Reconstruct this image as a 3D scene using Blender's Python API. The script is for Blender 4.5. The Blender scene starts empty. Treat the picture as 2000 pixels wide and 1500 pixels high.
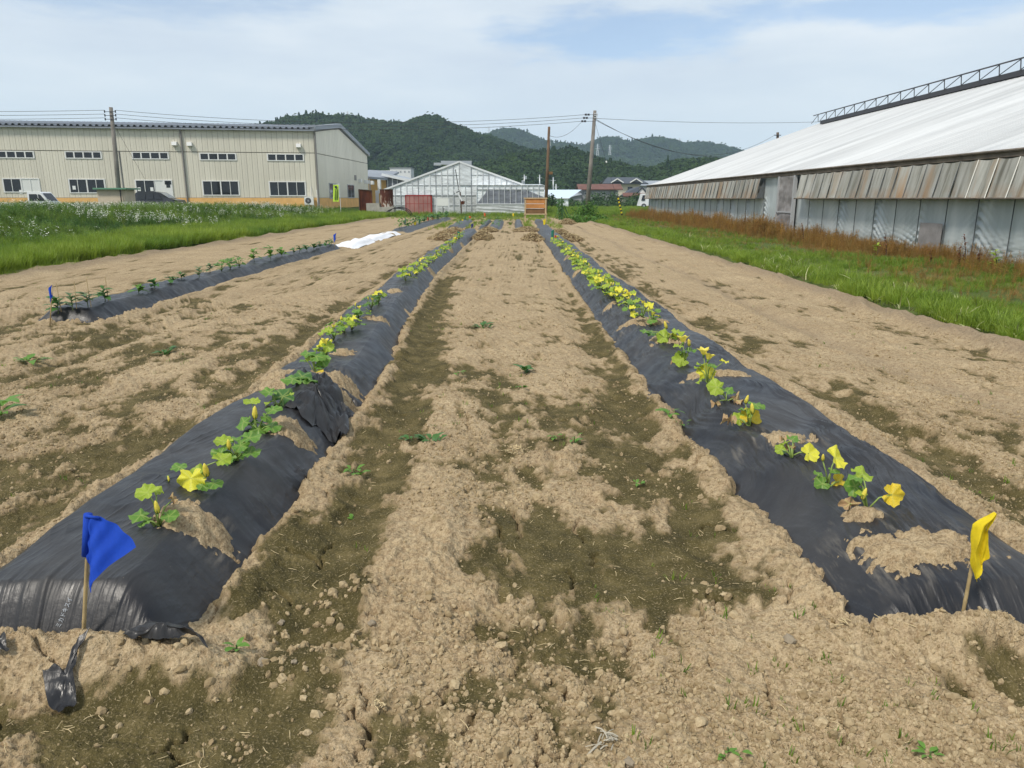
import bpy, bmesh, math, random
import numpy as np
from mathutils import Vector, Matrix, Euler

rnd = random.Random(7)
C = bpy.context.scene.collection
SC = bpy.context.scene

# ------------------------------------------------------------------ camera, sky, sun, exposure
FPX, CAM_H = 1440.0, 1.5
PITCH = math.atan(362.0 / FPX)
YAW = 3.0 / FPX
cam_d = bpy.data.cameras.new('camera')
cam_d.sensor_width = 36.0
cam_d.lens = 36.0 * FPX / 2000.0
cam_d.clip_start, cam_d.clip_end = 0.05, 6000.0
cam = bpy.data.objects.new('camera', cam_d)
cam.location = (0, 0, CAM_H)
cam.rotation_euler = (math.pi / 2 - PITCH, 0, YAW)
C.objects.link(cam)
SC.camera = cam

SUN_EL, SUN_AZ = math.radians(52), math.radians(222)   # azimuth clockwise from +Y
sun_dir = Vector((math.sin(SUN_AZ) * math.cos(SUN_EL), math.cos(SUN_AZ) * math.cos(SUN_EL), math.sin(SUN_EL)))
sun_d = bpy.data.lights.new('sun', 'SUN')
sun_d.energy = 2.7
sun_d.angle = math.radians(11)
sun_d.color = (1.0, 0.93, 0.83)
sun = bpy.data.objects.new('sun', sun_d)
sun.rotation_euler = sun_dir.to_track_quat('Z', 'Y').to_euler()
sun.location = sun_dir * 50
C.objects.link(sun)

world = bpy.data.worlds.new('World')
SC.world = world
world.use_nodes = True
SC.view_settings.view_transform = 'Standard'
SC.view_settings.look = 'None'
SC.view_settings.gamma = 1.0
SC.view_settings.exposure = 0.3
SC.view_settings.use_curve_mapping = False
SC.cycles.volume_bounces = 1
SC.cycles.max_bounces = 6
SC.cycles.diffuse_bounces = 3
SC.cycles.glossy_bounces = 3
SC.cycles.transparent_max_bounces = 12


class NT:
    """small helper to write node trees"""
    def __init__(self, tree):
        self.t = tree
        self.n = tree.nodes

    def add(self, kind, ins=None, **props):
        nd = self.n.new(kind)
        for k, v in props.items():
            setattr(nd, k, v)
        for k, v in (ins or {}).items():
            self.set(nd, k, v)
        return nd

    def set(self, nd, k, v):
        sock = nd.inputs[k]
        if isinstance(v, bpy.types.NodeSocket):
            self.t.links.new(v, sock)
        elif isinstance(v, bpy.types.Node):
            self.t.links.new(v.outputs[0], sock)
        else:
            if sock.type == 'RGBA' and hasattr(v, '__len__') and len(v) == 3:
                v = (*v, 1.0)
            sock.default_value = v

    def noise(self, vec, scale, detail=4, rough=0.55, out='Fac'):
        nd = self.add('ShaderNodeTexNoise', {'Scale': scale, 'Detail': detail, 'Roughness': rough})
        if vec is not None:
            self.set(nd, 'Vector', vec)
        return nd.outputs[out]

    def ramp(self, fac, stops, interp='LINEAR'):
        nd = self.add('ShaderNodeValToRGB', {'Fac': fac})
        cr = nd.color_ramp
        cr.interpolation = interp
        while len(cr.elements) < len(stops):
            cr.elements.new(0.5)
        for e, (p, c) in zip(cr.elements, stops):
            e.position = p
            c = (c, c, c) if not hasattr(c, '__len__') else c
            e.color = (*c[:3], 1.0)
        return nd.outputs['Color']

    def mix(self, fac, a, b, blend='MIX'):
        nd = self.add('ShaderNodeMix', data_type='RGBA', blend_type=blend)
        self.set(nd, 0, fac)
        self.set(nd, 6, a)
        self.set(nd, 7, b)
        return nd.outputs[2]

    def math(self, op, a, b=0.0, clamp=False):
        nd = self.add('ShaderNodeMath', operation=op, use_clamp=clamp)
        self.set(nd, 0, a)
        self.set(nd, 1, b)
        return nd.outputs[0]

    def attr(self, name, kind='GEOMETRY', out='Fac'):
        nd = self.add('ShaderNodeAttribute', attribute_name=name, attribute_type=kind)
        return nd.outputs[out]

    def mapping(self, vec, scale=(1, 1, 1), rot=(0, 0, 0), loc=(0, 0, 0)):
        return self.add('ShaderNodeMapping', {'Vector': vec, 'Scale': scale, 'Rotation': rot, 'Location': loc}).outputs[0]


def build_world():
    nt = NT(world.node_tree)
    nt.n.clear()
    out = nt.add('ShaderNodeOutputWorld')
    sky = nt.add('ShaderNodeTexSky', sky_type='NISHITA', sun_disc=False)
    sky.sun_elevation = SUN_EL
    sky.sun_rotation = SUN_AZ
    sky.air_density = 1.0
    sky.dust_density = 0.4
    sky.ozone_density = 4.0
    bg_sky = nt.add('ShaderNodeBackground', {'Color': sky.outputs[0], 'Strength': 0.12})
    d = nt.add('ShaderNodeTexCoord').outputs['Generated']
    z = nt.math('MAXIMUM', nt.add('ShaderNodeSeparateXYZ', {'Vector': d}).outputs['Z'], 0.0)
    wob = nt.noise(nt.mapping(d, (6, 6, 26)), 1.0, 9, .62)
    wob = nt.math('MULTIPLY', nt.math('SUBTRACT', wob, .5), 3.4)
    # thin high overcast with open gaps; the gaps seen in the photograph, then others of the same kind over the rest of the sky
    gap = nt.ramp(nt.noise(nt.mapping(d, (2.4, 2.4, 5.0), (0, 0, 0), (3.1, .7, .2)), 1.0, 4, .5), [(.56, 0.0), (.68, 1.0)])
    gap = nt.math('MULTIPLY', gap, nt.ramp(z, [(.22, 0.0), (.32, 1.0)]))
    for px, py, rx, rz, k in GAPS:
        c = sky_dir(px, py)
        df = nt.add('ShaderNodeVectorMath', {0: d, 1: c}, operation='SUBTRACT').outputs[0]
        df = nt.add('ShaderNodeVectorMath', {0: df, 1: (1 / rx, 1 / rx, 1 / rz)}, operation='MULTIPLY').outputs[0]
        ln = nt.add('ShaderNodeVectorMath', {0: df}, operation='LENGTH').outputs['Value']
        g = nt.ramp(nt.math('MULTIPLY', nt.math('ADD', ln, wob), .5), [(.15, k), (.65, 0.0)], 'EASE')
        gap = nt.math('MAXIMUM', gap, g)
    n2 = nt.noise(nt.mapping(d, (3.0, 3.0, 13.0), (0, .08, .3), (9.1, 2.2, 0)), 1.0, 6, .55)
    ccol = nt.ramp(n2, [(0.30, (0.52, 0.60, 0.70)), (0.52, (0.60, 0.675, 0.75)), (0.72, (0.70, 0.755, 0.805))])
    low = nt.ramp(z, [(0.0, 1.0), (0.05, 0.9), (0.17, 0.0)])
    ccol = nt.mix(low, ccol, (0.60, 0.695, 0.765))
    bg_c = nt.add('ShaderNodeBackground', {'Color': ccol, 'Strength': 1.0})
    mx = nt.add('ShaderNodeMixShader', {'Fac': gap, 1: bg_c.outputs[0], 2: bg_sky.outputs[0]})
    nt.set(out, 'Surface', mx.outputs[0])


def sky_dir(px, py):
    cp, sp = math.cos(PITCH), math.sin(PITCH)
    v = Vector((-math.sin(YAW) * cp, math.cos(YAW) * cp, -sp)) + Vector((math.cos(YAW), math.sin(YAW), 0)) * ((px - 1000) / FPX) + Vector((0, sp, cp)) * ((750 - py) / FPX)
    return v.normalized()


GAPS = [(1210, 70, .19, .028, .62), (1760, 5, .22, .022, .60), (120, -25, .22, .026, .45)]
build_world()

# ------------------------------------------------------------------ where a point of the photograph lies in the place
_cp, _sp = math.cos(PITCH), math.sin(PITCH)
_F = Vector((-math.sin(YAW) * _cp, math.cos(YAW) * _cp, -_sp))
_R = Vector((math.cos(YAW), math.sin(YAW), 0))
_U = _R.cross(_F)
EYE = Vector((0, 0, CAM_H))


def ray(px, py):
    return _F + _R * ((px - 1000) / FPX) - _U * ((py - 750) / FPX)


def at_z(px, py, z=0.0):
    d = ray(px, py)
    return EYE + d * ((z - CAM_H) / d.z)


def at_y(px, py, y):
    d = ray(px, py)
    return EYE + d * (y / d.y)


def at_plane(px, py, p0, n):
    d = ray(px, py)
    return EYE + d * ((Vector(p0) - EYE).dot(n) / d.dot(n))


# ------------------------------------------------------------------ noise for geometry
def _hash(ix, iy, seed):
    h = (ix.astype(np.int64) * 374761393 + iy.astype(np.int64) * 668265263 + seed * 974634777) & 0xFFFFFFFF
    h = ((h ^ (h >> 13)) * 1274126177) & 0xFFFFFFFF
    h = h ^ (h >> 16)
    return (h & 0xFFFFFF).astype(np.float32) / 16777215.0


def vn(x, y, seed=0):
    x = np.asarray(x, dtype=np.float64)
    y = np.asarray(y, dtype=np.float64)
    ix, iy = np.floor(x), np.floor(y)
    fx, fy = (x - ix), (y - iy)
    fx = fx * fx * fx * (fx * (fx * 6 - 15) + 10)
    fy = fy * fy * fy * (fy * (fy * 6 - 15) + 10)
    a = _hash(ix, iy, seed)
    b = _hash(ix + 1, iy, seed)
    c = _hash(ix, iy + 1, seed)
    d = _hash(ix + 1, iy + 1, seed)
    return (a * (1 - fx) + b * fx) * (1 - fy) + (c * (1 - fx) + d * fx) * fy


def fbm(x, y, seed=0, octv=4, gain=0.5):
    s, a, t = 0.0, 1.0, 0.0
    for k in range(octv):
        ca, sa = math.cos(0.6 * k + 0.3), math.sin(0.6 * k + 0.3)
        s = s + a * vn((x * ca - y * sa) * 2 ** k, (x * sa + y * ca) * 2 ** k, seed + 17 * k)
        t += a
        a *= gain
    return s / t            # 0..1


def sstep(a, b, x):
    t = np.clip((x - a) / (b - a), 0, 1)
    return t * t * (3 - 2 * t)


# ------------------------------------------------------------------ meshes and things
ORIGIN = {}


def tag(o, label=None, cat=None, group=None, kind=None):
    if label: o['label'] = label
    if cat: o['category'] = cat
    if group: o['group'] = group
    if kind: o['kind'] = kind
    return o


def empty(name, loc, label, cat, group=None):
    o = bpy.data.objects.new(name, None)
    o.empty_display_size = 0.2
    o.location = loc
    C.objects.link(o)
    ORIGIN[o.name] = Vector(loc)
    return tag(o, label, cat, group)


class MB:
    def __init__(self):
        self.v, self.f, self.m = [], [], []

    def add(self, vs, fs, mi=0):
        b = len(self.v)
        self.v += [tuple(p) for p in vs]
        self.f += [tuple(i + b for i in f) for f in fs]
        self.m += [mi] * len(fs)

    def quad(self, a, b, c, d, mi=0):
        self.add([a, b, c, d], [(0, 1, 2, 3)], mi)

    def hexa(self, p, mi=0):
        """p: bottom four, top four"""
        self.add(p, [(3, 2, 1, 0), (4, 5, 6, 7), (0, 1, 5, 4), (1, 2, 6, 5), (2, 3, 7, 6), (3, 0, 4, 7)], mi)

    def box(self, lo, hi, mi=0, fr=None):
        (x0, y0, z0), (x1, y1, z1) = lo, hi
        p = [(x0, y0, z0), (x1, y0, z0), (x1, y1, z0), (x0, y1, z0), (x0, y0, z1), (x1, y0, z1), (x1, y1, z1), (x0, y1, z1)]
        if fr: p = [fr(q) for q in p]
        self.hexa(p, mi)

    def bar(self, a, b, w, h=None, mi=0, up=(0, 0, 1)):
        a, b = Vector(a), Vector(b)
        h = w if h is None else h
        d = (b - a).normalized()
        u = Vector(up)
        if abs(d.dot(u)) > 0.95: u = Vector((0, 1, 0))
        s = d.cross(u).normalized()
        t = s.cross(d)
        s, t = s * w / 2, t * h / 2
        self.hexa([a - s - t, a + s - t, a + s + t, a - s + t, b - s - t, b + s - t, b + s + t, b - s + t], mi)

    def tube(self, pts, r, n=6, mi=0, cap=True):
        pts = [Vector(p) for p in pts]
        rs = r if hasattr(r, '__len__') else [r] * len(pts)
        vs, fs = [], []
        d0 = (pts[1] - pts[0]).normalized()
        ref = Vector((0, 0, 1)) if abs(d0.z) < 0.9 else Vector((0, 1, 0))
        for i, p in enumerate(pts):
            d = (pts[min(i + 1, len(pts) - 1)] - pts[max(i - 1, 0)]).normalized()
            s = d.cross(ref)
            s = s.normalized() if s.length > 1e-6 else Vector((1, 0, 0))
            t = d.cross(s)
            for k in range(n):
                a = 2 * math.pi * k / n
                vs.append(p + (s * math.cos(a) + t * math.sin(a)) * rs[i])
        for i in range(len(pts) - 1):
            for k in range(n):
                k2 = (k + 1) % n
                fs.append((i * n + k, i * n + k2, (i + 1) * n + k2, (i + 1) * n + k))
        if cap:
            fs.append(tuple(range(n))[::-1])
            fs.append(tuple((len(pts) - 1) * n + k for k in range(n)))
        self.add(vs, fs, mi)

    def grid(self, fn, nu, nv, mi=0):
        vs = [fn(i / (nu - 1), j / (nv - 1)) for j in range(nv) for i in range(nu)]
        fs = [(j * nu + i, j * nu + i + 1, (j + 1) * nu + i + 1, (j + 1) * nu + i) for j in range(nv - 1) for i in range(nu - 1)]
        self.add(vs, fs, mi)

    def mesh(self, name, mats, off=(0, 0, 0), smooth=False):
        me = bpy.data.meshes.new(name)
        ox, oy, oz = off
        me.from_pydata([(x - ox, y - oy, z - oz) for x, y, z in self.v], [], self.f)
        for mm in (mats if isinstance(mats, (list, tuple)) else [mats]):
            me.materials.append(mm)
        if any(self.m):
            me.polygons.foreach_set('material_index', self.m)
        if smooth:
            me.polygons.foreach_set('use_smooth', [True] * len(me.polygons))
        me.update()
        return me

    def build(self, name, mats, parent=None, smooth=False, origin=None):
        """origin: base point of a thing that is one mesh"""
        if parent is not None:
            po = ORIGIN[parent.name]
            o = bpy.data.objects.new(name, self.mesh(name, mats, po, smooth))
            C.objects.link(o)
            o.parent = parent
            ORIGIN[o.name] = po
        else:
            og = Vector(origin) if origin is not None else Vector((0, 0, 0))
            o = bpy.data.objects.new(name, self.mesh(name, mats, og, smooth))
            o.location = og
            C.objects.link(o)
            ORIGIN[o.name] = og
        return o


def put(name, me, parent, loc, rot=(0, 0, 0), scale=(1, 1, 1)):
    """a part that shares mesh data; loc in world axes"""
    o = bpy.data.objects.new(name, me)
    o.location = Vector(loc) - (ORIGIN[parent.name] if parent else Vector((0, 0, 0)))
    o.rotation_euler = rot
    o.scale = scale if hasattr(scale, '__len__') else (scale,) * 3
    C.objects.link(o)
    if parent: o.parent = parent
    ORIGIN[o.name] = Vector(loc)
    return o


def np_mesh(name, V, F, mats, smooth=True, attrs=None):
    """V (n,3), F (m,4) quads"""
    me = bpy.data.meshes.new(name)
    n, m = len(V), len(F)
    me.vertices.add(n)
    me.vertices.foreach_set('co', np.ascontiguousarray(V, dtype=np.float32).ravel())
    me.loops.add(m * 4)
    me.loops.foreach_set('vertex_index', np.ascontiguousarray(F, dtype=np.int32).ravel())
    me.polygons.add(m)
    me.polygons.foreach_set('loop_start', np.arange(0, m * 4, 4, dtype=np.int32))
    me.polygons.foreach_set('use_smooth', np.full(m, smooth))
    for mm in (mats if isinstance(mats, (list, tuple)) else [mats]):
        me.materials.append(mm)
    for k, a in (attrs or {}).items():
        at = me.attributes.new(k, 'FLOAT', 'POINT')
        at.data.foreach_set('value', np.ascontiguousarray(a, dtype=np.float32).ravel())
    me.update(calc_edges=True)
    me.validate()
    return me


def grid_faces(nu, nv):
    i = np.arange((nv - 1) * nu).reshape(nv - 1, nu)[:, :-1].ravel()
    return np.stack([i, i + 1, i + nu + 1, i + nu], 1)


# ------------------------------------------------------------------ materials
def mat(name, color=None, rough=0.8, spec=0.3, metal=0.0, vary=0.0, vscale=3.0, bump=0.0, bscale=30.0):
    m = bpy.data.materials.new(name)
    m.use_nodes = True
    nt = NT(m.node_tree)
    b = m.node_tree.nodes['Principled BSDF']
    b.inputs['Roughness'].default_value = rough
    b.inputs['Specular IOR Level'].default_value = spec
    b.inputs['Metallic'].default_value = metal
    if color:
        if vary:
            co = nt.add('ShaderNodeTexCoord').outputs['Object']
            f = nt.noise(co, vscale, 5, 0.6)
            c = Vector(color)
            col = nt.ramp(f, [(0.3, tuple(c * (1 - vary))), (0.7, tuple(c * (1 + vary)))])
            nt.set(b, 'Base Color', col)
            if bump:
                bp = nt.add('ShaderNodeBump', {'Strength': bump, 'Height': nt.noise(co, bscale, 4)})
                bp.inputs['Distance'].default_value = 0.02
                nt.set(b, 'Normal', bp.outputs[0])
        else:
            b.inputs['Base Color'].default_value = (*color, 1)
    return m, nt, b


def leafy(name, color, trans=0.35, vary=0.25, tint=None, rough=0.5, vscale=9.0):
    """thin leaf: diffuse with light passing through; tint: colour at per-instance value 1"""
    m, nt, b = mat(name, None, rough, 0.35)
    co = nt.add('ShaderNodeTexCoord').outputs['Object']
    f = nt.noise(co, vscale, 3)
    c = Vector(color)
    col = nt.ramp(f, [(0.3, tuple(c * (1 - vary))), (0.7, tuple(c * (1 + vary)))])
    if tint:
        t = nt.attr('tint', 'INSTANCER')
        col = nt.mix(t, col, tint)
        r = nt.add('ShaderNodeObjectInfo').outputs['Random']
        hv = nt.add('ShaderNodeHueSaturation', {'Color': col, 'Value': nt.math('MULTIPLY_ADD', r, 0.5) if False else 1.0})
        nt.set(hv, 'Value', nt.math('ADD', nt.math('MULTIPLY', r, 0.5), 0.75))
        col = hv.outputs[0]
    nt.set(b, 'Base Color', col)
    tr = nt.add('ShaderNodeBsdfTranslucent', {'Color': col})
    mx = nt.add('ShaderNodeMixShader', {'Fac': trans, 1: b.outputs[0], 2: tr.outputs[0]})
    nt.set(nt.n['Material Output'], 'Surface', mx.outputs[0])
    return m


# ------------------------------------------------------------------ scattering of things nobody could count
def scatter(name, pts, rot, scl, idx, variants, tint, label=None, cat=None, kind='stuff'):
    n = len(pts)
    me = bpy.data.meshes.new(name)
    me.vertices.add(n)
    me.vertices.foreach_set('co', np.ascontiguousarray(pts, dtype=np.float32).ravel())
    a = me.attributes.new('rot', 'FLOAT_VECTOR', 'POINT'); a.data.foreach_set('vector', np.ascontiguousarray(rot, dtype=np.float32).ravel())
    a = me.attributes.new('scl', 'FLOAT', 'POINT'); a.data.foreach_set('value', np.ascontiguousarray(scl, dtype=np.float32).ravel())
    a = me.attributes.new('idx', 'INT', 'POINT'); a.data.foreach_set('value', np.ascontiguousarray(idx, dtype=np.int32).ravel())
    a = me.attributes.new('tint', 'FLOAT', 'POINT'); a.data.foreach_set('value', np.ascontiguousarray(tint, dtype=np.float32).ravel())
    coll = bpy.data.collections.new(name + '_pieces')
    for k, vme in enumerate(variants):
        coll.objects.link(bpy.data.objects.new('%s_piece_%02d' % (name, k), vme))
    o = bpy.data.objects.new(name, me)
    C.objects.link(o)
    tag(o, label, cat, None, kind)
    g = bpy.data.node_groups.new(name, 'GeometryNodeTree')
    g.interface.new_socket('Geometry', in_out='INPUT', socket_type='NodeSocketGeometry')
    g.interface.new_socket('Geometry', in_out='OUTPUT', socket_type='NodeSocketGeometry')
    nt = NT(g)
    gi, go = nt.add('NodeGroupInput'), nt.add('NodeGroupOutput')
    ci = nt.add('GeometryNodeCollectionInfo', {'Collection': coll, 'Separate Children': True, 'Reset Children': True})

    def na(nm, dt):
        return nt.add('GeometryNodeInputNamedAttribute', {'Name': nm}, data_type=dt).outputs[0]
    e2r = nt.add('FunctionNodeEulerToRotation', {0: na('rot', 'FLOAT_VECTOR')})
    ip = nt.add('GeometryNodeInstanceOnPoints', {'Points': gi.outputs[0], 'Instance': ci.outputs[0], 'Pick Instance': True,
                'Instance Index': na('idx', 'INT'), 'Rotation': e2r.outputs[0], 'Scale': na('scl', 'FLOAT')})
    g.links.new(ip.outputs[0], go.inputs[0])
    md = o.modifiers.new('scatter', 'NODES')
    md.node_group = g
    return o


NR = np.random.RandomState(11)


def rot_z(n, tilt=0.15):
    return np.stack([NR.normal(0, tilt, n), NR.normal(0, tilt, n), NR.uniform(0, 6.283, n)], 1)
# ================================================================== SOIL, FILM ROWS
# centre line, half width and crest height of each film-covered bed, by distance
ROWS = {
    'left':  dict(y0=2.22, y1=34.0, c=[(2, -1.62), (4, -1.60), (6, -1.58), (9, -1.74), (14, -1.92), (24, -1.93), (37, -1.93)],
                  w=[(2, .47), (5, .44), (9, .40), (14, .36), (37, .33)], h=[(2, .19), (6, .2), (14, .2), (37, .18)]),
    'right': dict(y0=2.33, y1=41.0, c=[(2, 1.76), (3, 1.72), (5, 1.66), (8, 1.57), (13, 1.5), (27, 1.5), (42, 1.5)],
                  w=[(2, .50), (5, .50), (9, .45), (13, .41), (27, .38), (42, .33)], h=[(2, .17), (6, .18), (14, .2), (42, .18)]),
    'west':  dict(y0=9.2, y1=23.2, c=[(9, -5.62), (13, -5.72), (24, -5.7)], w=[(9, .40), (24, .38)], h=[(9, .15), (24, .15)]),
    'sheet': dict(y0=23.6, y1=34.0, c=[(23, -5.45), (34, -5.45)], w=[(23, .42), (34, .40)], h=[(23, .10), (34, .11)]),
    'far':   dict(y0=34.4, y1=58.0, c=[(34, -5.35), (58, -5.0)], w=[(34, .42), (58, .36)], h=[(34, .16), (58, .16)]),
}


def rowv(r, key, y):
    t = ROWS[r][key]
    return np.interp(y, [a for a, _ in t], [b for _, b in t])


def row_s(r, x, y):
    """signed place across the bed, -1..1, with the front and back ends folded in"""
    s = (x - rowv(r, 'c', y)) / rowv(r, 'w', y)
    R = ROWS[r]
    e0 = np.clip((R['y0'] + 0.31 - y) / 0.33, 0, 3)
    e1 = np.clip((y - (R['y1'] - 0.4)) / 0.4, 0, 3)
    e = np.maximum(e0, e1)
    return s, (np.abs(s) ** 8 + e ** 8) ** 0.125


def mound(r, x, y):
    s, q = row_s(r, x, y)
    h = rowv(r, 'h', y) * (1 + 0.30 * (fbm(x * .8 + 3.3, y * 1.3, 5, 3) - 0.5) * 2)
    q = q * (1 + .22 * (fbm(y * 1.5 + 9 * np.sign(s), x * 0 + 2, 6, 3) - .5))
    t = np.clip((1.10 - q) / .56, 0, 1)
    return h * (.55 * t * t * (3 - 2 * t) + .45 * t) - .05 * sstep(1.05, 1.4, q) - .12 * h * q ** 2 + 0.035 * (fbm(x * 2.5, y * 2.0, 7, 2) - .5)


def W(px, py, z=0.0):
    p = at_z(px, py, z)
    return p.x, p.y


# soil thrown on the film to hold it: photo place, half sizes across / along in metres
PATCHES = []
for px, py, rx, ry, z in [(372, 1005, .19, .12, .2), (565, 830, .15, .16, .2), (615, 752, .46, .22, .2), (560, 744, .3, .14, .15), (655, 752, .2, .2, .12), (668, 682, .12, .13, .2), (735, 622, .17, .15, .2), (772, 567, .14, .3, .2),
                          (800, 588, .10, .12, .2), (845, 520, .12, .35, .2), (880, 485, .10, .5, .2), (905, 470, .12, .5, .2)]:
    PATCHES.append((*W(px, py, z), rx, ry))
for px, py, rx, ry, z in [(1795, 1060, .30, .17, .18), (1690, 1000, .12, .06, .18), (1520, 857, .20, .16, .18), (1395, 738, .25, .13, .18), (1310, 668, .22, .16, .18), (1245, 626, .30, .2, .2),
                          (1195, 593, .16, .2, .2), (1165, 548, .14, .25, .2), (1130, 525, .14, .3, .2), (1110, 500, .12, .4, .2)]:
    PATCHES.append((*W(px, py, z), rx, ry))

# green-brown crust of algae: photo place, half sizes in photo pixels, weight
MOSS_PX = [(1180, 960, 330, 150, .55), (1130, 1090, 260, 70, .45), (700, 960, 120, 120, .45), (640, 1070, 120, 100, .40), (1000, 790, 150, 50, .2), (760, 760, 70, 70, .42), (590, 1190, 140, 70, .25),
           (90, 1420, 240, 90, .62), (450, 1410, 260, 110, .55), (760, 1360, 240, 130, .46), (1010, 1340, 130, 150, .46), (650, 1480, 400, 50, .35), (1200, 1450, 90, 60, .35), (570, 1200, 90, 80, .4), (900, 1250, 200, 40, .25), (1950, 1300, 110, 110, .5), (1960, 1420, 90, 60, .2), (1700, 1320, 160, 40, .30), (1600, 1190, 70, 60, .45),
           (1470, 1000, 60, 90, .4), (1280, 800, 60, 110, .42), (1180, 660, 40, 80, .36), (1150, 600, 25, 60, .3), (830, 620, 35, 60, .45), (870, 545, 20, 60, .3),
           (300, 880, 130, 45, .45), (210, 965, 100, 50, .50), (60, 1040, 90, 45, .45), (440, 770, 110, 40, .3), (560, 690, 60, 40, .35), (640, 625, 50, 30, .3), (60, 700, 90, 30, .25), (150, 650, 60, 22, .35), (250, 700, 60, 25, .15),
           (1850, 950, 60, 30, .45), (1760, 905, 50, 25, .35), (1540, 760, 60, 30, .35), (1440, 660, 90, 30, .25), (1900, 860, 80, 60, .2), (1250, 1060, 160, 80, .3),
           # bare, pale ground
           (1350, 1290, 300, 90, -.45), (1450, 1420, 330, 100, -.5), (1650, 1230, 170, 60, -.4), (880, 1030, 60, 110, -.4), (780, 1120, 80, 60, -.3), (640, 1290, 60, 50, -.25), (960, 1180, 120, 40, -.35), (150, 1300, 270, 50, -1.1), (430, 1260, 70, 50, -.6), (470, 1210, 70, 70, -.4),
           (1480, 880, 40, 60, -.35), (1560, 1060, 40, 50, -.35), (1000, 620, 120, 120, -.3), (300, 760, 160, 60, -.2), (1750, 700, 200, 80, -.3), (1820, 1240, 140, 40, -.5), (600, 980, 40, 80, -.3)]
MOSS = []
for px, py, rx, ry, w in MOSS_PX:
    p = at_z(px, py)
    wx = (at_z(px + rx, py) - p).length
    wy = max(0.05, (at_z(px, py - ry).y - at_z(px, py + ry).y) / 2)
    MOSS.append((p.x, p.y, wx, wy, w))

# lumps of soil banked against the front of the beds and the field's rims
PILES = [(*W(120, 1318), .55, .12, .11), (*W(345, 1318), .2, .09, .04), (*W(470, 1190), .10, .22, .05), (*W(1880, 1262), .40, .12, .095), (*W(1640, 1150), .12, .16, .06), (*W(1560, 1050), .10, .18, .05), (*W(640, 1010), .1, .5, .03), (*W(1380, 1160), .22, .10, .05),
         (*W(820, 1120), .15, .3, .03), (*W(870, 1010), .10, .5, .035), (*W(700, 1170), .10, .12, .05), (*W(600, 1290), .18, .10, .05), (*W(1480, 1240), .25, .2, .03), (*W(1760, 1390), .35, .15, .03)]

# dents: prints of boots and tools
DENTS = []
dr = np.random.RandomState(3)
for k in range(900):
    y = 2.0 + 26 * dr.rand() ** 1.3
    x = dr.uniform(-5.0, 4.8)
    DENTS.append((x, y, dr.uniform(.04, .09), dr.uniform(.07, .14), dr.uniform(-.7, .7), dr.uniform(.008, .026)))

# drying cracks as broken lines
CRACKS = []
CR_PX = [[(705, 1340), (712, 1370), (716, 1385)], [(690, 1380), (722, 1420), (715, 1455), (702, 1480)], [(1100, 1350), (1106, 1366), (1130, 1365)], [(915, 1390), (918, 1402), (905, 1430), (935, 1450)], [(1050, 1440), (1062, 1480), (1048, 1498)],
         [(1062, 1482), (1110, 1475), (1165, 1465), (1210, 1462)], [(1695, 1220), (1698, 1258), (1715, 1275)], [(1640, 1395), (1650, 1430), (1665, 1460)], [(1540, 1150), (1546, 1172), (1538, 1190)], [(330, 1460), (340, 1490)], [(300, 1465), (345, 1450), (370, 1425)],
         [(1005, 1000), (1012, 1035), (1010, 1055)], [(1025, 980), (1032, 1000)], [(910, 810), (914, 835), (908, 850)], [(1165, 1080), (1168, 1105)], [(1110, 1115), (1116, 1150)], [(1920, 1390), (1932, 1400)], [(720, 1210), (760, 1206), (800, 1212), (825, 1222)],
         [(680, 1390), (712, 1408), (720, 1425)], [(1380, 1170), (1395, 1185), (1402, 1200)], [(1370, 1190), (1376, 1230), (1390, 1250)], [(1385, 1285), (1392, 1305)], [(40, 1290), (120, 1345)], [(420, 1195), (410, 1220)], [(960, 1420), (1010, 1415), (1040, 1400)]]
for pl in CR_PX:
    q = [W(*p) for p in pl]
    out = [q[0]]
    for (ax, ay), (bx, by) in zip(q[:-1], q[1:]):
        for t in (.25, .5, .75, 1):
            j = 0.012 if t < 1 else 0
            out.append((ax + (bx - ax) * t + dr.normal(0, j), ay + (by - ay) * t + dr.normal(0, j)))
    CRACKS.append(out)
for k in range(45):
    x, y, a = dr.uniform(-2.4, 2.6), dr.uniform(1.75, 5.5), dr.uniform(0, 6.3)
    pl = [(x, y)]
    for _ in range(dr.randint(3, 8)):
        a += dr.normal(0, .7)
        st = dr.uniform(.015, .05)
        x, y = x + st * math.cos(a), y + st * math.sin(a)
        pl.append((x, y))
    CRACKS.append(pl)


def crumbs(x, y, sc, seed):
    """rounded clods on a jittered lattice, 0..1"""
    gx, gy = x * sc, y * sc
    ix, iy = np.floor(gx), np.floor(gy)
    best = np.zeros_like(gx)
    for dx in (-1, 0, 1):
        for dy in (-1, 0, 1):
            cx, cy = ix + dx, iy + dy
            ox = cx + .15 + .7 * _hash(cx, cy, seed)
            oy = cy + .15 + .7 * _hash(cx, cy, seed + 1)
            rr = .25 + .45 * _hash(cx, cy, seed + 2)
            d2 = ((gx - ox) ** 2 + (gy - oy) ** 2) / (rr * rr)
            best = np.maximum(best, np.sqrt(np.clip(1 - d2, 0, 1)) * rr)
    return best


def local(x, y, cx, cy, rx, ry, reach):
    return np.nonzero((np.abs(x - cx) < rx * reach) & (np.abs(y - cy) < ry * reach))[0]


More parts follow.
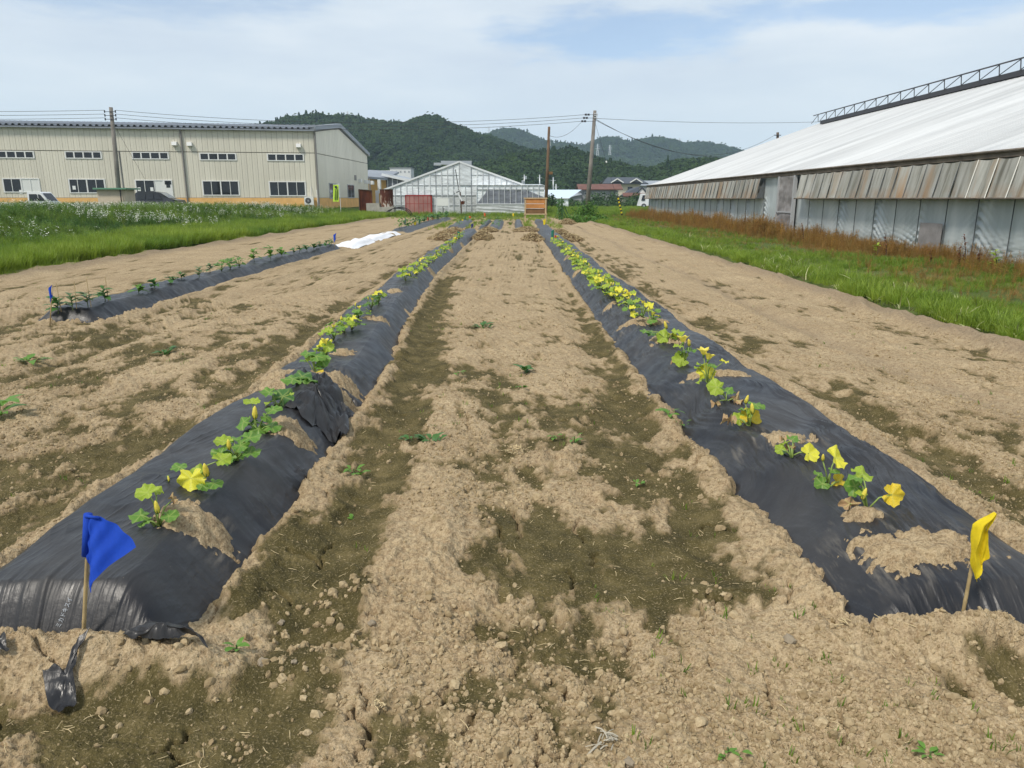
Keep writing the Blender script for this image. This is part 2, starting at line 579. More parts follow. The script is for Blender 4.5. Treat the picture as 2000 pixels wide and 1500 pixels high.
def soil(x, y, fine=True):
    """height, algae, damp of the field at arrays x, y"""
    x = np.asarray(x, dtype=np.float64); y = np.asarray(y, dtype=np.float64)
    wx = x + 0.10 * (fbm(x * 2.2, y * 2.2, 40, 3) - .5)
    wy = y + 0.22 * (fbm(x * 2.2, y * 1.6, 41, 3) - .5)
    n_big = fbm(wx * .55, wy * .35, 1, 3) - .5
    n_mid = fbm(wx * 2.6, wy * 1.8, 2, 4) - .5
    n_lump = fbm(wx * 8.0, wy * 6.0, 3, 4) - .5
    rough = 0.55 + 0.9 * sstep(.35, .7, fbm(x * 1.1 + 7, y * .8, 9, 3))
    furrow = fbm(x * 4.2 + .5 * n_mid, y * .20, 77, 3) - .5
    z = 0.036 * furrow * sstep(2.6, 5.0, y + 2 * (np.abs(x) > 2.4)) + 0.05 * n_big + 0.055 * n_mid + 0.017 * n_lump * rough
    for r in ('left', 'right', 'west'):
        s, q = row_s(r, x, y)
        jag = (fbm(x * 5, y * 5, 60, 3) - .5) * .5 + (fbm(x * 22, y * 18, 61, 3) - .5) * .28
        lip = np.exp(-((q - 1.17 + jag * .5) / .15) ** 2)
        z = z + lip * (0.022 + 0.045 * (fbm(x * 3, y * 3, 62, 3) - .3) + .03 * (fbm(x * 12, y * 12, 65, 3) - .5))
        z = z - 0.03 * np.exp(-((np.abs(s) - 1.75) / .28) ** 2) * (q < 3)
    for cx, cy, rx, ry, hh in PILES:
        i = local(x, y, cx, cy, rx, ry, 2.2)
        if len(i):
            d2 = ((x[i] - cx) / rx) ** 2 + ((y[i] - cy) / ry) ** 2
            z[i] += hh * np.exp(-d2 * 1.1) * (0.75 + 0.5 * fbm(x[i] * 9, y[i] * 9, 70, 3))
    for cx, cy, rx, ry, a, dp in DENTS:
        i = local(x, y, cx, cy, max(rx, ry), max(rx, ry), 2.4)
        if len(i):
            ca, sa = math.cos(a), math.sin(a)
            dx, dy = x[i] - cx, y[i] - cy
            d2 = ((dx * ca + dy * sa) / rx) ** 2 + ((-dx * sa + dy * ca) / ry) ** 2
            z[i] += -dp * np.exp(-d2 ** 1.5) + dp * .45 * np.exp(-((np.sqrt(d2) - 1.35) / .3) ** 2)
    # wheel rut on the right, trench on the left, ridged rims beside the grass
    rut = np.exp(-((x - 3.55 - .1 * np.sin(y * .5)) / .16) ** 2)
    z -= 0.05 * rut
    tr = np.exp(-((x + 4.35 + .12 * (vn(x * 0, y * .7, 71) - .5)) / .2) ** 2) * sstep(5, 7.5, y)
    tr2 = np.exp(-((x + 4.85) / .14) ** 2)
    z -= 0.06 * tr + 0.02 * tr2
    rimn = fbm(x * 3.5, y * 3.0, 72, 4)
    rim = np.exp(-((x - 5.05 + .3 * (rimn - .5)) / .20) ** 2) + np.exp(-((x + 9.95 + .3 * (rimn - .5)) / .28) ** 2)
    z += rim * 0.12 * rimn * 1.5
    # raked fine ground on the far right: fine crosswise ripples
    z += 0.006 * np.sin(y * 15 + 3 * n_mid * 6) * sstep(3.4, 3.9, x)
    # ---- algae
    bias = np.full_like(z, -.045)
    for cx, cy, rx, ry, wgt in MOSS:
        i = local(x, y, cx, cy, rx, ry, 1.9)
        if len(i):
            d2 = ((wx[i] - cx) / rx) ** 2 + ((wy[i] - cy) / ry) ** 2
            bias[i] += (wgt if wgt < 0 else .72 * wgt) * np.exp(-d2 * .9)
    for r, k in (('left', .24), ('right', .20), ('west', .10)):
        s, q = row_s(r, x, y)
        bias += k * np.exp(-((np.abs(s) - 1.75 + .35 * n_mid) / .36) ** 2) * (q < 4)
        bias -= .5 * np.exp(-((q - 1.12) / .20) ** 2)
    bias -= .16 * sstep(6.5, 12, y)
    bias -= .24 * sstep(2.7, 3.3, x) * sstep(3.0, 4.5, y) + .08 * sstep(-2.6, -3.2, x) * sstep(6, 9, y)
    bias += .22 * tr + .16 * rut
    bias -= .10 * sstep(11, 22, y) + .5 * rim
    m = .95 * bias - .03 + 1.5 * (fbm(wx * 2.8, wy * 1.4, 80, 6, .62) - .5) + 1.5 * (fbm(wx * 8, wy * 5.5, 83, 4, .66) - .5) - 4.0 * (0.06 * n_mid + .03 * n_lump) - .9 * furrow - .25 * (fbm(x * 14, y * 11, 81, 3) - .5)
    moss = np.clip((m + .22) / .56, 0, 1)
    z -= 0.010 * sstep(.3, .7, moss)
    damp = np.clip(rim * 1.2 + .5 * rut, 0, 1)
    # ---- fine crumb
    if fine:
        near = sstep(9, 4, y)
        cr = 1 - 0.55 * sstep(.35, .7, moss)
        lump = sstep(.38, .62, fbm(x * 1.7, y * 1.7, 99, 3))
        z += cr * (0.024 * (fbm(x * 24, y * 22, 90, 3) - .5) + near * 0.012 * (fbm(x * 70, y * 66, 91, 3, .6) - .5))
        z += cr * (.35 + .65 * lump) * (0.014 * crumbs(x + .02 * n_lump, y, 19, 300) + near * (0.016 * crumbs(x, y, 48, 310) + .010 * crumbs(x, y, 95, 320)))
        for pl in CRACKS:
            P = np.array(pl)
            lo, hi = P.min(0) - .05, P.max(0) + .05
            i = np.nonzero((x > lo[0]) & (x < hi[0]) & (y > lo[1]) & (y < hi[1]))[0]
            if not len(i): continue
            d = np.full(len(i), 9.0)
            for a, b in zip(P[:-1], P[1:]):
                ab = b - a
                t = np.clip(((x[i] - a[0]) * ab[0] + (y[i] - a[1]) * ab[1]) / max(1e-9, ab @ ab), 0, 1)
                d = np.minimum(d, np.hypot(x[i] - a[0] - t * ab[0], y[i] - a[1] - t * ab[1]))
            z[i] -= 0.040 * np.exp(-(d / .0052) ** 2)
    # ---- under the film the soil follows the bed, and breaks through where it was thrown on top
    for r in ('left', 'right', 'west', 'sheet', 'far'):
        s, q = row_s(r, x, y)
        i = np.nonzero(q < 1.3)[0]
        if not len(i): continue
        xx, yy, qq = x[i], y[i], q[i]
        zm = mound(r, xx, yy) - 0.036
        pm = np.full(len(i), -9.0)
        for cx, cy, rx, ry in PATCHES:
            jx = 1 + 0
            d = np.sqrt(((xx - cx) / rx) ** 2 + ((yy - cy) / ry) ** 2)
            pm = np.maximum(pm, 1.0 - d)
        pm = pm + .9 * (fbm(xx * 7, yy * 9, 95, 3) - .5) + .8 * (fbm(xx * 38, yy * 38, 96, 3, .65) - .5)
        lift = sstep(-.45, .75, pm) * (.075 + .035 * (fbm(xx * 16, yy * 16, 97, 3) - .5) + .012 * (fbm(xx * 60, yy * 60, 98, 2) - .5))
        zrow = zm + lift
        jag = (fbm(xx * 4, yy * 4, 63, 3) - .5) * .26 + (fbm(xx * 20, yy * 16, 64, 3) - .5) * .16
        k = sstep(1.10, .92, qq + jag)
        z[i] = z[i] * (1 - k) + zrow * k
        moss[i] *= 1 - k
    return z, moss, damp


BREAK_Y = at_z(600, 748, .2).y


def film_z(r, x, y):
    """surface of the film with its creases"""
    s, q = row_s(r, x, y)
    z = mound(r, x, y)
    side = sstep(.45, .95, q)
    front = np.clip((ROWS[r]['y0'] + .34 - y) / .34, 0, 1)
    a1 = fbm(x * 2.0, y * 2.0, 30, 2) - .5

    def ridge(u, v, sd):
        return (1 - np.abs(2 * vn(u, v, sd) - 1)) ** 2.2
    if r == 'right':
        # drawn along the bed and pulled in towards the pressed-down places
        th = .55 * a1 * 2 + .22 * s
        u, v = x + th * .35, y
        w = (ridge(u * 24, v * 1.5, 31) * .013 + ridge(u * 47, v * 2.4, 32) * .008 + ridge(u * 11 + y * 2.0, v * 1.2, 33) * .020)
        w = w * (0.45 + .9 * fbm(x * 2.5, y * 1.2, 34, 2))
    else:
        u, v = y + .10 * a1 + .10 * s, x
        w = side * (ridge(u * 20, v * 2.5, 31) * .018 + ridge(u * 42, v * 4, 32) * .009)
        w = w + (1 - side) * (ridge((x + .5 * y) * 13, (y - .5 * x) * 3, 35) * .012 + ridge((x - .3 * y) * 28, (y + .3 * x) * 5, 36) * .006)
        cr = sstep(.55, .9, s) * np.exp(-((y - 4.2) / 1.6) ** 2) if r == 'left' else 0
        w = w + cr * (ridge(x * 9 + y * 4, y * 8, 37) * .035 + ridge(x * 20, y * 15 + x * 8, 38) * .018)
    w = w * (.25 + .95 * sstep(.38, .60, fbm(x * 1.9, y * 1.4, 47, 3)))
    # the front fold: creases run down it, fanning out from the crest
    fan = (x - rowv(r, 'c', y)) * (1.25 - .9 * np.clip(y - ROWS[r]['y0'], 0, .4)) + .03 * a1
    if r not in ('left', 'right'): front = front * .15
    w = w * (1 - front) + front * (ridge(fan * 13, y * .8, 39) * .012 + ridge(fan * 34, y * 1.0, 42) * .008 + ridge(fan * 75, y * 1.2, 45) * .004) * (.4 + .9 * fbm(x * 4, y, 48, 2))
    if r not in ('left', 'right'): w = w * .45
    if r == 'sheet': w = w + .16 * (fbm(x * 2.2, y * 1.6, 46, 4) - .5)
    w = w + .010 * (fbm(x * 3, y * 3, 43, 3) - .5)
    if r == 'left':
        z = z - .11 * np.exp(-((y - BREAK_Y - .05 * np.sin(x * 7)) / .10) ** 4)
    # lifted edges
    w = w + .012 * sstep(.9, 1.1, q) * (fbm(x * 12, y * 12, 44, 2) - .4)
    return z + w - .004


def lerp_rows(y_from, y_to, k, dmin):
    ys = [y_from]
    while ys[-1] < y_to:
        ys.append(ys[-1] + max(dmin, k * ys[-1] ** 2 / (1.5 * 737)))
    return np.array(ys)


def build_soil(material):
    ys = lerp_rows(1.25, 62.0, 1.25, .004)
    nu = 960
    t = np.linspace(0, 1, nu)
    lo = np.maximum(-10.55, -(0.80 * ys + 1.2))
    hi = np.minimum(5.45, 0.80 * ys + 1.2)
    X = lo[:, None] + (hi - lo)[:, None] * t[None, :]
    Y = np.repeat(ys[:, None], nu, 1)
    x, y = X.ravel(), Y.ravel()
    z, moss, damp = soil(x, y)
    edge = np.maximum(sstep(-10.25, -10.55, x), sstep(5.2, 5.45, x))
    z = z - .12 * edge
    me = np_mesh('soil', np.stack([x, y, z], 1), grid_faces(nu, len(ys)), material, True, {'moss': moss, 'damp': damp})
    o = bpy.data.objects.new('soil', me)
    C.objects.link(o)
    tag(o, 'bare tilled field soil of pale tan earth with olive algae crust', None, None, 'structure')
    return o


def build_film(r, name, label, material, nx=280, k=1.0, dmin=.006, group=None, cat='mulch film'):
    R = ROWS[r]
    ys = lerp_rows(R['y0'] - .06, R['y1'] + .05, k, dmin)
    s = np.linspace(-1.22, 1.22, nx)
    cx, hw = rowv(r, 'c', ys), rowv(r, 'w', ys)
    X = cx[:, None] + hw[:, None] * s[None, :]
    Y = np.repeat(ys[:, None], nx, 1)
    x, y = X.ravel(), Y.ravel()
    z = film_z(r, x, y)
    dust = np.zeros_like(z)
    for px_, py_, rx, ry in PATCHES:
        d = np.sqrt(((x - px_) / rx) ** 2 + ((y - py_) / ry) ** 2)
        dust = np.maximum(dust, np.clip(1.75 - d, 0, 1))
    og = Vector((float(cx[0]), float(R['y0']), 0))
    V = np.stack([x - og.x, y - og.y, z], 1)
    me = np_mesh(name, V, grid_faces(nx, len(ys)), material, True, {'dust': dust})
    o = bpy.data.objects.new(name, me)
    o.location = og
    C.objects.link(o)
    ORIGIN[o.name] = og
    return tag(o, label, cat, group)


def soil_material():
    m, nt, b = mat('soil', None, .95, .15)
    geo = nt.add('ShaderNodeNewGeometry').outputs['Position']
    moss = nt.attr('moss')
    damp = nt.attr('damp')
    n1 = nt.noise(geo, 1.3, 5)
    n2 = nt.noise(geo, 18, 5, .65)
    n3 = nt.noise(geo, 120, 3, .7)
    n4 = nt.noise(geo, 6, 5, .6)
    tan = nt.ramp(n1, [(0.3, (.330, .248, .142)), (0.7, (.465, .362, .218))])
    tan = nt.mix(nt.ramp(n2, [(.34, .7), (.60, 0.0)]), tan, (.22, .145, .075))
    tan = nt.mix(nt.ramp(n3, [(.42, 0.0), (.62, .45)]), tan, (.60, .47, .31))
    tan = nt.mix(nt.ramp(n3, [(.30, .55), (.44, 0.0)]), tan, (.22, .15, .08))
    mossc = nt.ramp(n4, [(.3, (.038, .034, .012)), (.5, (.074, .061, .021)), (.72, (.15, .118, .050))])
    mossc = nt.mix(nt.ramp(n3, [(.55, 0.0), (.68, .55)]), mossc, (.42, .33, .19))
    n5 = nt.noise(geo, 42, 3, .7)
    tan = nt.mix(nt.ramp(n5, [(.36, .65), (.50, 0.0)]), tan, (.165, .115, .062))
    def sharp(off, gain, k2, k3):
        f = nt.math('ADD', nt.math('SUBTRACT', moss, off), nt.math('MULTIPLY', nt.math('SUBTRACT', n2, .5), k2))
        f = nt.math('ADD', f, nt.math('MULTIPLY', nt.math('SUBTRACT', n3, .5), k3))
        f = nt.math('MULTIPLY_ADD', f, gain, True)
        f.node.inputs[2].default_value = .5
        return f
    # thin brownish crust first, then the full olive one where it is thick
    thin = nt.math('MULTIPLY', sharp(.36, 2.4, 1.1, 1.0), nt.ramp(moss, [(0.02, 0.0), (.2, .72)]))
    col = nt.mix(thin, tan, nt.ramp(n4, [(.3, (.125, .092, .040)), (.7, (.20, .150, .072))]))
    mf = nt.math('MULTIPLY', sharp(.58, 3.8, 1.1, 1.0), nt.ramp(moss, [(.15, 0.0), (.5, .92)]))
    col = nt.mix(mf, col, mossc)
    col = nt.mix(nt.math('MULTIPLY', damp, .55), col, (.20, .155, .11))
    nt.set(b, 'Base Color', col)
    hgt = nt.math('ADD', nt.math('ADD', nt.math('MULTIPLY', n3, .35), n2), nt.math('MULTIPLY', n5, .8))
    bp = nt.add('ShaderNodeBump', {'Strength': 1.0, 'Height': hgt})
    bp.inputs['Distance'].default_value = .016
    nt.set(b, 'Normal', bp.outputs[0])
    return m


def film_material(name, base=(.012, .013, .017), rough=.36):
    m, nt, b = mat(name, None, rough, .40)
    geo = nt.add('ShaderNodeNewGeometry').outputs['Position']
    dust = nt.attr('dust')
    d = nt.noise(geo, 55, 4, .7)
    st = nt.noise(nt.mapping(geo, (30, 5, 5), (0, 0, .25)), 1.0, 4, .6)
    sp = nt.noise(geo, 160, 2, .6)
    f = nt.math('MULTIPLY', nt.ramp(st, [(.52, 0.0), (.7, 1.0)]), nt.math('MULTIPLY', dust, .40))
    f = nt.math('ADD', f, nt.math('MULTIPLY', nt.ramp(sp, [(.70, 0.0), (.76, .6)]), nt.ramp(d, [(.5, 0.0), (.65, 1.0)])), True)
    thin = nt.math('MULTIPLY', nt.ramp(nt.noise(geo, 1.7, 4), [(.40, 0.0), (.75, 1.0)]), .10)
    f = nt.math('ADD', f, thin, True)
    col = nt.mix(f, base, (.36, .32, .26))
    nt.set(b, 'Base Color', col)
    nt.set(b, 'Roughness', nt.math('ADD', nt.math('MULTIPLY', f, .5), nt.ramp(nt.noise(geo, 9, 4), [(.3, rough - .06), (.7, rough + .14)])))
    h = nt.math('ADD', nt.math('MULTIPLY', nt.noise(nt.mapping(geo, (70, 8, 12), (0, 0, .3)), 1.0, 3), .6), nt.math('MULTIPLY', nt.noise(geo, 35, 3), .4))
    bp = nt.add('ShaderNodeBump', {'Strength': .35, 'Height': h})
    bp.inputs['Distance'].default_value = .01
    nt.set(b, 'Normal', bp.outputs[0])
    return m


M_SOIL = soil_material()
M_FILM = film_material('black_film')
build_soil(M_SOIL)
film_left = build_film('left', 'mulch_film', 'black plastic mulch film over the left squash bed, by the blue flag in front', M_FILM)
film_right = build_film('right', 'mulch_film', 'black plastic mulch film over the right squash bed, by the yellow flag in front', M_FILM)
film_west = build_film('west', 'mulch_film', 'dark grey mulch film over the seedling bed near the left meadow', M_FILM, 120, .3)
# ================================================================== GROUND AROUND, GRASS, CLODS
def ground_z(x, y):
    x = np.asarray(x, dtype=np.float64); y = np.asarray(y, dtype=np.float64)
    left = sstep(-10.2, -21, x) * .5
    z = left + .10 * (fbm(x * .35, y * .35, 120, 3) - .5)
    z = z + .10 * sstep(5.2, 6.5, x) * (x < 12) * 0 + .06
    inside = (x > -10.3) & (x < 5.2) & (y < 61.5)
    return np.where(inside, -.22, z)


def build_ground():
    m, nt, b = mat('meadow_ground', None, .95, .1)
    geo = nt.add('ShaderNodeNewGeometry').outputs['Position']
    col = nt.ramp(nt.noise(geo, .35, 6, .65), [(.3, (.060, .085, .022)), (.5, (.085, .115, .03)), (.7, (.13, .12, .05))])
    nt.set(b, 'Base Color', col)
    xs = np.concatenate([np.arange(-95, -16, 2.0), np.arange(-16, 16, .5), np.arange(16, 96, 2.0)])
    ys = np.concatenate([np.arange(-6, 64, .75), np.arange(64, 132, 2.0)])
    X, Y = np.meshgrid(xs, ys)
    z = ground_z(X.ravel(), Y.ravel())
    me = np_mesh('ground', np.stack([X.ravel(), Y.ravel(), z], 1), grid_faces(len(xs), len(ys)), m)
    o = bpy.data.objects.new('ground', me)
    C.objects.link(o)
    tag(o, 'grassy ground around the field', kind='structure')
    mb = MB()
    mb.quad((-3000, -300, -.3), (3000, -300, -.3), (3000, 4500, -.3), (-3000, 4500, -.3))
    o = mb.build('plain', m)
    tag(o, 'wide valley floor reaching to the hills', kind='structure')


build_ground()

G_GRASS = leafy('grass_blade', (.11, .21, .022), .45, .2, (.28, .37, .045))
G_DRY = leafy('dry_weed', (.36, .19, .06), .3, .3, (.27, .23, .07))
G_OCHRE = leafy('ochre_weed', (.44, .26, .05), .3, .3, (.28, .12, .05))
G_LEAF = leafy('weed_leaf', (.07, .155, .026), .4, .25, (.17, .27, .04))
M_WHITE_PETAL, _, _b = mat('white_petal', (.80, .80, .72), .7, .2)
M_STRAW, _, _b = mat('straw', (.50, .40, .23), .8, .2, vary=.3, vscale=20)
M_STALK, _, _b = mat('pale_stalk', (.42, .42, .22), .7, .2)


def m_tuft(name, n, h, spread, lean, w, material, seed, bend=1.0):
    r = np.random.RandomState(seed)
    mb = MB()
    for k in range(n):
        a, rad = r.uniform(0, 6.283), spread * math.sqrt(r.rand())
        bx, by = rad * math.cos(a), rad * math.sin(a)
        hh, ln = h * r.uniform(.55, 1.1), lean * r.uniform(.3, 1.2)
        d = a + r.normal(0, .8)
        dx, dy = math.cos(d), math.sin(d)
        sx, sy = -dy * w / 2, dx * w / 2
        pts = []
        for t in (0, .4, .75, 1):
            o = ln * hh * t ** (1 + bend)
            pts.append((bx + dx * o, by + dy * o, hh * (t - .25 * ln * t * t)))
        vs = []
        for i, p in enumerate(pts[:3]):
            f = 1 - .25 * i
            vs += [(p[0] - sx * f, p[1] - sy * f, p[2]), (p[0] + sx * f, p[1] + sy * f, p[2])]
        vs.append(pts[3])
        mb.add(vs, [(0, 1, 3, 2), (2, 3, 5, 4), (4, 5, 6)])
    return mb.mesh(name, material)


def m_weed(name, stems, h, leaf, lw, per, mats, seed, flowers=False, spread=.12, up=.35):
    """leafy stalks; slot 0 leaf, 1 stalk, 2 flower"""
    r = np.random.RandomState(seed)
    mb = MB()
    for s in range(stems):
        a, rad = r.uniform(0, 6.283), spread * math.sqrt(r.rand())
        b0 = Vector((rad * math.cos(a), rad * math.sin(a), 0))
        hh = h * r.uniform(.65, 1.1)
        tip = b0 + Vector((r.normal(0, .1) * hh, r.normal(0, .1) * hh, hh))
        mb.tube([b0, (b0 + tip) / 2 + Vector((r.normal(0, .02), r.normal(0, .02), 0)), tip], [.004, .003, .002], 3, 1, False)
        for k in range(per):
            t = r.uniform(.12, 1)
            p = b0.lerp(tip, t)
            a2 = r.uniform(0, 6.283)
            L = leaf * r.uniform(.5, 1.15) * (1.15 - .5 * t)
            d = Vector((math.cos(a2), math.sin(a2), up + r.normal(0, .35))).normalized()
            sd = d.cross(Vector((0, 0, 1))).normalized() * lw * L / 2
            mid = p + d * L * .5 + Vector((0, 0, .06 * L))
            mb.add([p, mid - sd, p + d * L - Vector((0, 0, .15 * L)), mid + sd], [(0, 1, 2, 3)], 0)
        if flowers:
            for k in range(r.randint(2, 6)):
                q = tip + Vector((r.normal(0, .05), r.normal(0, .05), r.normal(.01, .04)))
                rr = r.uniform(.018, .030)
                n = 6
                tilt = Vector((r.normal(0, .35), r.normal(-.2, .35), 1)).normalized()
                e1 = tilt.cross(Vector((1, 0, 0))).normalized()
                e2 = tilt.cross(e1)
                mb.add([q + (e1 * math.cos(6.283 * i / n) + e2 * math.sin(6.283 * i / n)) * rr for i in range(n)], [tuple(range(n))], 2)
    return mb.mesh(name, mats)


def fill(n, x0, x1, y0, y1, power=1.0):
    """points thinning with distance"""
    u = NR.rand(n)
    y = y0 * (y1 / y0) ** (u ** power)
    x = NR.uniform(x0, x1, n)
    return x, y


def in_view(x, y, m=1.5):
    return np.abs(x) < .72 * y + m


def lay(x, y, z=None):
    return np.stack([x, y, ground_z(x, y) if z is None else z], 1)


# ---- left meadow: a rim of bright grass, then tall weeds with white flower heads
gr = [m_tuft('blade', 34, .34, .12, .55, .010, G_GRASS, 20 + k) for k in range(5)]
x, y = fill(15000, -13.6, -10.0, 12, 72)
jag = .5 * (vn(y * .9, x * 0 + 2, 130) - .5)
k = (x < -10.12 + jag) & in_view(x, y, 3)
x, y = x[k], y[k]
t = fbm(x * .5, y * .35, 131, 3)
o = scatter('rim_grass', lay(x, y), rot_z(len(x)), NR.uniform(.7, 1.25, len(x)) * (.75 + .6 * t), NR.randint(0, 5, len(x)), gr, np.clip(t * 1.6 - .3 + NR.normal(0, .15, len(x)), 0, 1),
            'bright green grass along the left edge of the soil', 'grass')
wd = [m_weed('weed', 7, .85, .16, .24, 30, [G_LEAF, G_LEAF], 40 + k) for k in range(4)] + [m_tuft('tall', 30, .8, .2, .45, .010, G_GRASS, 50), m_tuft('tall', 30, .7, .2, .5, .012, G_GRASS, 51)]
x, y = fill(26000, -52, -12.2, 14, 71)
k = in_view(x, y, 4)
x, y = x[k], y[k]
t = fbm(x * .22, y * .22, 132, 4)
edge = sstep(-11.5, -22.0, x) * (1 - .40 * sstep(30, 52, y))
ii = np.where(NR.rand(len(x)) < .30 + .5 * (t < .45), NR.randint(0, 4, len(x)), NR.randint(2, 6, len(x)))
clump = sstep(.35, .65, fbm(x * .55, y * .40, 137, 3))
sc = NR.uniform(.7, 1.1, len(x)) * (.42 + .40 * edge) * (.55 + .40 * t + .45 * clump)
scatter('meadow_weeds', lay(x, y), rot_z(len(x), .1), sc, ii, wd, np.clip((t - .40) * 4 + .4 * (clump - .5) + NR.normal(0, .25, len(x)), 0, 1), 'tall green meadow weeds in front of the long beige building', 'weeds')
wf = [m_weed('bloom', 6, .95, .10, .2, 8, [G_LEAF, G_LEAF, M_WHITE_PETAL], 60 + k, True, .16) for k in range(4)]
x, y = fill(11000, -46, -12.8, 15, 68, .9)
t = fbm(x * .16, y * .22, 133, 3)
k = in_view(x, y, 4) & (t > .40 + .25 * NR.rand(len(x))) & ((x < -15) | (NR.rand(len(x)) < .3))
x, y = x[k], y[k]
scatter('white_flowers', lay(x, y), rot_z(len(x), .08), NR.uniform(.75, 1.05, len(x)) * (.50 + .36 * sstep(-11.5, -22.0, x)) * (1 - .22 * sstep(30, 52, y)), NR.randint(0, 4, len(x)), wf, NR.rand(len(x)), 'small white wild flowers topping the left meadow', 'wild flowers')

# ---- right verge: grass by the soil, dry brown weeds along the greenhouse wall
vg = [m_tuft('blade', 30, .26, .12, .7, .009, G_GRASS, 70 + k) for k in range(4)]
x, y = fill(13000, 4.95, 10.9, 6.2, 62)
t = fbm(x * .8, y * .6, 140, 4)
jag = .5 * (vn(y * 1.3, x * 0 + 5, 141) - .5)
k = (x > 5.15 + jag) & in_view(x, y, 2) & (t < .64 - .05 * (x - 5.2) + .12 * NR.rand(len(x)))
x, y, t = x[k], y[k], t[k]
scatter('verge_grass', lay(x, y), rot_z(len(x)), NR.uniform(.55, 1.2, len(x)) * np.where(x < 6.2, .8, .5) * (.5 + 1.0 * fbm(x * 1.7, y * 1.3, 144, 3)), NR.randint(0, 4, len(x)), vg, np.clip(.75 - .12 * (x - 5.2) + NR.normal(0, .25, len(x)), 0, 1),
        'green grass verge between the soil and the white greenhouse', 'grass')
db = [m_tuft('dryblade', 26, .30, .15, .8, .007, G_DRY, 80 + k) for k in range(2)] + [m_weed('dryweed', 5, .62, .07, .3, 26, [G_OCHRE, G_DRY], 82 + k, False, .10, .6) for k in range(3)] \
    + [m_weed('redweed', 4, .55, .06, .35, 30, [G_DRY, G_DRY], 86 + k, False, .10, .7) for k in range(2)]
x, y = fill(24000, 5.9, 10.95, 8.0, 64)
t = fbm(x * .7, y * .45, 142, 4)
dens = .8 * sstep(6.2, 9.4, x + 3.4 * (t - .5)) * (.25 + .75 * sstep(.36, .56, fbm(x * .9, y * .6, 145, 3)))
k = (NR.rand(len(x)) < dens) & in_view(x, y, 2)
x, y, t = x[k], y[k], t[k]
tall = sstep(8.6, 9.8, x)
ii = np.where(NR.rand(len(x)) < .25 + .65 * tall, NR.randint(2, 7, len(x)), NR.randint(0, 2, len(x)))
far = sstep(20, 34, y)
scatter('dry_weeds', lay(x, y), rot_z(len(x), .12), NR.uniform(.45, 1.15, len(x)) * (.36 + .22 * tall + .55 * far * tall) * (.45 + 1.0 * fbm(x * 1.2, y * .9, 146, 3)), ii, db, np.clip(NR.rand(len(x)) * .8 + .5 * (t - .5), 0, 1), 'dry brown and ochre weeds along the foot of the greenhouse wall', 'weeds')
# pale lying straw-like leaves on the verge's rim
pl = [m_tuft('pale', 5, .30, .07, 1.3, .022, M_STALK, 95 + k, .5) for k in range(3)]
x, y = fill(90, 5.2, 6.6, 7.2, 28)
scatter('pale_leaves', lay(x, y), rot_z(len(x), .3), NR.uniform(.4, .85, len(x)), NR.randint(0, 3, len(x)), pl, NR.rand(len(x)), 'pale seed grass leaning over the rim of the right verge', 'grass')

# ---- rough grass at the far end of the field and the paddock behind
x = NR.uniform(-40, 60, 26000); y = 34 * (132 / 34) ** NR.rand(26000)
t = fbm(x * .3, y * .2, 150, 4)
beds = np.zeros(len(x), bool)
for bx, bw in ((-3.0, .42), (-1.55, .40), (-.75, .40), (.25, .25), (1.5, .30)):
    beds |= (np.abs(x - bx) < bw + .12) & (y < 53)
onfield = (x > -4.2) & (x < 2.6) & (y > 37.5) & (y < 62) & ~beds
edge = (y > 58) & (x > -14)
back = (y > 62) & (x > 3.2)
lft = (x < -9.8) & (x > -16) & (y > 50)
k = (onfield | edge | back | lft) & in_view(x, y, 3) & ~((x > 10.7) & (y < 64)) & ~((y > 71) & (x < 3.2)) & ~((np.abs(x + 5.2) < .6) & (y < 60))
x, y = x[k], y[k]
zz = np.where((y < 61.5) & (x > -10.3) & (x < 5.2), 0.0, ground_z(x, y))
scatter('far_grass', lay(x, y, zz), rot_z(len(x)), NR.uniform(.6, 1.1, len(x)) * np.where(y > 64, 1.6, 1.0), NR.randint(0, 4, len(x)), vg, np.clip(t[k] + NR.normal(0, .2, len(x)), 0, 1), 'rough green grass around the far plots and in the paddock behind', 'grass')


# ---- clods, straw and sprouts on the soil
def m_clod(seed, squash=.75):
    bm = bmesh.new()
    bmesh.ops.create_icosphere(bm, subdivisions=2, radius=1)
    r = np.random.RandomState(seed)
    o = r.uniform(0, 50, 3)
    for v in bm.verts:
        c = v.co
        f = 1 + .55 * (fbm(c.x * 1.3 + o[0], c.y * 1.3 + c.z * 1.7 + o[1], seed, 2) - .5) * 1.6 + .55 * (float(vn(c.x * 3.5 + o[1], c.y * 4 + c.z * 3, seed)) - .5)
        v.co = Vector((c.x * f, c.y * f, c.z * f * squash))
    me = bpy.data.meshes.new('clod')
    bm.to_mesh(me); bm.free()
    return me


M_CLOD, _nt, _b = mat('clod', None, .95, .1)
_co = _nt.add('ShaderNodeNewGeometry').outputs['Position']
_r = _nt.add('ShaderNodeObjectInfo').outputs['Random']
_c = _nt.ramp(_r, [(0, (.26, .195, .108)), (.5, (.36, .28, .168)), (1, (.46, .365, .225))])
_c = _nt.mix(_nt.ramp(_nt.noise(_co, 90, 4, .7), [(.35, .55), (.6, 0.0)]), _c, (.24, .17, .09))
_nt.set(_b, 'Base Color', _c)
clods = [m_clod(200 + k, rnd.uniform(.6, .95)) for k in range(7)]
for me in clods: me.materials.append(M_CLOD)


def on_soil(x, y):
    z, ms, _ = soil(x, y, True)
    return z, ms


def off_rows(x, y, lim=1.12):
    k = np.ones(len(x), bool)
    for r in ('left', 'right', 'west', 'sheet', 'far'):
        k &= row_s(r, x, y)[1] > lim
    return k


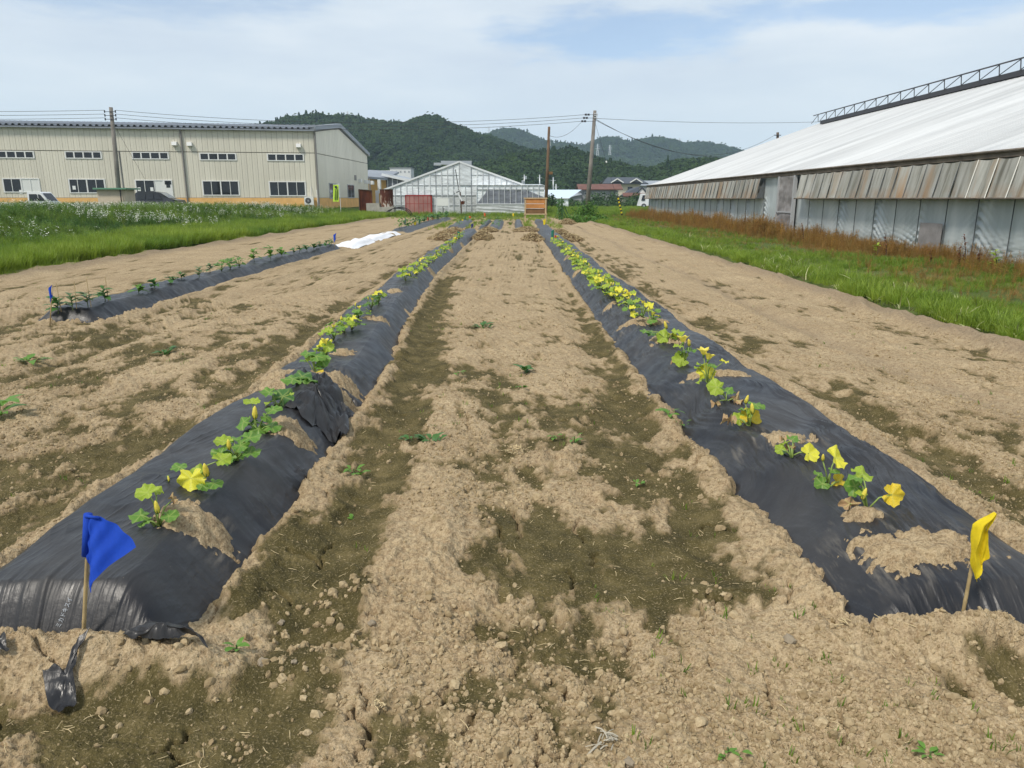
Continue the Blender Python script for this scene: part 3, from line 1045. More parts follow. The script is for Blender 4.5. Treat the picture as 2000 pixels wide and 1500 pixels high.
n = 120000
y = 1.5 * (11.0 / 1.5) ** (NR.rand(n) ** 1.25)
x = NR.uniform(-1, 1, n) * (.8 * y + .7)
cl = fbm(x * 1.8, y * 1.5, 160, 4)
k = (NR.rand(n) < sstep(.40, .66, cl) * .95 + .05) & off_rows(x, y) & (x < 4.9)
x, y = x[k], y[k]
z, ms = on_soil(x, y)
k = (NR.rand(len(x)) < 1 - .75 * sstep(.3, .7, ms))
x, y, z = x[k], y[k], z[k]
bx, by = [], []
for px, py, k, s in ((640, 1180, 22, .07), (690, 1160, 10, .05), (620, 1275, 26, .09), (560, 1245, 18, .08), (540, 1295, 16, .07), (700, 1250, 14, .07), (860, 1190, 12, .08), (980, 1205, 12, .1), (1240, 1400, 20, .12), (1300, 1430, 16, .1), (330, 1330, 20, .1), (650, 1370, 16, .1), (1380, 1170, 10, .1)):
    q = at_z(px, py)
    bx += list(NR.normal(q.x, s, k)); by += list(NR.normal(q.y, s * .8, k))
bx, by = np.array(bx), np.array(by)
kk = off_rows(bx, by)
bx, by = bx[kk], by[kk]
nb_ = len(bx)
x, y, z = np.concatenate([x, bx]), np.concatenate([y, by]), np.concatenate([z, on_soil(bx, by)[0]])
sz = .0028 + .008 * NR.rand(len(x)) ** 2.6 + .016 * (NR.rand(len(x)) < .015) * NR.rand(len(x))
sz[-nb_:] = NR.uniform(.006, .019, nb_)
scatter('soil_clods', np.stack([x, y, z + sz * .05], 1), NR.uniform(0, 6.283, (len(x), 3)), sz, NR.randint(0, 7, len(x)), clods, NR.rand(len(x)), 'loose crumbs and clods of dry tan soil', 'soil crumbs')


def m_straw(seed):
    r = np.random.RandomState(seed)
    mb = MB()
    L = r.uniform(.5, 1)
    b = r.normal(0, .10)
    mb.tube([(-L / 2, 0, 0), (0, b * L, .02), (L / 2, 0, 0)], [.022, .028, .02], 4)
    return mb.mesh('straw', M_STRAW)


straws = [m_straw(k) for k in range(6)]
n = 5500
y = 1.5 * (9.0 / 1.5) ** NR.rand(n)
x = NR.uniform(-1, 1, n) * (.8 * y + .6)
k = off_rows(x, y) & (x < 4.8)
x, y = x[k], y[k]
z, _ = on_soil(x, y)
sz = .012 + .045 * NR.rand(len(x)) ** 3
rt = np.stack([NR.normal(0, .15, len(x)), NR.normal(0, .2, len(x)), NR.uniform(0, 6.283, len(x))], 1)
scatter('straw_bits', np.stack([x, y, z + .002], 1), rt, sz, NR.randint(0, 6, len(x)), straws, NR.rand(len(x)), 'short bits of pale straw lying on the soil', 'straw bits')
sp = [m_tuft('sprout', 6, .03, .02, .6, .004, G_GRASS, 170 + k) for k in range(3)]
n = 1500
y = 1.6 * (16 / 1.6) ** NR.rand(n)
x = NR.uniform(-1, 1, n) * (.8 * y + .6)
cl = fbm(x * 1.1, y * 1.1, 175, 3)
k = off_rows(x, y, 1.3) & (x < 4.8) & (cl > .56)
x, y = x[k], y[k]
z, _ = on_soil(x, y)
scatter('sprouts', np.stack([x, y, z], 1), rot_z(len(x)), NR.uniform(.5, 1.5, len(x)), NR.randint(0, 3, len(x)), sp, NR.rand(len(x)) * .5, 'tiny green sprouts dotted over the soil', 'sprouts')
# ================================================================== BUILDINGS
def frame(p0, p1):
    """local axes of a wall: u from p0 to p1, w outward (to the right of u turned towards the viewer), z up"""
    p0, p1 = Vector(p0), Vector(p1)
    u = (p1 - p0); u.z = 0
    L = u.length
    u.normalize()
    w = Vector((u.y, -u.x, 0))
    def fr(q):
        return p0 + u * q[0] + w * q[1] + Vector((0, 0, q[2]))
    return fr, u, w, L


M_CLAD, _nt, _b = mat('cream_cladding', None, .55, .35)
_co = _nt.add('ShaderNodeNewGeometry').outputs['Position']
_c = _nt.ramp(_nt.noise(_nt.mapping(_co, (.5, .5, .12)), 1.0, 5, .6), [(.3, (.60, .565, .47)), (.7, (.68, .645, .54))])
_o = _nt.add('ShaderNodeObjectInfo').outputs['Random']
_hv = _nt.add('ShaderNodeHueSaturation', {'Color': _c, 'Value': _nt.math('ADD', _nt.math('MULTIPLY', _o, .07), .965)})
_nt.set(_b, 'Base Color', _hv.outputs[0])
M_SEAM, _, _ = mat('dark_seam', (.27, .25, .21), .7)
M_ORANGE, _, _ = mat('orange_base', (.74, .44, .17), .8, .2, vary=.12, vscale=1.5)
M_ROOF, _, _ = mat('grey_roof_metal', (.22, .24, .27), .45, .5, vary=.15, vscale=.8)
M_FOLDSHADE, _, _ = mat('fold_shade', (.035, .037, .042), .6)
M_WHITE, _, _ = mat('white_frame', (.72, .72, .70), .45, .4)
M_GREYF, _, _ = mat('grey_frame', (.38, .39, .40), .5)
M_GLASS, _nt, _b = mat('window_glass', (.018, .022, .026), .06, .5)
M_BLIND, _, _ = mat('white_blind', (.70, .71, .68), .5)
M_PIPE, _, _ = mat('downpipe_grey', (.20, .19, .18), .6)
M_METAL, _, _ = mat('galvanised', (.45, .47, .49), .4, .5, .6)
M_DARK, _, _ = mat('dark_part', (.02, .02, .022), .5)
M_PAPER, _, _ = mat('paper', (.75, .76, .74), .8)


def side_windows(parent, fr, L, pxs, y_off, kind, plane_p, plane_n, u_axis, p0):
    pass


def build_factory():
    cA = at_y(620, 388, 77.0); cA.z = .35                    # near right corner
    cB = at_y(-230, 388, 70.0); cB.z = .35                   # far left end of the long wall
    cB = Vector((cA.x - 62 * .9875, cA.y - 62 * .158, .35))
    root = empty('factory_building', cA, 'long beige clad two-storey workshop with orange base and folded metal roof', 'building')
    fr, u, w, L = frame(cB, cA)                               # front wall, u to the right
    if w.dot(Vector((0, -1, 0))) < 0: w = -w
    H_eave = at_plane(618, 256, cA, w).z - .35
    zb = at_plane(616, 386, cA, w).z - .35                    # top of the orange base
    zj = at_plane(617, 299, cA, w).z - .35                    # joint between the two tiers

    def uz(px, py):
        p = at_plane(px, py, cA, w)
        return (p - cB).dot(u), p.z - .35
    # gable side, going back from the corner
    gdir = Vector((0.04, 1, 0)).normalized()
    gn = Vector((gdir.y, -gdir.x, 0))
    def gz(px, py):
        p = at_plane(px, py, cA, gn)
        return (p - cA).dot(gdir), p.z - .35
    GL, zfar = gz(716, 303)
    gr, zr = gz(660, 250)
    frg, _, _, _ = frame(cA, cA + gdir * GL)
    # core
    mb = MB()
    prof = [(0, 0), (GL, 0), (GL, zfar), (gr, zr), (0, H_eave)]
    pa = [cA + gdir * t + Vector((0, 0, z)) - u * .08 for t, z in prof]
    pb = [cB + gdir * t + Vector((0, 0, z)) for t, z in prof]
    pa = [p + gdir * .06 if i in (0, 4) else p for i, p in enumerate(pa)]
    pb = [p + gdir * .06 if i in (0, 4) else p for i, p in enumerate(pb)]
    n = 5
    mb.add(pa + pb, [tuple(range(n)), tuple(range(n, 2 * n))[::-1]] + [(i, n + i, n + (i + 1) % n, (i + 1) % n) for i in range(n)])
    mb.build('wall', M_SEAM, root)
    # orange base, proud
    mb = MB(); mb.box((0, -.02, -.6), (L + .03, .10, zb - .03), fr=fr); mb.build('base_course', M_ORANGE, root)
    mb = MB(); mb.box((.10, -.02, -.6), (GL, .06, zb - .03), fr=frg); mb.build('base_course', M_ORANGE, root)
    # cladding sheets: two tiers on each side, joints showing between them
    rz = math.atan2(u.y, u.x)
    pw = .505

    def sheet(name, wd, z0, z1):
        mb = MB()
        g = .012
        mb.hexa([(g, 0, z0), (wd - g, 0, z0), (wd - g, -.05, z0), (g, -.05, z0), (g, 0, z1), (wd - g, 0, z1), (wd - g, -.05, z1), (g, -.05, z1)])
        mb.box((wd * .5 - .03, -.062, z0), (wd * .5 + .03, -.045, z1))
        return mb.mesh(name, M_CLAD)
    lo, hi = sheet('cladding_sheet', pw, zb, zj - .035), sheet('cladding_sheet', pw, zj + .035, H_eave)
    n = int(L / pw)
    for k in range(n):
        loc = cB + u * (L - (k + 1) * pw)
        if (loc.x - cA.x) < -40.5: break
        put('cladding_sheet', lo, root, loc, (0, 0, rz))
        put('cladding_sheet', hi, root, loc, (0, 0, rz))
    rg = math.atan2(gdir.y, gdir.x)
    # lower tier of the gable; the joint falls away from the corner as the photo's does
    gw = .62
    ng = int(GL / gw)
    lo2 = sheet('cladding_sheet', gw, zb, zj - .035)
    for k in range(ng + 1):
        wd = gw if k < ng else GL - ng * gw
        put('cladding_sheet', lo2 if k < ng else sheet('cladding_sheet', wd, zb, zj - .035), root, cA + gdir * (k * gw), (0, 0, rg))
        t0, t1 = k * gw, k * gw + wd
        def top(t): return (H_eave + (zr - H_eave) * t / gr if t < gr else zr + (zfar - zr) * (t - gr) / (GL - gr)) - .1
        mb = MB()
        g = .02
        a, b = t0 + g, t1 - g
        P = [frg((a, 0, zj + .035)), frg((b, 0, zj + .035)), frg((b, .05, zj + .035)), frg((a, .05, zj + .035)),
             frg((a, 0, top(a))), frg((b, 0, top(b))), frg((b, .05, top(b))), frg((a, .05, top(a)))]
        mb.hexa(P); mb.build('cladding_sheet', M_CLAD, root)
    # folded roof, ends showing as a row of dark arches over a white closure strip
    mb = MB()
    fp = .56
    nf = int(L / fp)
    sl0, sl1 = -.35, gr
    vs, prs = [], []
    for k in range(nf + 1):
        uu = L - k * fp
        prs += [(uu, 0), (uu - .10, 0), (uu - .24, .17), (uu - .34, .17), (uu - .46, 0)]
    base = H_eave + .12
    rise = (zr - H_eave)
    for i, (a, h) in enumerate(prs):
        vs.append(fr((a, -sl0, base + h + .03)))
        vs.append(cB + u * a + gdir * gr + Vector((0, 0, zr + .14 + h)))
    vs = [tuple(v) for v in vs]
    mb.add(vs, [(2 * i, 2 * i + 1, 2 * i + 3, 2 * i + 2) for i in range(len(prs) - 1)])
    mb.build('roof', M_ROOF, root)
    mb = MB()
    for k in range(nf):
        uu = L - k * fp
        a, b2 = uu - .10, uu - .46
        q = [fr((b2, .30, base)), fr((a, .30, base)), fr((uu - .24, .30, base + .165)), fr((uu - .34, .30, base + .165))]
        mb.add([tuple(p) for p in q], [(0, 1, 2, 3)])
    mb.build('roof_fold_shadow_gaps', M_FOLDSHADE, root).name = 'roof_fold_shade'  # near-black panels paint the shade inside the open fold ends
    mb = MB(); mb.box((0, .30, base - .16), (L + .1, .44, base - .02), fr=fr); mb.build('gutter', M_ROOF, root)
    mb = MB(); mb.box((0, .28, base + .19), (L + .1, .40, base + .235), fr=fr); mb.build('roof_edge_strip', M_ROOF, root)
    # verge trim on the gable
    mb = MB()
    def vb(t): return frg((t, .10, 0))
    for (t0, z0), (t1, z1) in (((-.35, H_eave + .10), (gr, zr + .12)), ((gr, zr + .12), (GL + .5, zfar - .06))):
        P = [frg((t0, -.4, z0 - .08)), frg((t1, -.4, z1 - .08)), frg((t1, .32, z1 - .08)), frg((t0, .32, z0 - .08)),
             frg((t0, -.4, z0 + .34)), frg((t1, -.4, z1 + .34)), frg((t1, .32, z1 + .34)), frg((t0, .32, z0 + .34))]
        mb.hexa(P)
    mb.build('verge_trim', M_ROOF, root)
    mb = MB()
    P = [cA + gdir * (gr - .1) + Vector((0, 0, zr + .10)), cA + gdir * (GL + .4) + Vector((0, 0, zfar + .05))]
    a, b = P; c, d = b - u * L, a - u * L
    up = Vector((0, 0, .12))
    mb.hexa([a, b, c, d, a + up, b + up, c + up, d + up]); mb.build('roof', M_ROOF, root)

    # windows
    def window(x0, x1, ya, yb, panes, style, loc=fr, conv=uz, side=1):
        a, z1 = conv(x0, ya); b, _ = conv(x1, ya); _, z0 = conv(x0, yb)
        f = MB()
        t, dp0, dp1 = .085, .045, .115
        f.box((a, dp0, z0), (b, dp1, z0 + t), fr=loc); f.box((a, dp0, z1 - t), (b, dp1, z1), fr=loc)
        n = len(panes)
        wdt = (b - a) / n
        for k in range(n + 1):
            c = a + wdt * k
            tt = .12 if (k in (0, n) or (n == 4 and k == 2) or style == 'hi') else .05
            c0 = min(max(c - tt / 2, a), b - tt)
            f.box((c0, dp0, z0 + t), (c0 + tt, dp1 - .005, z1 - t), fr=loc)
        wf = f.build('window', M_WHITE if side else M_GREYF, root)
        for k, pk in enumerate(panes):
            p = MB(); p.box((a + wdt * k + .03, .05, z0 + .04), (a + wdt * (k + 1) - .03, .075, z1 - .04), fr=loc)
            p.build('pane', {'g': M_GLASS, 'w': M_BLIND}[pk], wf)
        return a, b, z0, z1
    for x0, dy in ((-6, 0), (126, .8), (257, 2), (389, 4), (521, 5.5)):
        window(x0, x0 + 72.5, 294.5 + dy, 309 + dy, 'gggg', 'hi')
    window(4, 77, 348, 376, 'ggww', 'lo'); window(133, 205, 349, 377.5, 'gggg', 'lo')
    window(263, 320, 351, 380, 'ggw', 'lo'); window(394, 467, 352.5, 382, 'gggg', 'lo'); window(524.5, 597, 354, 383, 'gggg', 'lo')
    # door beside the third window
    a, z1 = uz(320, 351); b, _ = uz(336, 351); _, z0 = uz(320, 386)
    mb = MB(); mb.box((a, .045, zb - .1), (b, .12, z1), fr=fr); dr_ = mb.build('door', M_WHITE, root)
    mb = MB(); mb.box((a + .2, .10, z0 + .95), (b - .2, .135, z0 + 1.6), fr=fr); mb.build('door_pane', M_GLASS, dr_)
    mb = MB(); mb.box((a + .08, .10, z1 - .45), (b - .08, .135, z1 - .1), fr=fr); mb.build('door_pane', M_GLASS, dr_)
    # papers in the windows
    for px, py in ((142, 364), (269, 367), (294, 367), (38, 372)):
        a, z1 = uz(px, py)
        mb = MB(); mb.box((a, .078, z1 - .30), (a + .28, .085, z1 + .05), fr=fr); mb.build('window_notice', M_PAPER, root)
    for x0, x1, ya, yb in ((641, 655.5, 357, 388), (677, 690, 360, 387)):
        window(x0, x1, ya, yb, 'gg', 'lo', frg, gz, 0)
    a, z1 = gz(691, 342); b, _ = gz(694.5, 342); _, z0 = gz(691, 352)
    mb = MB(); mb.box((a, .05, z0), (b, .10, z1), fr=frg); mb.build('vent_grille', M_PIPE, root)
    for px, py in ((700, 353), (711, 355), (715, 355.5)):
        a, z1 = gz(px, py)
        mb = MB(); mb.box((a - .15, .05, z1 - .2), (a + .25, .4, z1 + .2), fr=frg); mb.build('vent_hood', M_WHITE, root)
    # vent hoods, pipes
    for px, py in ((336.5, 276.5), (366, 277.5), (578.5, 280.5)):
        a, z1 = uz(px, py)
        mb = MB(); mb.hexa([fr(q) for q in ((a, .05, z1 - .40), (a + .45, .05, z1 - .40), (a + .45, .42, z1 - .36), (a, .42, z1 - .36), (a, .05, z1), (a + .45, .05, z1), (a + .45, .34, z1 - .04), (a, .34, z1 - .04))])
        mb.build('vent_hood', M_WHITE, root)
    for px in (354.5, 615.5):
        a, _ = uz(px, 270)
        mb = MB(); mb.tube([fr((a, .34, H_eave)), fr((a, .16, H_eave - .3)), fr((a, .16, -.4))], .085, 8); mb.build('downpipe', M_PIPE, root)
    return root, fr, u, w, cA, cB, uz, gz, frg


FACT, f_fr, f_u, f_w, f_cA, f_cB, f_uz, f_gz, f_frg = build_factory()


def build_outdoor_unit():
    a, _ = f_uz(595.5, 390)
    p = f_fr((a, .55, 0)); p.z = .45
    r = empty('air_conditioner', p, 'cream outdoor air conditioning unit with round fan by the workshop corner', 'air conditioner')
    x0, x1 = a, a + .9
    mb = MB(); mb.box((x0, .25, .55), (x1, .6, 1.35), fr=f_fr); mb.box((x0 + .05, .3, -.1), (x0 + .12, .55, .55), fr=f_fr); mb.box((x1 - .12, .3, -.1), (x1 - .05, .55, .55), fr=f_fr)
    mb.build('casing', M_BLIND, r)
    mb = MB()
    c = f_fr((x0 + .38, .61, .95))
    vs = [c] + [c + (f_u * math.cos(t) + Vector((0, 0, math.sin(t)))) * .29 for t in np.linspace(0, 6.283, 17)[:-1]]
    mb.add(vs, [(0, 1 + i, 1 + (i + 1) % 16) for i in range(16)]); mb.build('fan_opening', M_DARK, r)
    mb = MB()
    for t in np.linspace(0, 3.1416, 6)[:-1]:
        d = (f_u * math.cos(t) + Vector((0, 0, math.sin(t)))) * .29
        q = c + f_w * .02
        mb.bar(q - d, q + d, .02)
    mb.build('fan_grille', M_GREYF, r)
    mb = MB()
    mb.tube([f_fr((x1 - .25, .3, 1.3)), f_fr((x1 - .2, .2, 2.0)), f_fr((x1 - .2, .1, 2.3))], .03, 6); mb.tube([f_fr((x1 + .35, .2, .2)), f_fr((x1 + .35, .2, 2.0))], .04, 6)
    mb.build('pipe', M_WHITE, r)


build_outdoor_unit()

# ---- big white greenhouse on the right
M_GROOF, _nt, _b = mat('white_roof_sheet', None, .45, .4)
_co = _nt.add('ShaderNodeNewGeometry').outputs['Position']
_c = _nt.ramp(_nt.noise(_nt.mapping(_co, (.25, 1.6, .25)), 1.0, 5, .6), [(.3, (.50, .515, .52)), (.6, (.62, .63, .63))])
_o = _nt.add('ShaderNodeObjectInfo').outputs['Random']
_hv = _nt.add('ShaderNodeHueSaturation', {'Color': _c, 'Value': _nt.math('ADD', _nt.math('MULTIPLY', _o, .16), .86)})
_nt.set(_b, 'Base Color', _hv.outputs[0])
M_WFILM, _nt, _b = mat('wall_film', None, .32, .5)
_co = _nt.add('ShaderNodeNewGeometry').outputs['Position']
_z = _nt.add('ShaderNodeSeparateXYZ', {'Vector': _co}).outputs['Z']
_c = _nt.ramp(_nt.noise(_nt.mapping(_co, (1, .9, .18)), 1.6, 5, .65), [(.3, (.33, .375, .385)), (.5, (.44, .485, .49)), (.72, (.54, .57, .565))])
_d = _nt.math('MULTIPLY', _nt.ramp(_nt.noise(_co, 1.6, 5, .7), [(.4, 0.0), (.62, 1.0)]), _nt.ramp(_z, [(.05, .7), (.55, .0)]))
_c = _nt.mix(_d, _c, (.13, .125, .085))
_nt.set(_b, 'Base Color', _c)
M_FLAP, _nt, _b = mat('flap_film', None, .6, .3)
_co = _nt.add('ShaderNodeNewGeometry').outputs['Position']
_z = _nt.add('ShaderNodeSeparateXYZ', {'Vector': _co}).outputs['Z']
_c = _nt.ramp(_nt.noise(_nt.mapping(_co, (.5, 2.3, .45)), 1.4, 6, .65), [(.28, (.20, .195, .155)), (.5, (.33, .325, .29)), (.72, (.44, .435, .40))])
_st = _nt.ramp(_nt.noise(_nt.mapping(_co, (.3, 5.5, .28)), 1.0, 5, .6), [(.54, 0.0), (.70, .8)])
_c = _nt.mix(_st, _c, (.085, .080, .058))
_ru = _nt.math('MULTIPLY', _nt.ramp(_nt.noise(_nt.mapping(_co, (.3, 1.1, .25), (0, 0, 0), (0, 3, 0)), 1.2, 4), [(.52, 0.0), (.68, .75)]), 1.0)
_c = _nt.mix(_ru, _c, (.30, .175, .075))
_lo = _nt.math('MULTIPLY', _nt.ramp(_z, [(1.50, .0), (1.53, 1.0), (1.80, 0.0)]) if False else _nt.math('MULTIPLY', _nt.math('SUBTRACT', 1.85, _z, True), 2.2, True), _nt.ramp(_nt.noise(_co, 1.9, 4), [(.45, 0.0), (.65, .9)]))
_c = _nt.mix(_lo, _c, (.27, .155, .075))
_o = _nt.add('ShaderNodeObjectInfo').outputs['Random']
_hv = _nt.add('ShaderNodeHueSaturation', {'Color': _c, 'Value': _nt.math('ADD', _nt.math('MULTIPLY', _o, .35), .80)})
_nt.set(_b, 'Base Color', _hv.outputs[0])
M_RAIL, _, _ = mat('weathered_rail', (.15, .125, .10), .8, .2, vary=.35, vscale=2.5)
M_STEEL, _, _ = mat('dark_steel', (.045, .045, .05), .55, .4)
M_CORD, _, _ = mat('white_cord', (.68, .67, .62), .7)
M_BATTEN, _, _ = mat('dark_batten', (.10, .11, .115), .7)
M_PATCHF, _, _ = mat('grey_patch_film', (.24, .225, .22), .6, .3, vary=.25, vscale=3)

GX, GE, GFAR, GNEAR = 11.2, 2.56, 63.0, 1.5
GSL = math.tan(math.radians(19.6))
GRX = 25.2
GRZ = GE + (GRX - GX) * GSL


def wall_wave(y, z):
    """film hanging between posts: chevron creases by the posts and slack folds near the ground"""
    per = 2.6
    k = np.floor(y / per)
    dy = y / per - k
    d = np.minimum(dy, 1 - dy) * per
    c = np.sin((z * 1.0 + d * .75) * 30 + 4 * vn(k * 7.7, z * 0 + 1, 180)) * np.exp(-d / .42) * sstep(.1, .5, 1.9 - z)
    s = np.sin((z + .12 * np.sin(y * 2.2) + .05 * fbm(y * 2, z * 2, 181, 2)) * 46) * sstep(.95, .25, z)
    f = sstep(.3, .7, fbm(y * .8, z * .8, 182, 3))
    return 0.060 * c * (.3 + .9 * f) + .034 * s * (.3 + .7 * f) + .03 * (fbm(y * 1.3, z * 1.5, 183, 3) - .5)


def build_greenhouse_right():
    r = empty('white_greenhouse', (GX, GFAR, 0), 'huge white ribbed greenhouse with grey film wall and stained hanging flaps', 'greenhouse')
    # roof sheets, each with its ribs
    sw = 1.22
    mb = MB()
    prof = []
    nr = 3
    for k in range(nr):
        a = k * sw / nr
        prof += [(a, 0), (a + .17, 0), (a + .20, .055), (a + .27, .055), (a + .30, 0)]
    prof.append((sw - .09, 0))
    vs = []
    for yy, h in prof:
        vs.append((-.12, yy, -.12 * GSL + h)); vs.append((GRX - GX, yy, (GRX - GX) * GSL + h))
    mb.add(vs, [(2 * i, 2 * i + 2, 2 * i + 3, 2 * i + 1) for i in range(len(prof) - 1)])
    mb.add([(-.12, 0, -.14 * GSL - .02), (GRX - GX, 0, (GRX - GX) * GSL - .02), (GRX - GX, sw - .01, (GRX - GX) * GSL - .02), (-.12, sw - .01, -.14 * GSL - .02)], [(0, 1, 2, 3)])
    me = mb.mesh('roof_sheet', M_GROOF)
    n = int((GFAR - GNEAR) / sw)
    for k in range(n):
        put('roof_sheet', me, r, (GX, GFAR - (k + 1) * sw, GE), (0, 0, 0))
    # other slope and ends
    mb = MB()
    X2 = 2 * GRX - GX
    mb.quad((GRX, GNEAR, GRZ), (X2, GNEAR, GE), (X2, GFAR, GE), (GRX, GFAR, GRZ))
    mb.build('back_roof', M_GROOF, r)
    mb = MB()
    for yy in (GFAR - .02, GNEAR):
        mb.add([(GX + .05, yy, 0), (X2, yy, 0), (X2, yy, GE), (GRX, yy, GRZ - .03), (GX + .05, yy, GE - .03)], [(0, 1, 2, 3, 4)])
    mb.quad((X2, GNEAR, 0), (X2, GFAR, 0), (X2, GFAR, GE), (X2, GNEAR, GE))
    mb.build('end_wall', M_WFILM, r)
    # film wall
    ys = np.arange(GNEAR, GFAR + .01, .07)
    zs = np.linspace(-.05, GE - .02, 46)
    Y, Z = np.meshgrid(ys, zs)
    y, z = Y.ravel(), Z.ravel()
    xx = GX + wall_wave(y, z)
    me = np_mesh('film_wall', np.stack([xx - GX, y - GFAR, z], 1), grid_faces(len(ys), len(zs)), M_WFILM)
    o = bpy.data.objects.new('film_wall', me); C.objects.link(o); o.parent = r; ORIGIN[o.name] = ORIGIN[r.name]
    # battens
    mb = MB(); mb.box((-.07, -.006, 0), (-.05, .006, 1.55)); bm_ = mb.mesh('wall_batten', M_BATTEN)
    y = GNEAR + .2
    while y < GFAR:
        if not 29.4 < y < 33.9:
            put('wall_batten', bm_, r, (GX, round(y / 1.3) * 1.3, 0))
        y += 1.3
    # eave rail
    mb = MB(); mb.box((GX - .20, GNEAR, GE - .16), (GX - .02, GFAR, GE - .04)); mb.build('eave_rail', M_RAIL, r)
    mb = MB(); mb.tube([(GX - .23, GNEAR, GE - .02), (GX - .23, GFAR, GE - .02)], .035, 6); mb.build('roller_tube', M_RAIL, r)
    # hanging flaps, one piece of film between cords
    fw = .74

    def flap(seed):
        mb = MB()
        q = np.random.RandomState(seed)
        a, b = q.uniform(0, 6, 2)
        def fn(s, t):
            sag = -.035 * math.sin(math.pi * s) * (.4 + .6 * t) + .012 * math.sin(s * 9 + a + t * 4)
            z = -t * .88 - (.03 * math.sin(math.pi * s) if t < .01 else 0)
            return (-.17 * t + sag * .8 - .02, s * fw, z)
        mb.grid(fn, 9, 7)
        return mb.mesh('flap_sheet', M_FLAP, smooth=True)
    flaps = [flap(k) for k in range(5)]
    mb = MB(); mb.tube([(-.035, 0, 0), (-.225, 0, -.88)], .014, 4); cord = mb.mesh('flap_cord', M_CORD)
    mb = MB(); mb.tube([(-.03, 0, 0), (-.215, 0, -.88)], .012, 4); cord2 = mb.mesh('flap_cord', M_BATTEN)
    zt = GE - .17
    for (ya, yb) in ((1.9, 29.6), (34.0, GFAR)):
        y = ya
        k = 0
        while y + fw <= yb + .02:
            put('flap_sheet', flaps[rnd.randrange(5)], r, (GX - .19, y, zt), (0, rnd.uniform(-.03, .03), 0))
            put('flap_cord', cord if (y < 20 and k % 7 not in (2, 3)) else cord2, r, (GX - .19, y, zt))
            y += fw; k += 1
        mb = MB(); mb.tube([(GX - .40, ya, zt - .885), (GX - .40, y, zt - .885)], .026, 6); mb.build('flap_hem', M_RAIL, r)
    # the open end of the far flap
    mb = MB(); mb.add([(GX - .03, 33.97, zt), (GX - .38, 33.97, zt - .88), (GX - .05, 33.97, zt - .88)], [(0, 1, 2)]); mb.build('flap_end', M_BATTEN, r)
    # door bay, wrapped in paler film
    def dfn(s, t):
        w = .04 * (fbm(s * 3.1, t * 7, 190, 3) - .5) * 2 + .02 * math.sin(t * 26 + s * 5) * (vn(np.array(s * 3), np.array(t * 3), 191) - .2)
        return (GX - .19 + float(w) + .03 * abs(s - .5), 30.0 + 1.65 * s, -.02 + t * 2.40)
    mb = MB(); mb.grid(dfn, 16, 60); mb.build('door_curtain', M_PATCHF, r, True)
    mb = MB()
    for yy in (29.95, 31.7): mb.box((GX - .23, yy - .05, 0), (GX - .10, yy + .05, GE - .17))
    mb.box((GX - .24, 30.0, .95), (GX - .21, 31.65, 1.0))
    mb.build('door_frame', M_GREYF, r)
    def pfn(s, t):
        return (GX - .09 + .02 * float(fbm(s * 4, t * 4, 193, 3)), 19.55 + 1.1 * s, .15 + .72 * t)
    mb = MB(); mb.grid(pfn, 8, 8); mb.build('repair_patch', M_PATCHF, r, True)
    # ridge vent gantry
    g0, g1, zb = GNEAR + 2, GFAR - 3.6, GRZ + .05
    xo = GRX - 1.6
    zb = GE + (xo - GX) * GSL + .08
    mb = MB(); mb.box((xo - .25, g0, zb - .05), (xo + .35, g1, zb + .2)); mb.build('ridge_beam', M_STEEL, r)
    mb = MB(); mb.box((xo - .35, g0, zb + .66), (xo - .29, g1 + 1.2, zb + .71)); mb.build('ridge_rail', M_STEEL, r)
    mb = MB(); mb.box((xo + .10, g0, zb + .78), (xo + .16, g1 + 1.0, zb + .84)); mb.build('ridge_rail', M_STEEL, r)
    mb = MB(); mb.bar((-.28, 0, .15), (-.31, .06, .69), .035); post = mb.mesh('ridge_post', M_STEEL)
    mb = MB(); mb.bar((-.30, 0, .68), (.13, 2.4, .24), .03); brace = mb.mesh('ridge_brace', M_STEEL)
    mb = MB(); mb.bar((.13, 0, .80), (-.30, .4, .68), .03); brace2 = mb.mesh('ridge_brace', M_STEEL)
    y = g1 + .3
    while y > g0:
        put('ridge_post', post, r, (xo, y, zb)); put('ridge_brace', brace, r, (xo, y, zb)); put('ridge_brace', brace2, r, (xo, y - 1.0, zb))
        y -= 1.55


build_greenhouse_right()

# ---- film greenhouse at the end of the field
def film_mat(name, col, alpha, rough=.25):
    m, nt, b = mat(name, None, rough, .5)
    co = nt.add('ShaderNodeNewGeometry').outputs['Position']
    st = nt.noise(nt.mapping(co, (.9, .9, 2.6), (0, .5, 0)), 1.3, 5, .65)
    c = Vector(col)
    cc = nt.ramp(st, [(.3, tuple(c * .72)), (.52, tuple(c)), (.7, tuple(c * 1.25))])
    nt.set(b, 'Base Color', cc)
    nt.set(b, 'Alpha', nt.ramp(st, [(.3, alpha - .12), (.7, min(1, alpha + .12))]))
    bp = nt.add('ShaderNodeBump', {'Strength': .4, 'Height': nt.noise(nt.mapping(co, (1, 1, 5), (0, .6, 0)), 2.5, 4)})
    bp.inputs['Distance'].default_value = .05
    nt.set(b, 'Normal', bp.outputs[0])
    return m


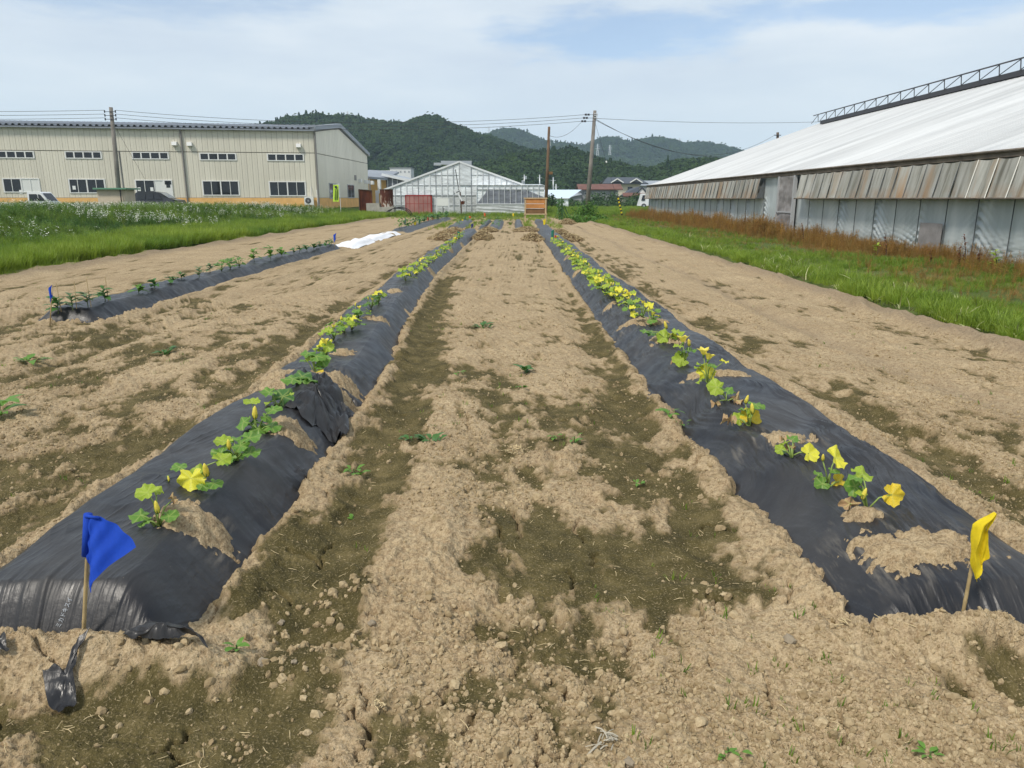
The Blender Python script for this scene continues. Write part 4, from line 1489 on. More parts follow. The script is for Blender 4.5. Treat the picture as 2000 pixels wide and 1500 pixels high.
M_CLEAR = film_mat('clear_film', (.80, .84, .86), .95)
M_CLEAR2 = film_mat('shade_film', (.20, .215, .25), .92)
M_DIRTY = film_mat('dirty_film', (.54, .56, .56), .96)
M_BAR, _, _ = mat('white_bar', (.66, .68, .69), .5, .4)
M_GBAR, _, _ = mat('grey_bar', (.36, .38, .40), .5, .4)
M_RED, _, _ = mat('red_frame', (.30, .035, .03), .6)
M_PINK, _, _ = mat('red_film', (.34, .17, .15), .5, .3, vary=.2, vscale=1.2)
M_RUST, _nt, _b = mat('rust', None, .85, .2)
_co = _nt.add('ShaderNodeNewGeometry').outputs['Position']
_c = _nt.ramp(_nt.noise(_nt.mapping(_co, (2, 2, .5)), 1.6, 5, .65), [(.35, (.055, .018, .012)), (.58, (.14, .045, .022))])
_nt.set(_b, 'Base Color', _c)
M_RUSTW, _nt, _b = mat('rust_peeling', None, .8, .2)
_co = _nt.add('ShaderNodeNewGeometry').outputs['Position']
_zz = _nt.add('ShaderNodeSeparateXYZ', {'Vector': _co}).outputs['Z']
_f = _nt.math('ADD', _nt.noise(_nt.mapping(_co, (2.6, 2.6, .8)), 1.6, 5, .7), _nt.math('MULTIPLY', _nt.math('SUBTRACT', 1.5, _zz), .14))
_c = _nt.ramp(_f, [(.50, (.085, .028, .018)), (.56, (.20, .11, .07)), (.60, (.52, .48, .42))])
_nt.set(_b, 'Base Color', _c)
FY = 73.0


def fpt(px, py):
    return at_y(px, py, FY)


def build_far_greenhouse():
    ap, le, ri, wr = fpt(897, 316), fpt(748, 372), fpt(1024, 364), fpt(1062, 365)
    x0, x1, xa, xw = le.x, ri.x, ap.x, wr.x
    ze, zr, za, zw = le.z, ri.z, ap.z, wr.z
    D = 34.0
    r = empty('film_greenhouse', (xa, FY, 0), 'clear film gabled greenhouse with white bars at the end of the field', 'greenhouse')

    def top(x):
        return za + (ze - za) * (x - xa) / (x0 - xa) if x < xa else za + (zr - za) * (x - xa) / (x1 - xa)
    xd = fpt(932, 390).x                                       # where the low wing's front begins
    # gable front as film panes between bars, a pane an object
    n = 24
    zmid, zlow = fpt(900, 382).z, fpt(900, 342).z
    xs = [x0 + (x1 - x0) * k / n for k in range(n + 1)]
    for a, b in zip(xs[:-1], xs[1:]):
        a2, b2 = a + .04, b - .04
        for lo, hi, mt in ((0, zmid, M_DIRTY), (zmid + .05, None, M_CLEAR)):
            mb = MB()
            ha, hb = (hi, hi) if hi else (top(a2) - .04, top(b2) - .04)
            if hi is None and min(ha, hb) < lo + .05: continue
            mb.hexa([(a2, FY, lo), (b2, FY, lo), (b2, FY + .02, lo), (a2, FY + .02, lo), (a2, FY, ha), (b2, FY, hb), (b2, FY + .02, hb), (a2, FY + .02, ha)])
            mb.build('film_pane', mt, r)
    for k, x in enumerate(xs):
        mb = MB(); w = .05 if k % 4 else .09
        mb.box((x - w / 2, FY - .06, 0), (x + w / 2, FY + .05, top(x))); mb.build('upright', M_BAR if k % 3 else M_GBAR, r)
    for z, (a, b) in ((zmid, (x0, x1)), (fpt(900, 362).z, (fpt(775, 362).x, fpt(1024, 362).x)), (zlow, (fpt(835, 342).x, fpt(965, 342).x)), (fpt(900, 401).z, (x0, x1))):
        mb = MB(); mb.box((a, FY - .05, z - .025), (b, FY + .04, z + .025)); mb.build('cross_bar', M_GBAR, r)
    for (a, b) in ((x0, xa), (xa, x1)):
        mb = MB(); mb.bar((a - (.3 if a == x0 else 0), FY - .05, top(a) - (.08 if a == x0 else 0)), (b + (.3 if b == x1 else 0), FY - .05, top(b)), .14, .16); mb.build('gable_bar', M_BAR, r)
    # diagonal braces behind the film
    for (pa, pb) in (((866, 348), (895, 362)), ((920, 358), (955, 344))):
        a, b = fpt(*pa), fpt(*pb)
        mb = MB(); mb.bar(a + Vector((0, .3, 0)), b + Vector((0, .3, 0)), .09); mb.build('brace', M_BAR, r)
    # roof slopes, hoops inside, side walls
    for (a, b, za_, zb_) in ((x0, xa, ze, za), (xa, x1, za, zr)):
        for k in range(8):
            y0, y1 = FY + .06 + k * D / 8, FY + (k + 1) * D / 8
            mb = MB(); mb.quad((a, y0, za_ + .05), (b, y0, zb_ + .05), (b, y1 - .05, zb_ + .05), (a, y1 - .05, za_ + .05)); mb.build('roof_film', M_CLEAR, r)
    for k in range(1, 7):
        y = FY + k * D / 7
        mb = MB()
        mb.bar((x0, y, ze), (xa, y, za), .08); mb.bar((xa, y, za), (x1, y, zr), .08); mb.bar((x0, y, 0), (x0, y, ze), .08); mb.bar((x1, y, 0), (x1, y, zr), .08); mb.bar((x0, y, ze), (x1, y, zr), .06)
        mb.build('hoop', M_BAR, r)
    mb = MB(); mb.quad((x0, FY, 0), (x0, FY + D, 0), (x0, FY + D, ze), (x0, FY, ze)); mb.quad((x1, FY + .1, 0), (x1, FY + D, 0), (x1, FY + D, zr), (x1, FY + .1, zr))
    mb.build('side_film', M_CLEAR, r)
    mb = MB(); mb.add([(x0, FY + D, 0), (x1, FY + D, 0), (x1, FY + D, zr), (xa, FY + D, za), (x0, FY + D, ze)], [(0, 1, 2, 3, 4)]); mb.build('back_film', M_DIRTY, r)
    # paler top-centre flap
    a, b = fpt(897, 320), fpt(920, 362)
    mb = MB(); mb.hexa([(a.x + .1, FY - .1, b.z), (b.x, FY - .1, b.z), (b.x, FY - .08, b.z), (a.x + .1, FY - .08, b.z), (a.x + .1, FY - .1, top(a.x + .1) - .12), (b.x, FY - .1, top(b.x) - .12), (b.x, FY - .08, top(b.x) - .12), (a.x + .1, FY - .08, top(a.x + .1) - .12)])
    mb.build('vent_flap', film_mat('pale_film', (.66, .70, .72), .95), r)
    # red-framed door leaf
    a, b = fpt(791.5, 381), fpt(845, 415)
    yy = FY - .22
    mb = MB(); mb.box((a.x + .08, yy + .02, .02), (b.x - .08, yy + .05, a.z - .08)); dd = mb.build('sliding_door', M_PINK, r)
    mb = MB()
    mb.box((a.x, yy, 0), (a.x + .09, yy + .08, a.z)); mb.box((b.x - .16, yy, 0), (b.x, yy + .08, a.z)); mb.box((a.x, yy, a.z - .10), (b.x, yy + .085, a.z + .02))
    mb.box((a.x, yy - .005, 0), (b.x, yy + .075, .10))
    for k in range(1, 6):
        x = a.x + (b.x - a.x) * k / 6
        mb.box((x - .02, yy + .01, .10), (x + .02, yy + .06, a.z - .1))
    for z in (a.z * .55,): mb.box((a.x + .09, yy + .012, z), (b.x - .16, yy + .05, z + .04))
    mb.build('door_frame', M_RED, dd)
    # low wing in front on the right: grey curtain and slack clear skirt
    xa2, xb2 = xd, xw
    ztop, zmid2 = fpt(940, 362).z, fpt(940, 398).z
    yf = FY - 1.2
    def sk(s, t):
        x = xa2 + (xb2 - xa2) * s
        wv = .06 * math.sin((t * 9 + s * 5 + 2 * float(fbm(s * 3, t * 2, 195, 2))) * 2.4) * (1 - t)
        return (x, yf + wv, t * zmid2)
    mb = MB(); mb.grid(sk, 30, 16); mb.build('skirt_film', M_DIRTY, r, True)
    def cu(s, t):
        x = xa2 + (xb2 - xa2) * s
        zt = zmid2 + (fpt(940, 372).z - zmid2) * (min(1, s * 6) if s < .15 else 1 - .5 * max(0, s - .75) / .25)
        return (x, yf + .05 + .03 * math.sin(s * 40 + 2 * t), zmid2 + (zt - zmid2) * t)
    mb = MB(); mb.grid(cu, 40, 6); mb.build('shade_curtain', M_CLEAR2, r, True)
    mb = MB(); mb.quad((xa2, yf + .1, zmid2), (xb2, yf + .1, zmid2), (xb2, yf + .1, ztop), (xa2, yf + .1, ztop)); mb.build('upper_film', M_CLEAR, r)
    mb = MB(); mb.quad((xa2, yf, ztop), (xb2, yf, ztop), (xb2, FY + 8, ztop + .25), (xa2, FY + 8, ztop + .25)); mb.build('roof_film', M_CLEAR, r)
    mb = MB(); mb.quad((xb2, yf, 0), (xb2, FY + 20, 0), (xb2, FY + 20, ztop), (xb2, yf, ztop)); mb.build('side_film', M_CLEAR, r)
    mb = MB(); mb.box((xa2, yf - .05, zmid2 - .05), (xb2, yf + .0, zmid2 + .03)); mb.build('cross_bar', M_BAR, r)
    for z in (ztop, fpt(940, 370).z):
        mb = MB(); mb.box((xa2, yf + .0, z - .03), (xb2, yf + .06, z + .02)); mb.build('cross_bar', M_GBAR, r)
    for k in range(13):
        x = xa2 + (xb2 - xa2) * k / 12
        mb = MB(); mb.box((x - .02, yf - .02, zmid2), (x + .02, yf + .07, ztop)); mb.build('upright', M_BAR, r)
    # stones and hose at the foot
    return r


build_far_greenhouse()

# ---- things standing before the far greenhouse
def on(px, py, y):
    p = at_y(px, py, y)
    return p


M_WOOD, _, _ = mat('orange_board', (.48, .215, .07), .75, .25, vary=.22, vscale=2.5)
M_WOODD, _, _ = mat('brown_board', (.20, .115, .055), .8, .2, vary=.25, vscale=2.5)
M_TIMBER, _, _ = mat('pale_timber', (.48, .36, .21), .8, .2, vary=.2, vscale=4)


def build_board():
    Y = 48.0
    a, b = at_y(1026, 386, Y), at_y(1066, 386, Y)
    z = lambda py: at_y(1046, py, Y).z
    r = empty('notice_board', ((a.x + b.x) / 2, Y, 0), 'blank orange wooden board on two pale timber posts at the field end', 'board')
    for x in (a.x, b.x):
        mb = MB(); mb.box((x - .05, Y - .02, -.1), (x + .05, Y + .08, z(386))); mb.build('post', M_TIMBER, r)
    for ya, yb, m in ((388, 397.5, M_WOOD), (398.3, 407, M_WOOD), (407.8, 417, M_WOODD)):
        mb = MB(); mb.box((a.x + .05, Y + (0 if m is M_WOOD else .05), z(yb)), (b.x - .05, Y + (.03 if m is M_WOOD else .07), z(ya))); mb.build('board', m, r)
    for py in (387, 418):
        mb = MB(); mb.box((a.x - .1, Y - .05, z(py) - .04), (b.x + .1, Y - .025, z(py) + .03)); mb.build('rail', M_TIMBER, r)


def build_white_sign():
    Y = 68.0
    a, b = at_y(852.5, 387, Y), at_y(876.5, 387, Y)
    z = lambda py: at_y(864, py, Y).z
    r = empty('white_sign', ((a.x + b.x) / 2, Y, 0), 'blank white sign board on two thin white posts before the film greenhouse', 'sign')
    mb = MB(); mb.box((a.x + .05, Y, z(402)), (b.x - .05, Y + .04, z(387))); mb.build('panel', M_BLIND, r)
    for x in (a.x, b.x):
        mb = MB(); mb.box((x - .04, Y + .01, -.1), (x + .04, Y + .07, z(386))); mb.build('post', M_BAR, r)
    mb = MB(); mb.box((a.x, Y - .01, z(387)), (b.x, Y + .05, z(386))); mb.build('rail', M_BAR, r)
    c = at_y(865.5, 403, Y)
    q = empty('water_tap', (c.x, Y - .1, 0), 'small tap standpipe under the blank white sign', 'tap')
    mb = MB(); mb.tube([(c.x, Y - .1, 0), (c.x, Y - .1, c.z)], .03, 6); mb.build('pipe', M_STEEL, q)
    mb = MB(); mb.tube([(c.x, Y - .1, c.z - .1), (c.x + .16, Y - .14, c.z - .08), (c.x + .2, Y - .14, c.z - .2)], .03, 6); mb.build('spout', M_BAR, q)


M_MACH, _, _ = mat('worn_machine', (.10, .07, .05), .7, .3, vary=.4, vscale=5)


def build_machine():
    Y = 69.0
    p = lambda px, py, d=0: at_y(px, py, Y + d)
    c = p(901, 414)
    r = empty('winch_post', (c.x, Y, 0), 'rusty post with slanting arm and winch leaning before the film greenhouse', 'post')
    mb = MB(); mb.bar((p(902, 418).x, Y, 0), p(898.5, 372), .10); mb.build('mast', M_MACH, r)
    mb = MB(); mb.bar(p(896, 371, -.1), p(889.5, 331, -.1), .07, .09); mb.build('boom', M_STEEL, r)
    mb = MB(); mb.bar(p(894, 376, -.15), p(905, 398, -.15), .16, .13); mb.build('lower_arm', M_BAR, r)
    mb = MB(); mb.bar(p(886.8, 370, -.15), p(891, 379, -.15), .15, .14); mb.build('bracket', M_BAR, r)
    mb = MB(); mb.bar(p(896.5, 366, -.22), p(900.5, 374.5, -.22), .22, .14); mb.build('bracket', M_BAR, r)
    mb = MB(); mb.bar(p(888, 378, -.1), p(899, 372, -.1), .08); mb.build('cross_arm', M_STEEL, r)
    q = p(904, 396, -.2)
    mb = MB(); mb.tube([q + Vector((0, -.14, 0)), q + Vector((0, .14, 0))], .17, 12); mb.build('drum', M_RUST, r)
    mb = MB(); mb.bar(q + Vector((.05, -.16, -.15)), q + Vector((.22, -.16, .16)), .05); mb.build('crank', M_MACH, r)


def build_rusty():
    Y = 66.0
    a, b, t = at_y(700.5, 370, Y), at_y(724.5, 372, Y), at_y(712, 371, Y)
    r = empty('steel_screen', ((a.x + b.x) / 2, Y, .3), 'dark maroon rusty steel panel standing left of the peeling tank', 'panel')
    mb = MB(); mb.hexa([(a.x, Y, .1), (b.x, Y + .4, .1), (b.x, Y + .46, .1), (a.x, Y + .06, .1), (a.x, Y, a.z), (b.x, Y + .4, b.z), (b.x, Y + .46, b.z), (a.x, Y + .06, a.z)]); mb.build('sheet', M_RUST, r)
    mb = MB(); mb.bar((a.x, Y - .02, a.z), (b.x, Y + .38, b.z), .06); mb.bar((a.x, Y - .02, .1), (a.x, Y - .02, a.z), .07); mb.bar((b.x, Y + .38, .1), (b.x, Y + .38, b.z), .05); mb.build('edge_frame', M_MACH, r)
    a, b = at_y(739.5, 370.5, Y), at_y(765.5, 370.5, Y)
    c = (a + b) / 2
    zb = at_y(750, 404, Y).z
    r = empty('rusty_tank', (c.x, Y, 0), 'peeling rusty white round tank on a concrete footing beside the film greenhouse', 'tank')
    rr = (b.x - a.x) / 2
    mb = MB(); mb.tube([(c.x, Y + rr, zb), (c.x, Y + rr, a.z)], rr, 20); mb.build('drum', M_RUSTW, r)
    mb = MB(); mb.tube([(c.x, Y + rr, a.z), (c.x, Y + rr, a.z + .05)], rr + .04, 20); mb.build('rim', M_MACH, r)
    M_CONC, _, _ = mat('concrete', (.36, .34, .29), .9, .2, vary=.2, vscale=3)
    mb = MB(); mb.box((c.x - rr - .1, Y - .1, -.2), (c.x + rr + .1, Y + 2 * rr, zb)); mb.build('footing', M_CONC, r)
    p = at_y(733, 398, Y)
    mb = MB(); mb.box((p.x - .8, Y, -.1), (p.x + .35, Y + .5, p.z + .05)); o = mb.build('concrete_block', M_CONC, None, origin=(p.x, Y, 0)); tag(o, 'pale concrete block between the rusty panel and the tank', 'block')
    a, b = at_y(733.5, 372, Y + 2), at_y(740, 372, Y + 2)
    mb = MB()
    for k in range(6):
        x = a.x + (b.x - a.x) * k / 6
        mb.bar((x, Y + 2 + .03 * (k % 2), .1), (x, Y + 2 + .03 * (k % 2), a.z), (b.x - a.x) / 6, .02)
    o = mb.build('grey_sheet', M_METAL, None, origin=(a.x, Y + 2, .1)); tag(o, 'narrow grey corrugated sheet behind the peeling tank', 'sheet')
    a = at_y(775, 404, Y - 2)
    mb = MB()
    for k in range(3):
        mb.tube([(a.x + 1.0 * math.cos(t) + .1 * k, Y - 2 + .2 * k, .15 + (.55 + .05 * k) * math.sin(t)) for t in np.linspace(-.1, 3.2, 14)], .03, 6)
    o = mb.build('hose_coil', M_DARK, None, origin=(a.x, Y - 2, 0)); tag(o, 'black hose looped against the film greenhouse wall', 'hose')


build_board(); build_white_sign(); build_machine(); build_rusty()


# ---- orange annexe, grey greenhouse and buildings behind
def build_annexe():
    Y = 106.0
    a, b = at_y(719, 346, Y), at_y(754, 352, Y + 6)
    M_AN, _, _ = mat('orange_wall', (.55, .33, .12), .8, .2, vary=.1, vscale=1)
    r = empty('orange_annexe', (a.x, Y, 0), 'low orange-walled annexe with grey roof behind the workshop gable', 'building')
    mb = MB(); mb.hexa([(a.x - 3, Y, 0), (b.x, Y + 6, 0), (b.x, Y + 16, 0), (a.x - 3, Y + 16, 0), (a.x - 3, Y, a.z), (b.x, Y + 6, b.z), (b.x, Y + 16, b.z), (a.x - 3, Y + 16, a.z)]); mb.build('wall', M_AN, r)
    mb = MB(); u_ = Vector((0, 0, .35))
    P = [(a.x - 3, Y - .5, a.z), (b.x + .3, Y + 5.4, b.z), (b.x + .3, Y + 17, b.z + 1.3), (a.x - 3, Y + 17, a.z + 1.3)]
    mb.hexa([*P, *[(x, y, z + .3) for x, y, z in P]]); mb.build('roof', M_ROOF, r)
    c = at_y(724, 360, Y + 1)
    mb = MB(); mb.tube([(c.x, Y + .4, .2), (c.x, Y + .4, a.z)], .1, 6); mb.build('downpipe', M_PIPE, r)
    for px in (739, 741.5):
        c = at_y(px, 362, Y + 3)
        mb = MB(); mb.box((c.x, Y + 2.4, c.z - 1.1), (c.x + .16, Y + 3.4, c.z + .8)); mb.build('window', M_WHITE, r)
    c = at_y(727.5, 357, Y + 2)
    mb = MB(); mb.box((c.x - .2, Y + .9, c.z - .25), (c.x + .25, Y + 2, c.z + .25)); mb.build('vent_hood', M_WHITE, r)
    # grey glasshouse between
    Y2 = 112.0
    r = empty('grey_greenhouse', (at_y(775, 360, Y2).x, Y2, 0), 'dark grey greenhouse with white sloping roof edge left of the film greenhouse', 'greenhouse')
    p = [at_y(752, 345, Y2), at_y(800, 358, Y2), at_y(800, 380, Y2), at_y(752, 380, Y2)]
    mb = MB(); mb.add([*p, *[q + Vector((0, 14, 0)) for q in p]], [(0, 3, 2, 1), (4, 5, 6, 7), (0, 1, 5, 4), (1, 2, 6, 5), (3, 0, 4, 7)]); mb.build('wall', M_CLEAR2, r)
    mb = MB(); mb.bar(p[0] + Vector((-.4, -.3, .3)), p[1] + Vector((.8, -.3, .2)), .5, .35); mb.build('roof_edge', M_BAR, r)
    mb = MB(); mb.add([p[0] + Vector((0, 0, .5)), p[1] + Vector((0, 0, .4)), p[1] + Vector((0, 20, .6)), p[0] + Vector((0, 20, .6))], [(0, 1, 2, 3)]); mb.build('roof', M_METAL, r)
    for k in range(5):
        x = p[0].x + (p[1].x - p[0].x) * (k + .5) / 5
        mb = MB(); mb.box((x - .05, Y2 - .1, 0), (x + .05, Y2 + .05, p[0].z + (p[1].z - p[0].z) * (k + .5) / 5)); mb.build('upright', M_BAR, r)
    # white factory on the slope
    Y3 = 400.0
    a, b = at_y(741, 329, Y3), at_y(803, 341, Y3)
    r = empty('hillside_works', ((a.x + b.x) / 2, Y3, 0), 'white flat-roofed works building far off on the foot of the hill', 'building')
    m0 = a.x + (b.x - a.x) * .34
    mb = MB(); mb.box((a.x, Y3, 2), (m0, Y3 + 12, a.z - 1.0)); mb.build('wall', M_WHITE, r)
    mb = MB(); mb.box((m0, Y3 - 1, 2), (b.x, Y3 + 12, a.z)); mb.build('wall', M_WHITE, r)
    for k in range(5):
        x = m0 + (b.x - m0) * (k + .35) / 5
        mb = MB(); mb.box((x, Y3 - 1.1, a.z - 2.2), (x + .9, Y3 - .95, a.z - 1.2)); mb.build('window', M_GREYF, r)
    mb = MB(); mb.box((m0 - .3, Y3 - 1.3, a.z), (b.x + .3, Y3 + 12.3, a.z + .35)); mb.build('roof', M_GREYF, r)
    # gantry showing over the peak
    Y4 = 116.0
    a, b = at_y(847, 319, Y4), at_y(921, 314, Y4)
    r = empty('roof_gantry', ((a.x + b.x) / 2, Y4, 0), 'pale grey roof ventilator deck showing above the far greenhouse peak', 'roof deck')
    mb = MB(); mb.box((a.x, Y4, a.z - .3), (a.x + 1.1, Y4 + 2, a.z + .1)); mb.build('deck_end', M_METAL, r)
    mb = MB(); mb.box((a.x + 1.1, Y4, b.z - .55), (b.x, Y4 + 2, b.z)); mb.build('deck', M_METAL, r)
    mb = MB(); mb.box((b.x - .9, Y4 - .05, b.z - .8), (b.x, Y4 + 2.05, b.z - .1)); mb.build('deck_end', M_METAL, r)
    for t in (.35, .75):
        x = a.x + (b.x - a.x) * t
        mb = MB(); mb.box((x - .08, Y4 + .8, 0), (x + .08, Y4 + 1.0, b.z - .5)); mb.build('post', M_METAL, r)


build_annexe()

# ---- houses to the right
M_REDROOF, _, _ = mat('red_brown_roof', (.15, .068, .05), .7, .3, vary=.2, vscale=.6)
M_GREYW, _, _ = mat('grey_house_wall', (.27, .275, .285), .8, .2, vary=.08, vscale=.4)
M_CREAMW, _, _ = mat('cream_house_wall', (.62, .56, .44), .8, .2)
M_BLACKT, _, _ = mat('black_tile', (.04, .045, .055), .4, .5, vary=.3, vscale=1.2)
M_BLUEGH, _, _ = mat('blue_white_film', (.58, .68, .78), .4, .5)
M_HWHITE, _, _ = mat('white_plaster', (.75, .75, .73), .8, .2)


def gable_roof(mb, x0, x1, y0, y1, ze, zr, over=.6, th=.25, xi=0.0):
    ym = (y0 + y1) / 2
    for (ya, yb) in ((y0 - over, ym), (y1 + over, ym)):
        P = [(x0 - over, ya, ze), (x1 + over, ya, ze), (x1 + over - xi, yb, zr), (x0 - over + xi, yb, zr)]
        mb.hexa([*P, *[(x, y, z + th) for x, y, z in P]])


def build_houses():
    Y = 225.0
    p = lambda px, py, d=0: at_y(px, py, Y + d)
    a, b = p(1137, 372), p(1192, 372)
    c = p(1210, 372)
    ze, zr, zm = p(1160, 371).z, p(1160, 360.5).z, p(1160, 395).z
    r = empty('red_roof_house', ((a.x + b.x) / 2, Y, 0), 'two-storey grey house with long red-brown roof beside the leaning pole', 'house')
    y1 = Y + 9
    mb = MB(); mb.box((a.x, Y, zm - 1), (b.x, y1, ze + .2)); mb.build('upper_wall', M_GREYW, r)
    mb = MB(); mb.box((a.x + .1, Y + .1, -.3), (c.x, y1 - .1, zm - 1)); mb.build('lower_wall', M_HWHITE, r)
    mb = MB(); mb.hexa([(b.x, Y + .6, zm - 1), (c.x, Y + 2.5, zm - 1), (c.x, y1, zm - 1), (b.x, y1, zm - 1), (b.x, Y + .6, ze + .2), (c.x, Y + 2.5, ze - .2), (c.x, y1, ze - .2), (b.x, y1, ze + .2)]); mb.build('gable_wall', M_GREYW, r)
    mb = MB(); mb.add([(c.x + .05, Y + 1, ze), (c.x + .05, y1, ze), (c.x + .05, Y + 4.5, zr + .2)], [(0, 1, 2)]); mb.build('gable_end', M_HWHITE, r)
    mb = MB(); gable_roof(mb, a.x - .3, c.x, Y, y1, ze, zr, .9); mb.build('roof', M_REDROOF, r)
    for px, w_ in ((1142, 5), (1161, 8), (1175, 8)):
        q, q2 = p(px, 375), p(px + w_, 381)
        mb = MB(); mb.box((q.x, Y - .1, q2.z), (q2.x, Y + .02, q.z)); wn = mb.build('window', M_WHITE, r)
        for t in (0.06, .54):
            mb = MB(); mb.box((q.x + (q2.x - q.x) * t, Y - .14, q2.z + .12), (q.x + (q2.x - q.x) * (t + .4), Y - .11, q.z - .12)); mb.build('pane', M_GLASS, wn)
    q, q2 = p(1201, 375, 1.2), p(1206, 382, 1.2)
    mb = MB(); mb.box((q.x, Y + .9, q2.z), (q2.x, Y + 2, q.z)); mb.build('window', M_HWHITE, r)
    # low lean-to on the left
    q, q2, q3 = p(1113, 386, -4), p(1137, 375, -4), p(1137, 384, -4)
    r2 = empty('lean_to_shed', (q.x, Y - 4, 0), 'low pale lean-to with a sloping grey roof left of the red-roof house', 'shed')
    mb = MB(); mb.hexa([(q.x, Y - 4, -.2), (q2.x - .1, Y - 4, -.2), (q2.x - .1, Y + 2, -.2), (q.x, Y + 2, -.2), (q.x, Y - 4, q.z), (q2.x - .1, Y - 4, q2.z - .9), (q2.x - .1, Y + 2, q2.z - .9), (q.x, Y + 2, q.z)]); mb.build('wall', M_GREYW, r2)
    mb = MB(); P = [(q.x - .4, Y - 4.5, q.z), (q2.x - .1, Y - 4.5, q2.z - .8), (q2.x - .1, Y + 3, q2.z - .1), (q.x - .4, Y + 3, q.z + .5)]; mb.hexa([*P, *[(x, y, z + .2) for x, y, z in P]]); mb.build('roof', M_METAL, r2)
    for px, m in ((1110, M_DARK), (1123, M_GLASS)):
        q4 = p(px, 391, -4)
        mb = MB(); mb.box((q4.x, Y - 4.15, .1), (q4.x + 1.1, Y - 3.98, q4.z)); mb.build('window', m, r2)
    # black tiled house behind
    Y2 = 262.0
    p = lambda px, py, d=0: at_y(px, py, Y2 + d)
    r = empty('black_tile_house', (p(1220, 380).x, Y2, 0), 'large cream house with black tiled hip roof and two white dormer gables', 'house')
    a, b = p(1190, 362), p(1250, 362)
    ze, zr = p(1200, 360).z, p(1200, 347).z
    mb = MB(); mb.box((a.x, Y2, -.3), (b.x, Y2 + 12, ze + .1)); mb.build('wall', M_CREAMW, r)
    mb = MB(); gable_roof(mb, a.x - 1.2, b.x + 1.2, Y2, Y2 + 12, ze, zr, 1.4, .3, 2.6); mb.build('roof', M_BLACKT, r)
    for px in (1206, 1243):
        c = p(px, 349.5, -1.8)
        w_ = 1.9
        mb = MB(); mb.add([(c.x - w_, Y2 - 1.6, c.z - 1.1), (c.x + w_, Y2 - 1.6, c.z - 1.1), (c.x, Y2 - 1.6, c.z), (c.x - w_, Y2 + 4, c.z - 1.1), (c.x + w_, Y2 + 4, c.z - 1.1), (c.x, Y2 + 4, c.z)], [(0, 1, 2), (0, 2, 5, 3), (2, 1, 4, 5)]); dm = mb.build('dormer', M_BLACKT, r)
        mb = MB()
        for sgn in (-1, 1):
            mb.bar((c.x + sgn * w_ * 1.12, Y2 - 1.7, c.z - 1.2), (c.x, Y2 - 1.7, c.z + .08), .25, .34)
        mb.build('barge_board', M_HWHITE, dm)
    for px in (1226,):
        q, q2 = p(px, 365), p(px + 9, 372)
        mb = MB(); mb.box((q.x, Y2 - .15, q2.z), (q2.x, Y2, q.z)); mb.build('window', M_GLASS, r)
    # lower front wing
    Y3 = 240.0
    p = lambda px, py, d=0: at_y(px, py, Y3 + d)
    a, b = p(1213, 385), p(1256, 385)
    ze, zr = p(1230, 383).z, p(1230, 365).z
    mb = MB(); mb.box((a.x + .4, Y3, -.3), (b.x, Y3 + 8, ze)); mb.build('wing_wall', M_CREAMW, r)
    mb = MB(); P = [(a.x - .6, Y3 - .8, ze - .2), (b.x - 2.5, Y3 - .8, ze - .2), (b.x - .4, Y3 + 4, zr), (a.x + 3.2, Y3 + 4, zr - .8)]; mb.hexa([*P, *[(x, y, z + .25) for x, y, z in P]]); mb.build('wing_roof', M_BLACKT, r)
    c = p(1254, 368, -1)
    mb = MB(); mb.add([(c.x - 2.3, Y3 - 1, ze - .1), (c.x + 2.3, Y3 - 1, ze - .1), (c.x, Y3 - 1, c.z)], [(0, 1, 2)]); mb.build('wing_gable', M_HWHITE, r)
    mb = MB()
    for sgn in (-1, 1): mb.bar((c.x + sgn * 2.7, Y3 - 1.1, ze - .3), (c.x, Y3 - 1.1, c.z + .3), .3, .4)
    mb.build('barge_board', M_BLACKT, r)
    q = p(1236, 384, -3)
    mb = MB(); P = [(q.x - 3, Y3 - 3, q.z), (q.x + 4.5, Y3 - 3, q.z), (q.x + 4.5, Y3 - .8, q.z + 1.0), (q.x - 3, Y3 - .8, q.z + 1.0)]; mb.hexa([*P, *[(x, y, z + .2) for x, y, z in P]]); mb.build('porch_roof', M_REDROOF, r)
    # grey long roof right of it
    q, q2 = at_y(1248, 354.5, 290), at_y(1292, 356, 290)
    r = empty('grey_roof_barn', (q.x, 290, 0), 'long grey roofed barn showing behind the black tiled house', 'barn')
    mb = MB(); mb.box((q.x, 290, -.3), (q2.x + 8, 300, q.z - 1.6)); mb.build('wall', M_GREYW, r)
    mb = MB(); gable_roof(mb, q.x, q2.x + 8, 290, 300, q.z - 1.6, q.z + .2, .5); mb.build('roof', M_METAL, r)
    # fence of pale boards at the house front
    M_FB, _, _ = mat('fence_board', (.38, .35, .30), .8)
    q, q2 = at_y(1214, 396, 205), at_y(1250, 390, 205)
    r = empty('board_fence', ((q.x + q2.x) / 2, 205, 0), 'pale vertical board fence in front of the black tiled house', 'fence')
    mb = MB(); mb.box((0, 0, 0), (.22, .04, q2.z)); fb = mb.mesh('fence_board', M_FB)
    nb = int((q2.x - q.x) / .3)
    for k in range(nb): put('fence_board', fb, r, (q.x + .3 * k, 205, 0))
    mb = MB(); mb.box((q.x, 205.05, q2.z * .75), (q2.x, 205.1, q2.z * .82)); mb.build('rail', M_FB, r)
    # blue-white greenhouse
    Y4 = 150.0
    a, b = at_y(1064, 398, Y4), at_y(1110, 398, Y4)
    zt, zl, zbm = at_y(1080, 370.5, Y4 + 6).z, at_y(1080, 387.5, Y4).z, 0
    b2 = at_y(1136, 372, Y4 + 6)
    r = empty('blue_white_greenhouse', ((a.x + b.x) / 2, Y4, 0), 'low greenhouse with pale blue-white film roof behind the orange board', 'greenhouse')
